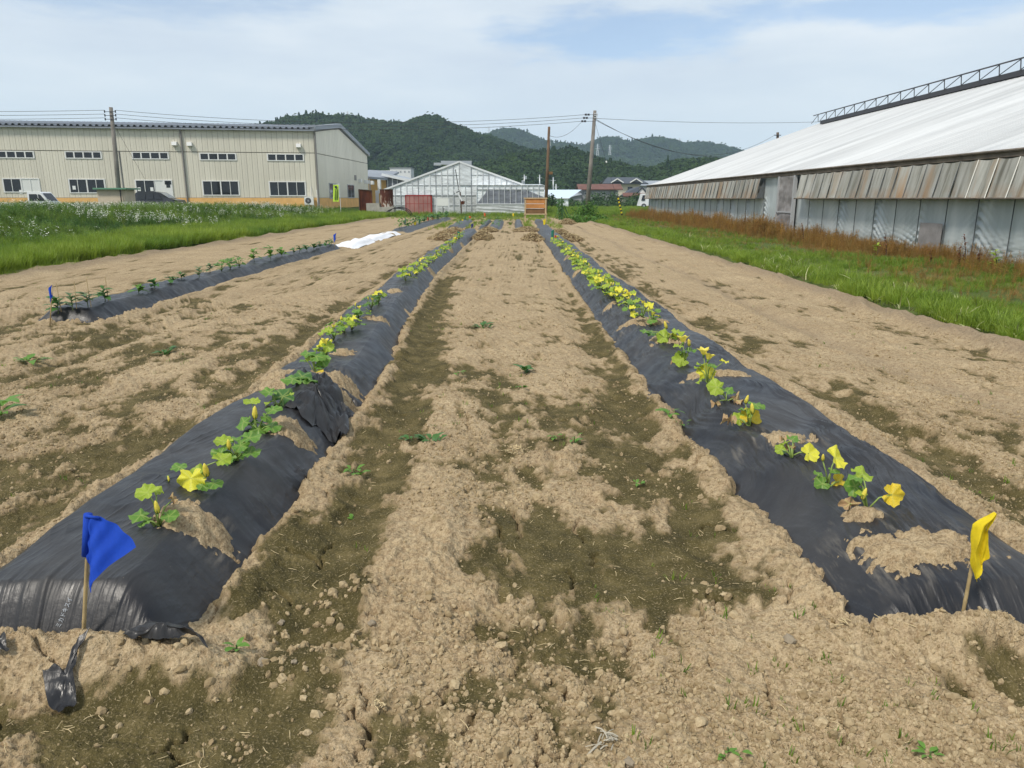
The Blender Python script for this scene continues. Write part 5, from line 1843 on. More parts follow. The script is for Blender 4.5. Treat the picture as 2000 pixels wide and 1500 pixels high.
    mb = MB(); mb.box((a.x - 3, Y4, -.2), (b.x, Y4 + 12, zl)); mb.build('film_wall', M_CLEAR, r)
    mb = MB(); mb.add([(a.x - 3, Y4 - .2, zl), (b.x + .1, Y4 - .2, zl), (b2.x, Y4 + 6, zt), (a.x - 3, Y4 + 6, zt), (a.x - 3, Y4 + 12, zl), (b.x + .1, Y4 + 12, zl)], [(0, 1, 2, 3), (3, 2, 5, 4), (1, 5, 2)]); mb.build('film_roof', M_BLUEGH, r)
    mb = MB(); mb.bar((a.x - 3, Y4 - .25, zl), (b.x + .1, Y4 - .25, zl), .12); mb.build('eave_bar', M_BAR, r)


build_houses()
# ================================================================== HILLS, FOREST, HAZE
HILLS = [
    ('hill', 'forested hill with a twin rounded top behind the workshop', 640.0, 430.0,
     [(380, 285), (440, 272), (500, 258), (560, 248), (600, 241), (640, 231), (662, 225), (690, 226), (730, 233), (770, 238), (800, 241), (818, 232), (835, 229), (858, 232), (880, 244), (900, 252), (930, 263), (960, 270), (1000, 288), (1040, 303), (1090, 318), (1140, 334), (1200, 350), (1260, 372)], 12, 6500, 5.2),
    ('hill', 'nearer low wooded hill behind the poles and houses', 430.0, 330.0,
     [(700, 388), (780, 375), (840, 360), (900, 340), (960, 318), (1000, 306), (1040, 298), (1070, 294), (1112, 291), (1135, 298), (1160, 306), (1190, 313), (1240, 326), (1270, 330), (1300, 318), (1330, 312), (1360, 309), (1390, 310), (1430, 316), (1500, 326), (1600, 340)], 22, 5200, 4.2),
    ('hill', 'far hazy blue ridge with pylons', 1500.0, 1050.0,
     [(820, 290), (880, 272), (930, 268), (955, 264), (970, 258), (990, 255), (1010, 258), (1030, 266), (1055, 276), (1075, 281), (1110, 284), (1140, 288), (1165, 276), (1180, 274), (1200, 276), (1215, 283), (1240, 279), (1260, 275), (1285, 277), (1310, 284), (1318, 287), (1340, 283), (1370, 286), (1400, 291), (1430, 298), (1460, 306), (1520, 324), (1620, 345), (1720, 360)], 32, 6000, 10.0),
]
M_HILL, _, _ = mat('hill_floor', (.022, .034, .014), .95, .1, vary=.3, vscale=.02)


def crown_mat(name, c0, c1):
    m, nt, b = mat(name, None, .85, .15)
    co = nt.add('ShaderNodeTexCoord').outputs['Object']
    r = nt.add('ShaderNodeObjectInfo').outputs['Random']
    t = nt.attr('tint', 'INSTANCER')
    f = nt.noise(co, 3.2, 4, .65)
    c = nt.mix(nt.math('ADD', nt.math('MULTIPLY', r, .45), nt.math('MULTIPLY', t, .55)), c0, c1)
    c = nt.mix(nt.ramp(f, [(.35, .65), (.65, 0.0)]), c, tuple(.45 * v for v in c0))
    nt.set(b, 'Base Color', c)
    return m


M_CROWN = crown_mat('broadleaf_crown', (.016, .040, .013), (.058, .100, .024))
M_CONIF = crown_mat('conifer_crown', (.022, .048, .018), (.045, .082, .028))


def m_crown(seed, conifer=False):
    """a crown as a cluster of leaf clumps: many small facets with gaps and an uneven outline"""
    r = np.random.RandomState(seed)
    mb = MB()
    n = 120 if not conifer else 95
    for k in range(n):
        if conifer:
            t = r.rand() ** .8
            a = r.uniform(0, 6.283)
            rad = (.46 * (1 - t) + .04) * r.uniform(.55, 1.1)
            p = Vector((rad * math.cos(a), rad * math.sin(a), .1 + 1.9 * t))
            nrm = Vector((math.cos(a), math.sin(a), .5))
            s = .15 + .14 * (1 - t)
        else:
            v = Vector((r.normal(), r.normal(), r.normal())).normalized()
            if v.z < -.35: v.z *= -.6
            lob = 1 + .28 * math.sin(3 * math.atan2(v.y, v.x) + seed) + .15 * math.sin(5 * v.z + seed * 2)
            p = Vector((v.x * .62 * lob, v.y * .62 * lob, .55 + v.z * .52 * lob)) * r.uniform(.72, 1.02)
            nrm = v + Vector((0, 0, .3))
            s = r.uniform(.12, .25)
        nrm = (nrm.normalized() + Vector((r.normal(0, .45), r.normal(0, .45), r.normal(0, .45)))).normalized()
        e1 = nrm.cross(Vector((.3, .2, 1))).normalized(); e2 = nrm.cross(e1)
        m_ = r.randint(5, 7)
        vs = []
        for i in range(m_):
            aa = 6.283 * i / m_ + r.uniform(-.3, .3)
            q = s * r.uniform(.6, 1.15)
            vs.append(p + e1 * math.cos(aa) * q + e2 * math.sin(aa) * q - nrm * .05)
        vs.append(p + nrm * s * .35)
        mb.add(vs, [(i, (i + 1) % m_, m_) for i in range(m_)])
    mb.tube([(0, 0, -.5), (0, 0, .5)], [.06, .04], 4)
    return mb.mesh('crown', M_CONIF if conifer else M_CROWN, smooth=False)


crowns = [m_crown(400 + k) for k in range(6)] + [m_crown(420 + k, True) for k in range(3)]


def build_hill(name, label, D1, D0, pts, seed, ntree, tsize):
    pts = [(at_y(px, py, D1).x, max(1.0, at_y(px, py, D1).z - tsize * .8)) for px, py in pts]
    xs = np.array([p[0] for p in pts]); zs = np.array([p[1] for p in pts])

    def hz(x, y):
        t = np.clip((y - D0) / (D1 - D0), -.5, 2)
        cz = np.interp(x * D1 / np.maximum(y, 1) * 0 + x, xs, zs, left=0, right=0)
        up = np.where(t < 1, sstep(-.05, 1.0, t) ** .85, 1 - .6 * sstep(1, 2, t))
        spur = (fbm(x / (D1 * .09) + seed, y / (D1 * .11), seed, 4) - .5) * .55 * np.sin(np.clip(t, 0, 1) * math.pi)
        return cz * np.clip(up + spur, 0, 1.0) - 1.0
    X, Y = np.meshgrid(np.linspace(xs[0], xs[-1], 150), np.linspace(D0, D1 + (D1 - D0) * .7, 60))
    z = hz(X.ravel(), Y.ravel())
    me = np_mesh(name, np.stack([X.ravel(), Y.ravel(), z], 1), grid_faces(150, 60), M_HILL)
    o = bpy.data.objects.new(name, me); C.objects.link(o)
    tag(o, label, kind='structure')
    n = ntree
    x = NR.uniform(xs[0], xs[-1], n * 2)
    t = NR.rand(n * 2) ** .9 * 1.06
    y = D0 + (D1 - D0) * t
    k = np.abs(x - 0) < .78 * y
    x, y = x[k][:n], y[k][:n]
    xc = np.linspace(xs[0], xs[-1], int((xs[-1] - xs[0]) / (tsize * .55)))
    x = np.concatenate([x, xc + NR.normal(0, tsize * .2, len(xc))]); y = np.concatenate([y, np.full(len(xc), D1) + NR.normal(0, 3, len(xc))])
    z = hz(x, y)
    kk = z > -.5
    x, y, z = x[kk], y[kk], z[kk]
    tn = fbm(x / 60, y / 60, seed + 3, 3)
    idx = np.where(NR.rand(len(x)) < sstep(.58, .72, fbm(x / 90, y / 50, seed + 5, 3)) * .4, NR.randint(6, 9, len(x)), NR.randint(0, 6, len(x)))
    sc = tsize * NR.uniform(.65, 1.25, len(x)) * np.where(idx > 5, .62, .95)
    scatter('forest', np.stack([x, y, z], 1), rot_z(len(x), .06), sc, idx, crowns, np.clip(1.6 * tn - .3 + NR.normal(0, .12, len(x)), 0, 1), 'dense dark green woodland covering the ' + label, 'woodland')


for h in HILLS: build_hill(*h)

# ---- pylons on the ridges
M_PYL, _, _ = mat('pylon_steel', (.55, .57, .60), .5)


def build_pylon(px, py, pyb, D, label, wmul=1.0):
    t, b = at_y(px, py, D), at_y(px, pyb, D)
    H = t.z - b.z
    r = empty('power_pylon', b, label, 'pylon')
    th = .0011 * D * wmul * .30
    mb = MB()
    for sx in (-1, 1):
        for sy in (-1, 1):
            mb.bar(b + Vector((sx * H * .11, sy * H * .11, 0)), t + Vector((sx * H * .01, sy * H * .01, 0)), th)
    for k in range(6):
        z0, z1 = k / 6, (k + 1) / 6
        w0, w1 = H * (.11 - .10 * z0), H * (.11 - .10 * z1)
        mb.bar(b + Vector((-w0, -w0, H * z0)), b + Vector((w1, -w1, H * z1)), th * .7); mb.bar(b + Vector((w0, -w0, H * z0)), b + Vector((-w1, -w1, H * z1)), th * .7)
    mb.build('lattice', M_PYL, r)
    for k, z in enumerate((.60, .75, .90)):
        w_ = H * (.22 - .03 * k)
        mb = MB(); mb.bar(b + Vector((-w_, 0, H * z)), b + Vector((w_, 0, H * z)), th); mb.build('cross_arm', M_PYL, r)


build_pylon(1167, 281, 304, 1150, 'left of two pale lattice pylons on the blue ridge right of the leaning pole')
build_pylon(1191, 283, 303, 1150, 'right of two pale lattice pylons on the blue ridge right of the leaning pole')
build_pylon(955, 247, 266, 1480, 'lone faint pylon on the skyline in the dip right of the twin-topped hill')
build_pylon(1327, 270, 285, 1490, 'faint pylon on the skyline beside the ridge of the white greenhouse')
build_pylon(679, 217, 227, 640, 'small mast among the trees on the top of the left hill')

# ---- haze
m = bpy.data.materials.new('haze')
m.use_nodes = True
_nt = NT(m.node_tree)
_nt.n.clear()
_v = _nt.add('ShaderNodeVolumePrincipled', {'Color': (.62, .80, 1.0, 1), 'Density': .00021})
_o = _nt.add('ShaderNodeOutputMaterial')
m.node_tree.links.new(_v.outputs[0], _o.inputs['Volume'])
mb = MB(); mb.box((-1700, -60, -1.4), (1700, 1990, 165))
o = mb.build('haze', m)
tag(o, 'thin summer haze over the valley', kind='stuff')
o.display_type = 'WIRE'

# ================================================================== POLES AND WIRES
M_POLE, _, _ = mat('grey_pole', (.20, .185, .165), .9, .2, vary=.25, vscale=2)
M_POLEB, _, _ = mat('brown_pole', (.145, .095, .06), .9, .2, vary=.3, vscale=2)
M_WIRE, _, _ = mat('wire', (.05, .05, .055), .6)
M_INS, _, _ = mat('insulator', (.04, .042, .05), .3, .5)


def wire(name, label, a, b, sag, rad=.014):
    a, b = Vector(a), Vector(b)
    n = 22
    mb = MB()
    mb.tube([a.lerp(b, t) - Vector((0, 0, sag * 4 * t * (1 - t))) for t in np.linspace(0, 1, n)], rad, 4)
    o = mb.build(name, M_WIRE, None, origin=(a.x, a.y, a.z))
    return tag(o, label, 'wire', 'overhead wires')


def pole(name, label, px0, py0, px1, py1, Y, r0, r1, material):
    b, t = at_y(px0, py0, Y), at_y(px1, py1, Y)
    b.z = min(b.z, 0)
    rt = empty(name, b, label, 'utility pole')
    mb = MB(); mb.tube([b, b.lerp(t, .5) + Vector((.02, 0, 0)), t], [r0, (r0 + r1) / 2, r1], 10); mb.build('shaft', material, rt, True)
    return rt, b, t


pl, plb, plt = pole('utility_pole', 'grey utility pole standing in the left meadow in front of the beige workshop', 235, 412, 216.5, 209.5, 58, .19, .13, M_POLE)
for k in range(3):
    q = plb.lerp(plt, .96 - .033 * k)
    mb = MB(); mb.bar(q + Vector((-.45, -.15, 0)), q + Vector((.42, -.15, 0)), .035)
    for dx in (-.42, .38): mb.tube([q + Vector((dx, -.15, -.08)), q + Vector((dx, -.15, .10))], .05, 6)
    mb.build('insulator', M_INS, pl)
mb = MB(); mb.tube([plb.lerp(plt, .62) + Vector((.25, .1, 0)), plb + Vector((.42, .1, 0))], .06, 6); mb.build('cable_duct', M_PIPE, pl)
p3, p3b, p3t = pole('utility_pole', 'leaning grey-brown utility pole with its foot wrapped in green vines', 1145.5, 415, 1162, 216, 63, .20, .13, M_POLE)
for k in range(3):
    q = p3b.lerp(p3t, .962 - .030 * k)
    mb = MB(); mb.bar(q + Vector((-.8 - .12 * k, -.12, -.02)), q + Vector((.1, -.12, 0)), .03)
    for dx in (-.5, -.72): mb.tube([q + Vector((dx - .12 * k, -.12, -.07)), q + Vector((dx - .12 * k, -.12, .07))], .09, 6)
    mb.build('insulator', M_INS, p3)
mb = MB()
for t in (.93, .95, .965): mb.tube([p3b.lerp(p3t, t) + Vector((-.06, -.16, 0)), p3b.lerp(p3t, t) + Vector((.22, -.16, .02))], .05, 6)
mb.build('clamp', M_METAL, p3)
p2, p2b, p2t = pole('utility_pole', 'thin brown wooden pole right behind the orange board', 1065, 416, 1072.5, 247.5, 70, .17, .11, M_POLEB)
mb = MB(); q = p2b.lerp(p2t, .85); mb.bar(q + Vector((.1, -.14, .3)), q + Vector((.18, -.14, -.5)), .05); mb.build('bracket', M_METAL, p2)
q = at_y(1074, 338, 69.8); mb = MB(); mb.box((q.x - .1, 69.7, q.z - .12), (q.x + .25, 69.9, q.z + .12)); mb.build('plate', M_WOODD, p2)
p4, p4b, p4t = pole('utility_pole', 'dark pole top showing over the white greenhouse roof', 1516, 420, 1519, 258.5, 96, .2, .16, M_MACH)
q = p4b.lerp(p4t, .965); mb = MB(); mb.bar(q + Vector((-.5, -.2, 0)), q + Vector((.35, -.2, 0)), .08); mb.build('cross_arm', M_INS, p4)
# small far poles
for px, py, lab in ((1024, 341, 'thin far pole with a lamp box by the film greenhouse wing'), (1054, 341, 'thin pale far pole just left of the brown wooden pole'), (1080.5, 346, 'thin far pole between the brown and the leaning poles'), (857, 0, ''), (1086, 359, 'short far pole with a cross piece above the blue-white greenhouse')):
    if not lab: continue
    rt, b, t = pole('utility_pole', lab, px, 392, px, py, 170, .16, .12, M_METAL)
    mb = MB(); mb.bar(t + Vector((-.55, 0, -.7)), t + Vector((.6, 0, -.7)), .1); mb.build('cross_arm', M_METAL, rt)
    if px == 1024:
        mb = MB(); mb.box((t.x - .6, 169.7, t.z - 2.1), (t.x - .1, 170.1, t.z - 1.2)); mb.box((t.x + .1, 169.7, t.z - 1.0), (t.x + .55, 170.1, t.z - .3)); mb.build('lamp_box', M_METAL, rt)

for k, (dz, lab) in enumerate(((.96, 'top'), (.927, 'middle'), (.894, 'lowest'))):
    a = plb.lerp(plt, dz) + Vector((.40, -.15, .1)); b = p3b.lerp(p3t, .962 - .03 * k) + Vector((-.75 - .12 * k, -.12, 0))
    wire('power_line', '%s of the three lines from the meadow pole to the leaning pole' % lab, a, b, .75)
    a2 = plb.lerp(plt, dz) + Vector((-.42, -.15, .1)); b2 = Vector((a2.x - 34, 50, a2.z - .2 + .02 * k))
    wire('power_line', '%s of the three lines leaving the meadow pole to the left' % lab, a2, b2, .35)
wire('power_line', 'slack line from the leaning pole to the brown wooden pole', p3b.lerp(p3t, .90) + Vector((-1.0, -.1, 0)), p2b.lerp(p2t, .905), .55)
wire('power_line', 'long level line from the leaning pole towards the ridge of the white greenhouse', p3b.lerp(p3t, .93), at_y(1640, 236.5, 75), .25)
wire('power_line', 'upper of two slack lines from the leaning pole to the pole behind the greenhouse', p3b.lerp(p3t, .93), p4b.lerp(p4t, .965) + Vector((-.45, -.2, 0)), 2.6, .018)
wire('power_line', 'lower of two slack lines from the leaning pole', p3b.lerp(p3t, .92), at_y(1460, 300, 88), 1.3, .018)
g0, g1 = p3b.lerp(p3t, .92), at_y(1216, 412, 62)
g1.z = 0
gm = g0.lerp(g1, .82)
wire('guy_wire', 'thin stay wire of the leaning pole running down to the striped guard', g0, gm, .02, .010)
q = g0.lerp(g1, .42); mb = MB(); mb.tube([q, q + (g1 - g0).normalized() * .14], .06, 6); o = mb.build('guy_insulator', M_HWHITE, None, origin=q); tag(o, 'white bobbin insulator on the stay wire', 'insulator')
# striped guard, each band a piece
M_YEL, _, _ = mat('yellow_band', (.70, .55, .03), .6)
ga, gb = at_y(1206.5, 383, 62), at_y(1215, 420, 62)
gb.z = max(gb.z, 0)
rt = empty('guy_guard', gb, 'black and yellow striped guard tube on the stay wire in the paddock', 'guard')
for k in range(11):
    mb = MB(); mb.tube([gb.lerp(ga, k / 11), gb.lerp(ga, (k + 1) / 11)], .07, 8); mb.build('band', M_YEL if k % 2 else M_DARK, rt)
wire('guy_wire', 'thin stay wire of the meadow pole slanting over the workshop wall', plb.lerp(plt, .88), at_y(283, 350, 66), .02, .010)

# ================================================================== VEHICLES, SHED, BANNER
M_CARW, _, _ = mat('white_paint', (.74, .75, .76), .25, .5)
M_CARD, _, _ = mat('dark_paint', (.03, .033, .04), .2, .6)
M_TYRE, _, _ = mat('tyre', (.02, .02, .02), .8)


def wheel(root, x, y, z, r):
    mb = MB(); mb.tube([(x, y - .08, z), (x, y + .08, z)], r, 14); w_ = mb.build('wheel', M_TYRE, root)
    mb = MB(); mb.tube([(x, y - .10, z), (x, y + .10, z)], r * .55, 10); mb.build('rim', M_METAL, w_)


def build_truck():
    Y = 60.0
    a, b = at_y(52, 375, Y), at_y(98, 392, Y)
    S = 1.0
    zr = at_y(70, 374.5, Y).z
    g = zr - 1.78
    x0 = a.x
    r = empty('kei_truck', (x0, Y, g), 'small white pickup truck behind the meadow flowers at far left', 'truck')
    w2 = 1.4
    def prism(pts, y0, y1):
        mb = MB(); n = len(pts)
        mb.add([(x, y0, z) for x, z in pts] + [(x, y1, z) for x, z in pts], [tuple(range(n))[::-1], tuple(range(n, 2 * n))] + [(i, (i + 1) % n, n + (i + 1) % n, n + i) for i in range(n)])
        return mb
    zz = lambda h: g + h
    prism([(x0, zz(.35)), (x0 + 1.75, zz(.35)), (x0 + 1.80, zz(.75)), (x0 + 1.62, zz(1.02)), (x0 + 1.10, zz(1.70)), (x0 + .98, zz(1.78)), (x0 + .12, zz(1.78)), (x0, zz(1.70))], Y, Y + w2).build('cab', M_CARW, r)
    prism([(x0 + .12, zz(1.08)), (x0 + .80, zz(1.08)), (x0 + .80, zz(1.55)), (x0 + .72, zz(1.60)), (x0 + .16, zz(1.60))], Y - .02, Y + .02).build('side_window', M_GLASS, r)
    prism([(x0 + .86, zz(1.08)), (x0 + 1.40, zz(1.08)), (x0 + 1.04, zz(1.56)), (x0 + .86, zz(1.60))], Y - .02, Y + .02).build('side_window', M_GLASS, r)
    mb = MB(); n_ = Vector((.79, 0, .61)) * .02
    P = [(x0 + 1.58, Y + .1, zz(1.07)), (x0 + 1.58, Y + w2 - .1, zz(1.07)), (x0 + 1.14, Y + w2 - .15, zz(1.66)), (x0 + 1.14, Y + .15, zz(1.66))]
    mb.add([tuple(Vector(p) + n_) for p in P], [(0, 1, 2, 3)]); mb.build('windscreen', M_GLASS, r)
    mb = MB(); mb.box((x0 + .86, Y - .16, zz(1.10)), (x0 + .93, Y - .02, zz(1.30))); mb.build('mirror', M_DARK, r)
    mb = MB(); mb.box((x0 - 1.95, Y, zz(.55)), (x0 - .06, Y + w2, zz(.62))); mb.build('bed', M_CARW, r)
    for y in (Y, Y + w2 - .04):
        mb = MB(); mb.box((x0 - 1.95, y, zz(.62)), (x0 - .06, y + .04, zz(.92))); mb.build('bed_side', M_CARW, r)
    mb = MB(); mb.box((x0 - 1.95, Y + .04, zz(.62)), (x0 - 1.91, Y + w2 - .04, zz(.92))); mb.build('tailgate', M_CARW, r)
    for x in (x0 + 1.25, x0 - 1.2):
        wheel(r, x, Y + .05, zz(.27), .27); wheel(r, x, Y + w2 - .05, zz(.27), .27)
    mb = MB(); mb.box((x0 + 1.76, Y + .12, zz(.62)), (x0 + 1.83, Y + .36, zz(.80))); mb.build('headlight', M_BLIND, r)
    mb = MB(); mb.box((x0 + 1.76, Y + w2 - .36, zz(.62)), (x0 + 1.83, Y + w2 - .12, zz(.80))); mb.build('headlight', M_BLIND, r)


def build_car():
    Y = 67.0
    a, b = at_y(261, 374, Y), at_y(346, 384, Y)
    zr = at_y(285, 373.8, Y).z
    x0, x1 = a.x, b.x
    L = x1 - x0
    g = zr - 1.75
    r = empty('parked_car', (x0, Y, g), 'dark estate car parked before the workshop, only its roof above the meadow', 'car')
    zz = lambda h: g + h
    mb = MB()
    prof = [(0, .3), (0, 1.0), (.05, 1.60), (.35, 1.73), (1.6, 1.75), (2.3, 1.66), (3.15, 1.15), (3.9, 1.0), (4.05, .7), (4.05, .3)]
    s = L / 4.05 * 1.02
    prof = [(x0 + x * s, zz(h)) for x, h in prof]
    n = len(prof)
    ins = [.0 if h < zz(1.1) else .12 for _, h in prof]
    mb.add([(x, Y + i, z) for (x, z), i in zip(prof, ins)] + [(x, Y + 1.7 - i, z) for (x, z), i in zip(prof, ins)], [tuple(range(n))[::-1], tuple(range(n, 2 * n))] + [(i, (i + 1) % n, n + (i + 1) % n, n + i) for i in range(n)])
    mb.build('body', M_CARD, r)
    for xa, xb in ((.25, 1.0), (1.08, 1.75), (1.83, 2.55)):
        mb = MB(); mb.add([(x0 + xa * s, Y + .015, zz(1.08)), (x0 + xb * s, Y + .015, zz(1.08)), (x0 + min(xb, 2.15) * s, Y + .105, zz(1.58)), (x0 + xa * s, Y + .105, zz(1.58))], [(0, 1, 2, 3)]); mb.build('side_window', M_GLASS, r)
    M_WS, _, _ = mat('windscreen_glass', (.30, .33, .35), .1, .6)
    mb = MB(); mb.add([(x0 + 3.10 * s, Y + .15, zz(1.20)), (x0 + 3.10 * s, Y + 1.55, zz(1.20)), (x0 + 2.36 * s, Y + 1.5, zz(1.65)), (x0 + 2.36 * s, Y + .2, zz(1.65))], [(0, 1, 2, 3)]); mb.build('windscreen', M_WS, r)
    for x in (.75, 3.3):
        wheel(r, x0 + x * s, Y + .02, zz(.32), .32); wheel(r, x0 + x * s, Y + 1.68, zz(.32), .32)


def build_shed():
    Y = 56.0
    z = lambda py: at_y(215, py, Y).z
    a, b = at_y(189, 374, Y), at_y(247, 374, Y)
    M_GR, _, _ = mat('green_roof', (.12, .26, .17), .5, .4)
    M_SH, _, _ = mat('beige_shed_wall', (.55, .47, .36), .8, .2, vary=.08, vscale=2)
    r = empty('pump_shed', (a.x, Y, .3), 'low beige shed with thin green roof beside the meadow pole', 'shed')
    mb = MB(); mb.box((a.x, Y, .2), (b.x - .2, Y + 1.6, z(370))); mb.build('wall', M_SH, r)
    mb = MB(); mb.box((a.x - .12, Y - .3, z(370)), (b.x + .12, Y + 1.9, z(367))); mb.build('roof', M_GR, r)
    x = at_y(234.5, 380, Y - .2).x
    mb = MB(); mb.box((x - .03, Y - .16, .2), (x + .03, Y - .1, z(370))); mb.build('post', M_DARK, r)


def build_banner():
    Y = 64.0
    a, b = at_y(650, 361, Y), at_y(662.5, 394, Y)
    M_BAN, _, _ = mat('lime_cloth', (.50, .72, .07), .8, .2)
    M_INK, _, _ = mat('dark_print', (.03, .06, .03), .8)
    r = empty('banner', (b.x, Y, .3), 'lime green upright banner with dark lettering beside the workshop gable', 'banner')
    H = a.z - b.z
    w_ = b.x - a.x
    def bx(s, t): return a.x + w_ * s - .05 + .08 * (1 - t), Y + .04 * math.sin(s * 5 + t * 4), a.z - H * t
    mb = MB(); mb.grid(bx, 5, 12); mb.build('cloth', M_BAN, r, True)
    mb = MB(); mb.tube([(b.x + .10, Y + .03, .2), (b.x + .06, Y + .03, a.z + .12)], .022, 6); mb.tube([(b.x + .06, Y + .03, a.z + .04), (a.x, Y + .03, a.z + .04)], .015, 5); mb.build('pole', M_BAR, r)
    mb = MB()
    q = random.Random(5)
    def st(s0, t0, s1, t1, wd=.06):
        p0, p1 = Vector(bx(s0, t0)), Vector(bx(s1, t1))
        p0.y -= .02; p1.y -= .02
        mb.bar(p0, p1, wd, .012, up=(0, 1, 0))
    for s0, t0, s1, t1 in ((.25, .10, .7, .08), (.45, .06, .35, .20), (.3, .15, .6, .16), (.62, .14, .5, .22), (.5, .18, .75, .22), (.7, .12, .72, .17)): st(s0, t0, s1, t1, .075)
    for k in range(7):
        t = .27 + .092 * k
        for c in (.28, .62):
            st(c, t, c + .2, t + .004, .04); st(c + .1, t - .02, c + .08, t + .05, .04); st(c + .02, t + .035, c + .22, t + .045 + .01 * q.random(), .035)
    mb.build('lettering', M_INK, r)


build_truck(); build_car(); build_shed(); build_banner()
# pale parcel van end behind the greenhouse corner
q0, q1 = at_y(1248, 390, 120), at_y(1262, 399, 120)
rt = empty('white_truck', (q0.x, 120, 0), 'white truck cab half hidden by the far corner of the white greenhouse', 'truck')
mb = MB(); z = at_y(1252, 378, 120).z
mb.hexa([(q0.x, 120, .4), (q1.x + 2, 120, .4), (q1.x + 2, 122, .4), (q0.x, 122, .4), (q0.x + .5, 120.1, z), (q1.x + 2, 120.1, z), (q1.x + 2, 121.9, z), (q0.x + .5, 121.9, z)]); mb.build('cab', M_CARW, rt)
mb = MB(); mb.add([(q0.x + .35, 119.95, 1.2), (q0.x + .95, 119.95, 1.2), (q0.x + .95, 120.0, z - .25), (q0.x + .55, 120.0, z - .25)], [(0, 1, 2, 3)]); mb.build('side_window', M_GLASS, rt)
wheel(rt, q0.x + .8, 120.0, .38, .38)
# ================================================================== FAR BEDS, FLEECE, HEAPS, SCRAPS
M_FILMG = film_material('grey_film', (.035, .037, .040), .40)
M_FLEECE, _, _ = mat('white_fleece', (.72, .73, .75), .8, .2, vary=.06, vscale=4, bump=.6, bscale=8)
fl = build_film('sheet', 'fleece_sheet', 'rumpled white sheet laid over the middle of the far left bed', M_FLEECE, 60, 1.0, .01, None, 'sheet')
_far = build_film('far', 'mulch_film', 'grey mulch film on the far left bed beyond the white sheet', M_FILMG, 50)
BEDS = [('plot_a', -3.05, .40, 'leftmost of the short grey film beds in the grass at the field end'), ('plot_b', -1.62, .17, 'narrow film bed in the grass, second from the left of the short far beds'),
        ('plot_c', -.98, .36, 'wider short film bed at the field end, below the winch post'), ('plot_d', .30, .22, 'short film bed in the grass, second from the right of the far beds'), ('plot_e', 1.62, .28, 'rightmost short far bed, in front of the orange board')]
for k, cx, hw, lab in BEDS:
    ROWS[k] = dict(y0=37.6, y1=52.5, c=[(37, cx), (53, cx * 1.02)], w=[(37, hw), (53, hw)], h=[(37, .17), (53, .17)])
    build_film(k, 'mulch_film', lab, M_FILMG, 40)


def film_hit(px, py, r):
    """first point of the bed's film on the line of sight through a place of the photograph"""
    d = ray(px, py)
    t = np.linspace((.36 - CAM_H) / d.z, (-.06 - CAM_H) / d.z, 320)
    X, Y, Z = d.x * t, d.y * t, CAM_H + d.z * t
    _, q = row_s(r, X, Y)
    k = np.nonzero(Z < np.where(q < 1.25, film_z(r, X, Y), -.02))[0]
    return Vector((X[k[0]], Y[k[0]], Z[k[0]])) if len(k) else at_z(px, py)


def straw_heap(px, py, w, h, label):
    p = at_z(px, py)
    r = np.random.RandomState(int(px * 7 + py))
    mb = MB()
    def fn(s, t):
        a, rad = 6.283 * s, t
        n = .75 + .5 * float(vn(np.array(3 + 1.6 * math.cos(a)), np.array(3 + 1.6 * math.sin(a)), int(px)))
        return (p.x + math.cos(a) * rad * w * n, p.y + math.sin(a) * rad * w * .8 * n, h * (1 - rad ** 1.6) * (.8 + .3 * math.sin(a * 3 + px)) - .02)
    mb.grid(fn, 22, 6, 0)
    for k in range(620):
        a, rad = r.uniform(0, 6.283), math.sqrt(r.rand()) * 1.05
        x, y = p.x + math.cos(a) * rad * w, p.y + math.sin(a) * rad * w * .8
        z = max(0, h * (1 - rad ** 1.6)) + r.uniform(0, .05)
        d = Vector((r.normal(), r.normal(), r.normal(0, .45))).normalized() * r.uniform(.06, .20)
        q = Vector((x, y, z + .01))
        mb.tube([q - d / 2, q + Vector((0, 0, .02)), q + d / 2], r.uniform(.003, .008), 3, int(r.rand() < .35) + 1, False)
    o = mb.build('straw_heap', [M_HEAPD, M_STRAW, M_HEAPB], None, origin=(p.x, p.y, 0))
    tag(o, label, 'straw heap', 'heaps of dead plants and straw at the far row ends')


M_HEAPD, _, _ = mat('heap_core', (.16, .11, .06), .9, .1, vary=.3, vscale=9)
M_HEAPB, _, _ = mat('dark_straw', (.17, .11, .055), .9, .1)
for a in ((868, 468, .62, .22, 'low tan heap of dead stalks just left of the red flag, left row'), (888, 455, .60, .20, 'dark heap of dead stalks behind the red and green flags of the left row'),
          (943, 467, .42, .26, 'round straw heap right of the left film row, nearest of the two there'), (955, 452, .45, .16, 'flatter straw heap just behind the round one beside the left row'),
          (1040, 470, .42, .24, 'straw heap left of the right film row, by the two thin stakes'), (1030, 452, .70, .18, 'wide pale straw heap behind the one by the two thin stakes'),
          (1112, 470, .55, .20, 'dark straw heap right of the right film row, nearest of that side'), (1095, 457, .34, .16, 'small dark straw heap just right of the far end of the right row'), (1108, 437, .55, .26, 'straw heap by the green bean frame at the field corner')):
    straw_heap(*a)

# torn film scraps by the near end of the left bed
M_SCRAP = film_material('scrap_film', (.013, .013, .015), .34)


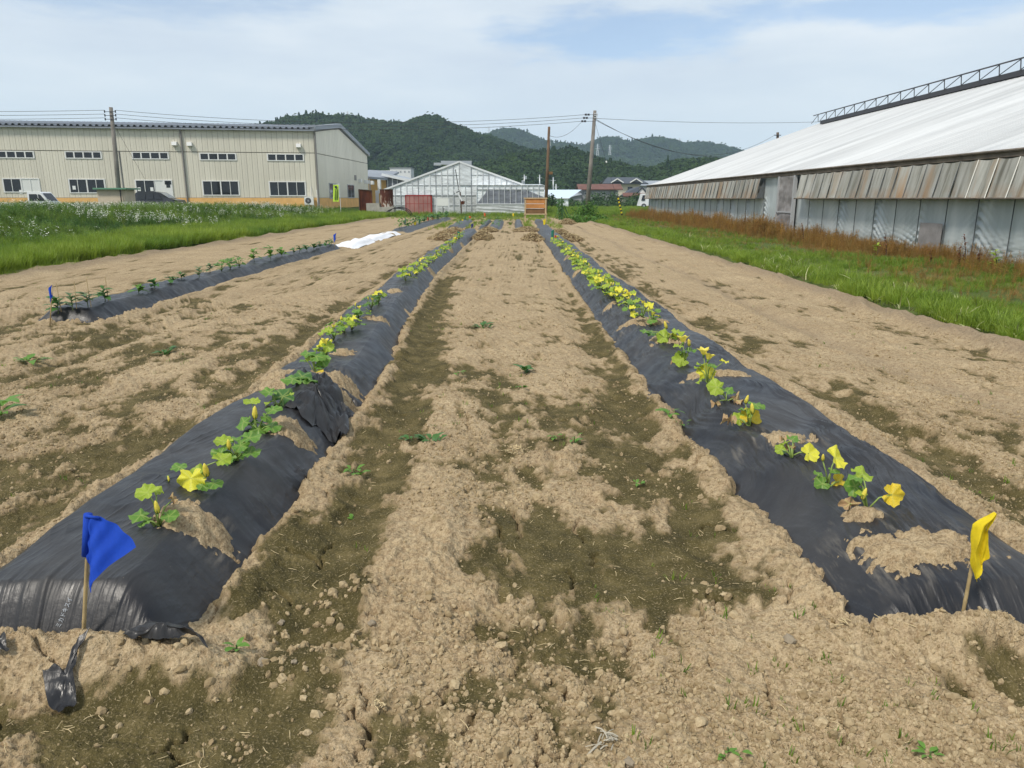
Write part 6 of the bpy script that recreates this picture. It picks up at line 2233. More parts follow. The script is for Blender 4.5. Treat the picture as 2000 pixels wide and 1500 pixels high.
def scrap(outline, lift, seed, label, fold=1.0, zp=0.0):
    """crumpled scrap; outline in photo pixels on the ground"""
    rr = np.random.RandomState(seed)
    ol = []
    for (x0, y0), (x1, y1) in zip(outline, outline[1:] + outline[:1]):
        for t in (0, .33, .66):
            ol.append((x0 + (x1 - x0) * t + rr.normal(0, 2.5), y0 + (y1 - y0) * t + rr.normal(0, 2.5)))
    P = [at_z(px, py, zp) for px, py in ol]
    c = sum(P, Vector()) / len(P)
    mb = MB()
    n = 72
    closed = P + [P[0]]
    def edge(s):
        f = s * len(P)
        i = min(int(f), len(P) - 1)
        return closed[i].lerp(closed[i + 1], f - i)
    q = [c.lerp(edge(i / (n - 1)), j / 8) for j in range(9) for i in range(n)]
    x, y = np.array([p.x for p in q]), np.array([p.y for p in q])
    t = np.repeat(np.arange(9) / 8, n)
    z = soil(x, y, False)[0] + .012 + lift * (1 - t * t) + .045 * fold * (fbm(x * 16 + seed, y * 26, seed, 3) - .4) + .030 * fold * (1 - np.abs(2 * vn(x * 14, y * 30, seed + 3) - 1)) ** 1.5 + .012 * fold * (1 - np.abs(2 * vn(x * 60, y * 55 + x * 30, seed + 6) - 1)) + .018 * fold * (1 - np.abs(2 * vn(x * 34 + y * 20, y * 40, seed + 4) - 1))
    ii = iter(range(len(q)))
    mb.grid(lambda s_, t_: (lambda k: (q[k].x, q[k].y, float(z[k])))(next(ii)), n, 9)
    o = mb.build('film_scrap', M_SCRAP, None, True, origin=c)
    tag(o, label, 'film scrap')


scrap([(250, 1324), (278, 1286), (330, 1280), (388, 1294), (414, 1324), (375, 1312), (325, 1318), (285, 1320)], .03, 5, 'crumpled black film scrap sticking out of the soil right of the blue flag', .55)
scrap([(92, 1362), (112, 1360), (140, 1352), (160, 1332), (192, 1322), (160, 1345), (150, 1390), (118, 1413), (100, 1398)], .006, 9, 'small twisted black film scrap low at the left, nearest the viewer', .5)
scrap([(-20, 1328), (28, 1328), (30, 1342), (-20, 1345)], .01, 12, 'black film corner at the left picture edge under the soil bank')
scrap([(560, 756), (600, 752), (640, 756), (672, 760), (684, 800), (640, 806), (590, 808), (555, 795)], .05, 21, 'loose bunched end of black film at the soil break in the left bed', 1.0, .19)


# ---- the film maker's print on the front of the left film
def film_print():
    cu = bpy.data.curves.new('film_print', 'FONT')
    cu.body = '\u30df\u30ab\u30c9\u30ad\u30b9\u30a4'
    cu.size = 1.0
    tmp = bpy.data.objects.new('film_print_tmp', cu)
    C.objects.link(tmp)
    dg = bpy.context.evaluated_depsgraph_get()
    me = bpy.data.meshes.new_from_object(tmp.evaluated_get(dg))
    bpy.data.objects.remove(tmp)
    if not len(me.vertices):
        return
    xs = [v.co.x for v in me.vertices]
    Lx = max(xs) - min(xs)
    A, B = film_hit(114, 1224, 'left'), film_hit(138, 1168, 'left')
    u = (B - A)
    n = (EYE - A).normalized()
    u = u.normalized()
    n = (n - u * n.dot(u)).normalized()
    v_ = n.cross(u)
    s = (B - A).length / Lx
    P = np.array([A + u * (v.co.x - min(xs)) * s + v_ * (v.co.y - .3) * s * 1.15 for v in me.vertices])
    N_ = np.array(n)
    lo, hi = np.full(len(P), -.08), np.full(len(P), .08)
    for _ in range(18):
        md = (lo + hi) / 2
        q = P + N_ * md[:, None]
        up = q[:, 2] > film_z('left', q[:, 0], q[:, 1])
        hi, lo = np.where(up, md, hi), np.where(up, lo, md)
    hi = hi * .3 + hi.max() * .7
    P = P + N_ * (hi + .003)[:, None] - np.array(ORIGIN[film_left.name])
    me.vertices.foreach_set('co', P.astype(np.float32).ravel())
    me.materials.clear()
    me.materials.append(M_PRINT)
    o = bpy.data.objects.new('film_print', me)
    C.objects.link(o)
    o.parent = film_left


M_PRINT, _, _ = mat('pale_print', (.42, .45, .48), .7)
film_print()

# ================================================================== PLANTS
LEAFM = {
    'g': leafy('leaf_green', (.14, .29, .045), .35, .3, None, .45, 30),
    'dg': leafy('leaf_dark_green', (.07, .175, .04), .3, .3, None, .45, 30),
    'yg': leafy('leaf_yellow_green', (.34, .46, .045), .35, .3, None, .5, 25),
    'y': leafy('leaf_yellow', (.74, .70, .06), .3, .18, None, .55, 25),
    'o': leafy('leaf_golden', (.76, .56, .04), .3, .25, None, .6, 25),
    'b': leafy('leaf_withered', (.42, .28, .15), .2, .35, None, .8, 25),
}
M_PETIOLE, _, _ = mat('petiole', (.24, .33, .08), .5, .4)
M_PETAL = leafy('petal_yellow', (.86, .74, .12), .35, .15)
M_CALYX, _, _ = mat('calyx', (.12, .22, .04), .6)


def m_leaf(seed, crumple=0.0):
    r = np.random.RandomState(seed)
    mb = MB()
    na, nrg = 40, 5
    ph, cup = r.uniform(0, 6.283), r.uniform(-.18, .20)
    vs = [(0, 0, 0)]
    for j in range(1, nrg + 1):
        t = j / nrg
        for i in range(na):
            th = 2 * math.pi * i / na - math.pi
            notch = 1 - .62 * math.exp(-((math.pi - abs(th)) / .30) ** 2)
            R = .56 * (1 + .085 * math.cos(5 * th) + .045 * math.sin(13 * th + ph) + .03 * math.sin(29 * th)) * notch * (1 + .10 * math.cos(th))
            x, y = R * t * math.cos(th), R * t * math.sin(th)
            z = cup * t * t * .5 + .055 * math.sin(4 * th + ph) * t * t + .05 * math.sin(9 * th + 2 * ph) * t ** 3 - .035 * abs(math.sin(2.5 * th)) * t
            z += crumple * (.35 * math.sin(3 * th + ph) * t + .2 * math.sin(7 * th) * t * t)
            x *= 1 - .45 * crumple * (1 if math.sin(2 * th + ph) > 0 else .3)
            vs.append((x, y, z))
    fs = [(0, 1 + i, 1 + (i + 1) % na) for i in range(na)]
    for j in range(nrg - 1):
        for i in range(na):
            a, b = 1 + j * na + i, 1 + j * na + (i + 1) % na
            fs.append((a, a + na, b + na, b))
    mb.add(vs, fs)
    return mb


def veined(me):
    v = []
    for p in me.vertices:
        x, y = p.co.x, p.co.y
        r_ = math.hypot(x, y)
        th = math.atan2(y, x)
        k = min(abs(th - a) for a in (-2.4, -1.25, 0, 1.25, 2.4))
        v.append(math.exp(-(k * r_ / .030) ** 2) if r_ < .5 else .2)
    at = me.attributes.new('vein', 'FLOAT', 'POINT')
    at.data.foreach_set('value', v)
    return me


def vein_colour(mm):
    """paler main veins and a mottled blade"""
    nt = NT(mm.node_tree)
    for nd in list(nt.n):
        if nd.type in ('BSDF_PRINCIPLED', 'BSDF_TRANSLUCENT'):
            s_ = nd.inputs['Base Color' if nd.type == 'BSDF_PRINCIPLED' else 'Color']
            src = s_.links[0].from_socket
            nt.set(nd, s_.name, nt.mix(nt.math('MULTIPLY', nt.attr('vein'), .34), src, (.60, .62, .20)))


for mm in LEAFM.values(): vein_colour(mm)
LEAVES = {}
for c, mm in LEAFM.items():
    LEAVES[c] = [m_leaf(500 + k + ord(c[0]), .9 if c == 'b' else {'o': .28, 'y': .14 + .05 * k, 'yg': .04 + .05 * k, 'g': .03 * k}.get(c, 0.0)).mesh('leaf', mm, smooth=True) for k in range(5)]
    for me in LEAVES[c]: veined(me)


def m_bud():
    mb = MB()
    mb.tube([(0, 0, 0), (0, 0, .12), (0, 0, .45), (.02, 0, .8), (.03, 0, 1.0)], [.10, .17, .19, .13, .03], 8, 0)
    for k in range(5):
        a = 6.283 * k / 5
        mb.tube([(.10 * math.cos(a), .10 * math.sin(a), 0), (.2 * math.cos(a), .2 * math.sin(a), .22), (.24 * math.cos(a), .24 * math.sin(a), .4)], [.05, .035, .01], 3, 1)
    return mb.mesh('flower', [M_PETAL, M_CALYX], smooth=True)


def m_bloom():
    mb = MB()
    vs, fs = [(0, 0, .1)], []
    n = 20
    for j, (rad, z) in enumerate(((.18, .25), (.32, .55), (.55, .75))):
        for i in range(n):
            th = 6.283 * i / n
            f = 1 + (.25 * math.cos(5 * th) if j == 2 else .05 * math.cos(5 * th))
            vs.append((rad * f * math.cos(th), rad * f * math.sin(th), z + (.08 * math.cos(5 * th) if j == 2 else 0)))
    fs = [(0, 1 + i, 1 + (i + 1) % n) for i in range(n)] + [(1 + j * n + i, 1 + (j + 1) * n + i, 1 + (j + 1) * n + (i + 1) % n, 1 + j * n + (i + 1) % n) for j in range(2) for i in range(n)]
    mb.add(vs, fs)
    mb.tube([(0, 0, -.1), (0, 0, .2)], [.08, .15], 6, 1)
    return mb.mesh('flower', [M_PETAL, M_CALYX], smooth=True)


BUD, BLOOM = m_bud(), m_bloom()
PR = random.Random(21)
ORD = 'first second third fourth fifth sixth seventh eighth ninth tenth eleventh twelfth thirteenth fourteenth fifteenth sixteenth seventeenth eighteenth nineteenth twentieth 21st 22nd 23rd 24th 25th 26th'.split()


def add_leaf(root, base, joint, size, col, facing=None, rad=.0035):
    """leaf blade at joint on a curved stalk from base; facing: direction of the upper side"""
    base, joint = Vector(base), Vector(joint)
    out = joint - base
    hd = Vector((out.x, out.y, 0))
    if hd.length < 1e-4: hd = Vector((PR.uniform(-1, 1), PR.uniform(-1, 1), 0))
    hd.normalize()
    n = Vector(facing) if facing else (Vector((0, 0, 1)) + hd * PR.uniform(-.1, .7) + Vector((PR.uniform(-.35, .35), PR.uniform(-.5, .2), 0)))
    n.normalize()
    x = (hd - n * hd.dot(n))
    x = x.normalized() if x.length > 1e-3 else n.orthogonal().normalized()
    if facing: x = (Matrix.Rotation(PR.uniform(-.8, .8), 3, n) @ x)
    y = n.cross(x)
    M = Matrix((x, y, n)).transposed()
    me = LEAVES[col][PR.randrange(5)]
    put('leaf', me, root, joint, M.to_euler(), size)
    mid = base.lerp(joint, .55) + Vector((0, 0, .16 * out.length)) - hd * .05 * out.length
    return [base, mid, joint], rad


def squash(r, px, py, label, leaves=(), flowers=(), group=None):
    """hand-placed plant: leaf (px, py, size px, colour, facing), flower (px, py, length px, open)"""
    b = film_hit(px, py, r)
    root = empty('squash_plant', b, label, 'squash plant', group)
    depth = (b - EYE).dot(_F)
    st = MB()
    for lf in leaves:
        lx, ly, sz, col = lf[:4]
        fc = lf[4] if len(lf) > 4 else None
        j = at_y(lx, ly, b.y + PR.uniform(-.03, .05) + (py - ly) * .0004)
        j.z = max(j.z, float(film_z(r, np.array([j.x]), np.array([j.y]))[0]) + .015)
        pts, rd = add_leaf(root, b + Vector((PR.uniform(-.01, .01), PR.uniform(-.01, .01), 0)), j, sz * depth / FPX * (.82 if 'g' in col else .92), col, fc)
        st.tube(pts, [rd * 1.15, rd, rd * .7], 6)
    for fx, fy, ln, op in flowers:
        j = at_y(fx, fy, b.y - .02)
        st.tube([b, b.lerp(j, .5) + Vector((0, 0, .01)), j], [.004, .0032, .003], 6)
        L = ln * depth / FPX
        put('flower', BLOOM if op else BUD, root, j, (PR.uniform(-.3, .3), PR.uniform(-.3, .3), PR.uniform(0, 6)), L)
    st.build('stem', M_PETIOLE, root, True)
    return root


def auto_squash(r, x, y, label, size=1.0, n=8, cols='ggygyy', nfl=2, group=None):
    z = float(film_z(r, np.array([x]), np.array([y]))[0])
    b = Vector((x, y, z))
    root = empty('squash_plant', b, label, 'squash plant', group)
    st = MB()
    a0 = PR.uniform(0, 6.283)
    cl = cols.split()
    for k in range(n):
        a = a0 + 6.283 * k / n * 1.9 + PR.uniform(-.4, .4)
        h = (.05 + .15 * PR.random()) * size
        rad = (.05 + .10 * PR.random()) * size * (1.25 - 2 * h)
        j = b + Vector((math.cos(a) * rad, math.sin(a) * rad, h))
        pts, rd = add_leaf(root, b, j, PR.uniform(.070, .115) * size, PR.choice(cl))
        st.tube(pts, [rd * 1.1, rd, rd * .8], 4)
    for k in range(nfl):
        j = b + Vector((PR.uniform(-.05, .05), PR.uniform(-.05, .05), PR.uniform(.12, .18))) * size
        st.tube([b, j], [.004, .003], 4)
        put('flower', BLOOM if PR.random() < .3 else BUD, root, j, (PR.uniform(-.3, .3), PR.uniform(-.3, .3), 0), .055 * size)
    st.build('stem', M_PETIOLE, root, True)
    return root


UP, FR = (.1, -.2, 1), (0, -1, .35)
G1, G2 = 'squash plants on the left film bed', 'squash plants on the right film bed'
squash('left', 308, 1028, 'squash plant with a pale yellow-green top leaf, nearest the blue flag',
       [(288, 962, 48, 'yg', (0, -.35, 1)), (305, 958, 30, 'yg', (.4, -.2, 1)), (275, 1006, 42, 'g', UP), (330, 1008, 40, 'g', UP), (340, 1020, 36, 'g', (.3, -.4, 1)), (338, 975, 20, 'b'), (283, 1018, 30, 'g')], [(309, 1002, 26, 0)], G1)
squash('left', 383, 952, 'squash plant with one big yellow leaf facing the viewer and a closed yellow flower',
       [(373, 934, 52, 'y', (-.1, -1, .45)), (388, 922, 34, 'yg', (.2, -.6, 1)), (418, 944, 36, 'g', (.3, -.2, 1)), (350, 912, 34, 'g', (0, -.2, 1)), (432, 898, 40, 'yg', (.3, -.4, 1)), (396, 948, 26, 'g')], [(404, 930, 30, 0)], G1)
squash('left', 330, 942, 'tiny yellow bud poking from its own hole left of the big yellow leaf', [(328, 936, 9, 'g')], [(330, 940, 11, 0)], G1)
squash('left', 462, 900, 'squash plant with many deeply lobed green leaves beside the pale scuff on the film',
       [(437, 862, 40, 'yg', UP), (455, 858, 36, 'g'), (487, 855, 44, 'g', UP), (470, 870, 36, 'g'), (430, 885, 38, 'g', UP), (488, 884, 42, 'g', UP), (445, 895, 38, 'g'), (465, 890, 30, 'g'), (440, 872, 30, 'g')], [(448, 878, 22, 0)], G1)
squash('left', 503, 845, 'bushy green squash plant with a tall yellow flower at the second soil patch',
       [(492, 786, 34, 'yg', UP), (476, 824, 38, 'g'), (490, 828, 34, 'dg'), (512, 826, 34, 'g'), (530, 832, 42, 'g', UP), (533, 800, 36, 'g', UP), (505, 838, 34, 'g'), (520, 815, 26, 'g')], [(498, 818, 26, 0)], G1)
squash('left', 545, 795, 'squash plant with a round dark green leaf by the torn film end', [(552, 774, 46, 'dg', (.2, -.6, .8)), (526, 766, 36, 'g', UP), (530, 784, 30, 'yg'), (568, 770, 16, 'yg'), (545, 788, 24, 'yg')], [], G1)
squash('left', 592, 770, 'squash plant of broad green leaves growing from the soil break in the left bed', [(572, 740, 42, 'g', UP), (590, 735, 44, 'dg', (0, -.4, 1)), (603, 740, 40, 'g'), (584, 752, 34, 'g'), (598, 756, 36, 'g', (.2, -.8, .6)), (577, 757, 26, 'yg')], [], G1)
squash('left', 615, 728, 'leggy squash plant with green leaves just beyond the soil break', [(602, 690, 32, 'g', UP), (618, 696, 34, 'g'), (628, 703, 34, 'g', (.3, -.7, .6)), (609, 700, 26, 'yg'), (595, 703, 22, 'g'), (622, 714, 24, 'g'), (624, 724, 16, 'o')], [], G1)
squash('left', 637, 697, 'squash plant with a crown of pale yellow leaf tips beside the third soil patch', [(634, 670, 30, 'y'), (622, 678, 26, 'yg'), (640, 676, 28, 'yg'), (645, 682, 26, 'g'), (630, 686, 24, 'yg')], [(634, 674, 16, 1)], G1)
for (px, py, cols, lab) in ((652, 665, 'g g yg', 'squash plant with two broad green leaves and a yellow bud, past the third soil patch'), (672, 650, 'g yg y', 'squash plant with yellow tips, left of a pair close together on the left bed'),
                            (687, 645, 'g yg yg', 'squash plant with yellow buds, right of a pair close together on the left bed'), (700, 622, 'g g yg', 'low green squash plant left of the straw-topped patch on the left bed'),
                            (725, 603, 'dg g', 'squash plant with round green leaves before a gap in the left bed'), (740, 592, 'yg g y', 'yellow-green squash plant at the end of the near group on the left bed')):
    p = film_hit(px, py, 'left')
    auto_squash('left', p.x, p.y, lab, .78, 7, cols, 2, G1)
LF = '%s small yellow-green squash plant from the near end of the left crowd'
for k, (px, py) in enumerate(((792, 549), (803, 541), (812, 535), (822, 528), (830, 522), (838, 518), (848, 512), (853, 505), (861, 500), (868, 493), (873, 489), (879, 483), (884, 479), (890, 474), (896, 468), (902, 463))):
    p = film_hit(px, py, 'left')
    auto_squash('left', p.x, p.y, LF % ORD[k], .92, 7, 'yg yg y g yg yg', 1, 'squash plants crowded on the far left bed')
squash('right', 1690, 1000, 'squash plant holding one big golden leaf out to the right, nearest the yellow flag',
       [(1742, 966, 42, 'o', (-.1, -1, .3)), (1670, 950, 44, 'g', (-.1, -.9, .5)), (1685, 926, 46, 'yg', (.3, -.4, 1)), (1672, 932, 30, 'g', UP), (1660, 984, 34, 'b', (0, -.8, .6)), (1683, 962, 24, 'yg')], [(1684, 975, 24, 0)], G2)
squash('right', 1618, 950, 'squash plant with a folded yellow top leaf and a golden leaf at its foot',
       [(1632, 894, 44, 'y', (.5, -.6, .7)), (1606, 945, 34, 'g', (-.1, -.8, .6)), (1638, 944, 34, 'o', (.2, -.9, .5)), (1598, 926, 20, 'g', UP), (1628, 918, 24, 'g', UP), (1596, 938, 16, 'b')], [(1607, 900, 16, 0)], G2)
squash('right', 1543, 893, 'squash plant with a pale withered top on the long soil patch, right bed',
       [(1548, 858, 30, 'g', UP), (1580, 886, 36, 'y', (.1, -.8, .6)), (1525, 878, 24, 'yg', (0, -.8, .6)), (1535, 865, 22, 'yg'), (1530, 858, 18, 'b'), (1545, 872, 20, 'b'), (1536, 884, 20, 'g')], [], G2)
squash('right', 1462, 832, 'squash plant with a golden scorched leaf in front and a pale upright flower',
       [(1466, 824, 44, 'o', (0, -1, .4)), (1444, 818, 30, 'yg', (0, -.8, .6)), (1476, 790, 36, 'g', UP), (1425, 820, 30, 'b'), (1455, 800, 26, 'g'), (1466, 806, 20, 'yg', (.3, -.9, .2))], [(1456, 788, 18, 0), (1470, 808, 22, 0)], G2)
squash('right', 1418, 782, 'squash plant sprawling with yellow-green leaves and crisp brown ones',
       [(1400, 756, 38, 'yg', (0, -.8, .6)), (1420, 764, 34, 'g', UP), (1398, 788, 20, 'b'), (1438, 786, 28, 'b'), (1405, 768, 26, 'yg')], [], G2)
squash('right', 1383, 752, 'squash plant with a round bright yellow leaf under a stack of yellow flowers',
       [(1380, 728, 36, 'y', (0, -.9, .5)), (1368, 742, 24, 'yg'), (1370, 712, 22, 'yg'), (1390, 712, 22, 'g', UP), (1414, 706, 18, 'y'), (1364, 718, 18, 'yg')], [(1374, 696, 20, 1), (1382, 706, 20, 1)], G2)
squash('right', 1338, 712, 'squash plant with a round yellow-green leaf lying in front on the film',
       [(1331, 702, 36, 'yg', (0, -.9, .5)), (1336, 684, 26, 'g'), (1348, 684, 24, 'g', UP), (1326, 676, 22, 'yg'), (1318, 706, 14, 'b')], [(1334, 672, 20, 1), (1346, 676, 16, 0)], G2)
squash('right', 1305, 668, 'squash plant with a wide flat yellow top and green lower leaves',
       [(1322, 648, 32, 'yg', UP), (1296, 658, 32, 'yg', (0, -.8, .6)), (1310, 652, 24, 'y'), (1275, 650, 28, 'dg', UP), (1262, 646, 24, 'g'), (1318, 658, 22, 'g')], [(1302, 642, 16, 0)], G2)
for px, py, cols, lab in ((1272, 636, 'y yg g', 'squash plant with a tall yellow crown behind the flat-topped one on the right bed'), (1255, 620, 'yg y', 'yellow squash plant by the soil bridge across the right bed'),
                          (1234, 614, 'g yg', 'green squash plant on the far side of the soil bridge across the right bed'), (1222, 596, 'y yg', 'squash plant reaching to the right with yellow leaves past the soil bridge'), (1205, 590, 'yg y y', 'pale yellow squash plant just ahead of the crowded part of the right bed')):
    p = film_hit(px, py, 'right')
    auto_squash('right', p.x, p.y, lab, .9, 8, cols, 2, G2)
RF = '%s small yellow squash plant from the near end of the right crowd'
for k, t in enumerate(np.linspace(0, 1, 26)):
    px = 1196 + (1087 - 1196) * t ** .9 + PR.uniform(-2, 2)
    py = 582 + (474 - 582) * t
    p = film_hit(px, py, 'right')
    auto_squash('right', p.x, p.y, RF % ORD[k], 1.0, 7, 'yg y yg yg g', 1, 'squash plants crowded on the far right bed')

# ---- seedlings on the west bed
M_STEM, _, _ = mat('seedling_stem', (.10, .14, .05), .6)
M_STICK, _, _ = mat('thin_stick', (.45, .34, .18), .8)


def m_lance(seed, mm):
    mb = MB()
    vs, fs = [], []
    for i, (t, w) in enumerate(((0, .05), (.25, .2), (.5, .24), (.8, .14), (1, .0))):
        z = .12 * math.sin(t * 2.6) - .25 * t * t
        vs += [(t, -w, z + .05 * w), (t, 0, z), (t, w, z + .05 * w)]
    for i in range(4):
        b = i * 3
        fs += [(b, b + 3, b + 4, b + 1), (b + 1, b + 4, b + 5, b + 2)]
    mb.add(vs, fs)
    return mb.mesh('leaf', mm, smooth=True)


LANCE = [m_lance(0, LEAFM['dg']), m_lance(1, LEAFM['g']), m_lance(2, leafy('leaf_grey_green', (.13, .20, .09), .3, .3, None, .6, 20))]


def seedling(r, px, py, h, n, size, vi, label, group, stick=False, name='seedling'):
    b = film_hit(px, py, r)
    root = empty(name, b, label, name.replace('_', ' '), group)
    mb = MB()
    tip = b + Vector((PR.uniform(-.02, .02), PR.uniform(-.02, .02), h))
    mb.tube([b - Vector((0, 0, .02)), b.lerp(tip, .5), tip], [.006, .005, .003], 5); mb.build('stem', M_STEM, root)
    for k in range(n):
        t = .25 + .75 * (k + PR.random()) / n
        a = PR.uniform(0, 6.283)
        put('leaf', LANCE[vi], root, b.lerp(tip, t), (PR.uniform(-.3, .3), PR.uniform(-.7, .15), a), size * 1.35 * PR.uniform(.7, 1.15) * (1.2 - .4 * t))
    if stick:
        o = MB(); o.tube([b + Vector((.03, .02, -.05)), b + Vector((.03 + PR.uniform(-.03, .03), .02, h * 1.9))], .005, 5)
        so = o.build('plant_stick', M_STICK, None, origin=b); tag(so, 'thin support stick of the seedling ' + label.split(' seedling ')[-1], 'stick', 'support sticks on the west bed')


GW = 'seedlings on the west film bed'
for px, py, h, n, s, vi, lab, st in ((114, 612, .20, 16, .13, 0, 'dark green bushy seedling right behind the small blue flag of the west bed', True), (143, 606, .19, 13, .12, 2, 'grey-green spindly seedling second from the west bed flag', True), (172, 600, .19, 13, .12, 2, 'grey-green spindly seedling third from the west bed flag', True),
                                     (206, 588, .17, 16, .11, 0, 'dark green upright seedling fourth from the west bed flag', True), (272, 574, .12, 14, .11, 1, 'low green seedling beyond the first gap of the west bed', False), (302, 564, .12, 16, .11, 0, 'compact dark seedling, second beyond the first gap of the west bed', False),
                                     (334, 553, .10, 14, .11, 0, 'compact dark seedling, third beyond the first gap of the west bed', False), (355, 546, .10, 14, .10, 0, 'flat dark seedling, last of the four compact ones on the west bed', False), (389, 542, .17, 16, .09, 2, 'pale grey-green bushy seedling after the compact ones, nearer of two', False), (410, 532, .15, 14, .09, 2, 'pale grey-green bushy seedling after the compact ones, farther of two', False)):
    seedling('west', px, py, h, n, s, vi, lab, GW, st)
for px, py, lab in ((433, 529, 'round-leaved green squash plant in the middle of the west bed, smallest of three'), (450, 525, 'round-leaved green squash plant in the middle of the west bed, centre one of three'), (467, 521, 'round-leaved green squash plant in the middle of the west bed, farthest of three')):
    p = film_hit(px, py, 'west')
    auto_squash('west', p.x, p.y, lab, 1.0, 9, 'dg g g', 0, 'round-leaved plants on the west bed')
for px, py, h, lab in ((497, 512, .26, 'tall drooping tomato-like seedling, left of the pair on the west bed'), (529, 510, .34, 'tallest drooping tomato-like seedling on the west bed'), (551, 503, .20, 'shorter drooping seedling just beyond the tallest on the west bed')):
    seedling('west', px, py, h, 16, .15, 1, lab, GW)
for k, (px, py) in enumerate(((574, 497), (585, 493), (600, 491), (613, 488), (625, 485), (637, 482), (648, 478))):
    seedling('west', px, py, .17, 10, .13, 0, 'low dark seedling, %s in the line leading up to the white sheet' % ORD[k], 'low seedlings by the white sheet')
for k in range(26):
    y = 35.5 + 22 * (k / 25)
    x = rowv('far', 'c', y) + PR.uniform(-.2, .2)
    p = Vector((x, y, .1))
    root = empty('vegetable_plant', p, 'leafy dark vegetable plant, %s in the line beyond the white sheet' % ORD[k], 'vegetable plant', 'vegetables on the far left bed')
    big = y > 46
    mb = MB(); mb.tube([p, p + Vector((0, 0, .32))], [.008, .005], 4); mb.build('stem', M_STEM, root)
    for j in range(16 if big else 12):
        put('leaf', LANCE[0 if k % 3 else 1], root, p + Vector((PR.uniform(-.1, .1), PR.uniform(-.1, .1), PR.uniform(.1, .42))), (PR.uniform(-.3, .3), PR.uniform(-.7, .2), PR.uniform(0, 6.28)), PR.uniform(.18, .28))
for bi, (k, cx, hw, lab) in enumerate(BEDS[:3]):
    for j in range(7):
        y = 38.5 + 13 * j / 6
        p = Vector((cx + PR.uniform(-.6, .6) * hw, y, .15))
        root = empty('vegetable_plant', p, '%s small vegetable plant from the front, on the ' % ORD[j] + ('leftmost', 'narrow second', 'wider third')[bi] + ' short far bed', 'vegetable plant', 'vegetables on the short far beds')
        for q in range(9):
            put('leaf', LANCE[1], root, p + Vector((PR.uniform(-.08, .08), PR.uniform(-.08, .08), PR.uniform(.02, .16))), (PR.uniform(-.3, .3), PR.uniform(-.6, .2), PR.uniform(0, 6.28)), PR.uniform(.12, .2))

# ---- weeds on the open soil
def weed(px, py, n, size, label, vi=1, spread=.05, h=.03):
    p = at_z(px, py)
    z = float(soil(np.array([p.x]), np.array([p.y]))[0][0])
    p.z = z
    root = empty('weed', p, label, 'weed', 'weeds on the bare soil')
    for k in range(n):
        a = PR.uniform(0, 6.283)
        q = p + Vector((math.cos(a) * spread * PR.random(), math.sin(a) * spread * PR.random() * .6, h * PR.random()))
        put('leaf', LANCE[vi], root, q, (PR.uniform(-.25, .25), PR.uniform(-.7, -.05), a + PR.uniform(-.5, .5)), size * PR.uniform(.7, 1.2))
    mb = MB(); mb.tube([p - Vector((0, 0, .01)), p + Vector((0, 0, h))], .003, 4); mb.build('stem', M_STEM, root)


for a in ((464, 1285, 6, .055, 'small bright sprout with four leaves by the black film scrap', 1, .01, .02), (805, 862, 9, .06, 'feathery weed, left one of the spreading pair in mid path', 0, .08, .02), (840, 868, 16, .06, 'feathery weed, larger right one of the spreading pair in mid path', 0, .10, .02), (691, 925, 12, .05, 'small weed on the algae strip right of the left bed', 1, .05, .03),
          (1025, 730, 12, .10, 'spiky dark weed in the centre of the far path', 0, .03, .04), (1306, 822, 12, .07, 'green weed tucked against the left edge of the right film', 1, .07, .03), (1330, 830, 8, .06, 'second weed against the left edge of the right film', 1, .05, .03), (1122, 862, 6, .06, 'single small weed near the dent in mid path', 1, .02, .05), (1083, 858, 5, .05, 'tiny weed left of the mid path dent', 1, .02, .02),
          (1243, 940, 10, .03, 'mossy green tuft on the algae right of centre', 1, .05, .01), (690, 1003, 4, .03, 'tiny sprout on the dark strip near the left bed', 1, .01, .02), (942, 640, 12, .10, 'low weed far up the middle path', 0, .12, .03), (52, 703, 14, .12, 'broad green weed at the left in the trench', 1, .12, .04), (5, 820, 12, .16, 'grassy weed at the left picture edge', 1, .05, .12),
          (320, 688, 10, .10, 'sparse weed left of the west trench', 0, .12, .06), (895, 738, 5, .06, 'tiny weed left of the spiky one in the far path', 1, .02, .04), (1420, 1480, 9, .026, 'small weed low at the bottom right of centre', 1, .05, .02), (1815, 1485, 10, .028, 'pale weed at the bottom right corner', 1, .04, .02), (1022, 760, 6, .05, 'small weed just in front of the spiky one', 1, .04, .02), (645, 860, 7, .04, 'little weed close to the left film edge', 1, .03, .02)):
    weed(*a)

# ================================================================== FLAGS
M_BAMB, _nt, _b = mat('bamboo', (.40, .30, .15), .6, .3, vary=.3, vscale=14)
FLAGM = {}
for nm, c in (('blue', (.012, .075, .55)), ('yellow', (.85, .66, .02)), ('red', (.60, .03, .03)), ('green', (.02, .20, .13)), ('orange', (.70, .13, .03)), ('dark_blue', (.05, .06, .20))):
    FLAGM[nm] = leafy('flag_' + nm, c, .25, .06, None, .75, 60)

for mm in FLAGM.values():
    nt = NT(mm.node_tree)
    co = nt.add('ShaderNodeNewGeometry').outputs['Position']
    h_ = nt.math('ADD', nt.noise(co, 900, 2), nt.math('MULTIPLY', nt.noise(nt.mapping(co, (40, 40, 12)), 1.0, 4), 2.0))
    bp = nt.add('ShaderNodeBump', {'Strength': .5, 'Height': h_})
    bp.inputs['Distance'].default_value = .004
    nt.set(mm.node_tree.nodes['Principled BSDF'], 'Normal', bp.outputs[0])


def bamboo(mb, a, b, r):
    a, b = Vector(a), Vector(b)
    pts, rs = [], []
    n = 4
    for k in range(n):
        for t, f in ((0, 1.16), (.06, 1.0), (.94, .98)):
            pts.append(a.lerp(b, (k + t) / n)); rs.append(r * f * (1 - .12 * k / n))
    pts.append(b); rs.append(r * .9)
    mb.tube(pts, rs, 8)


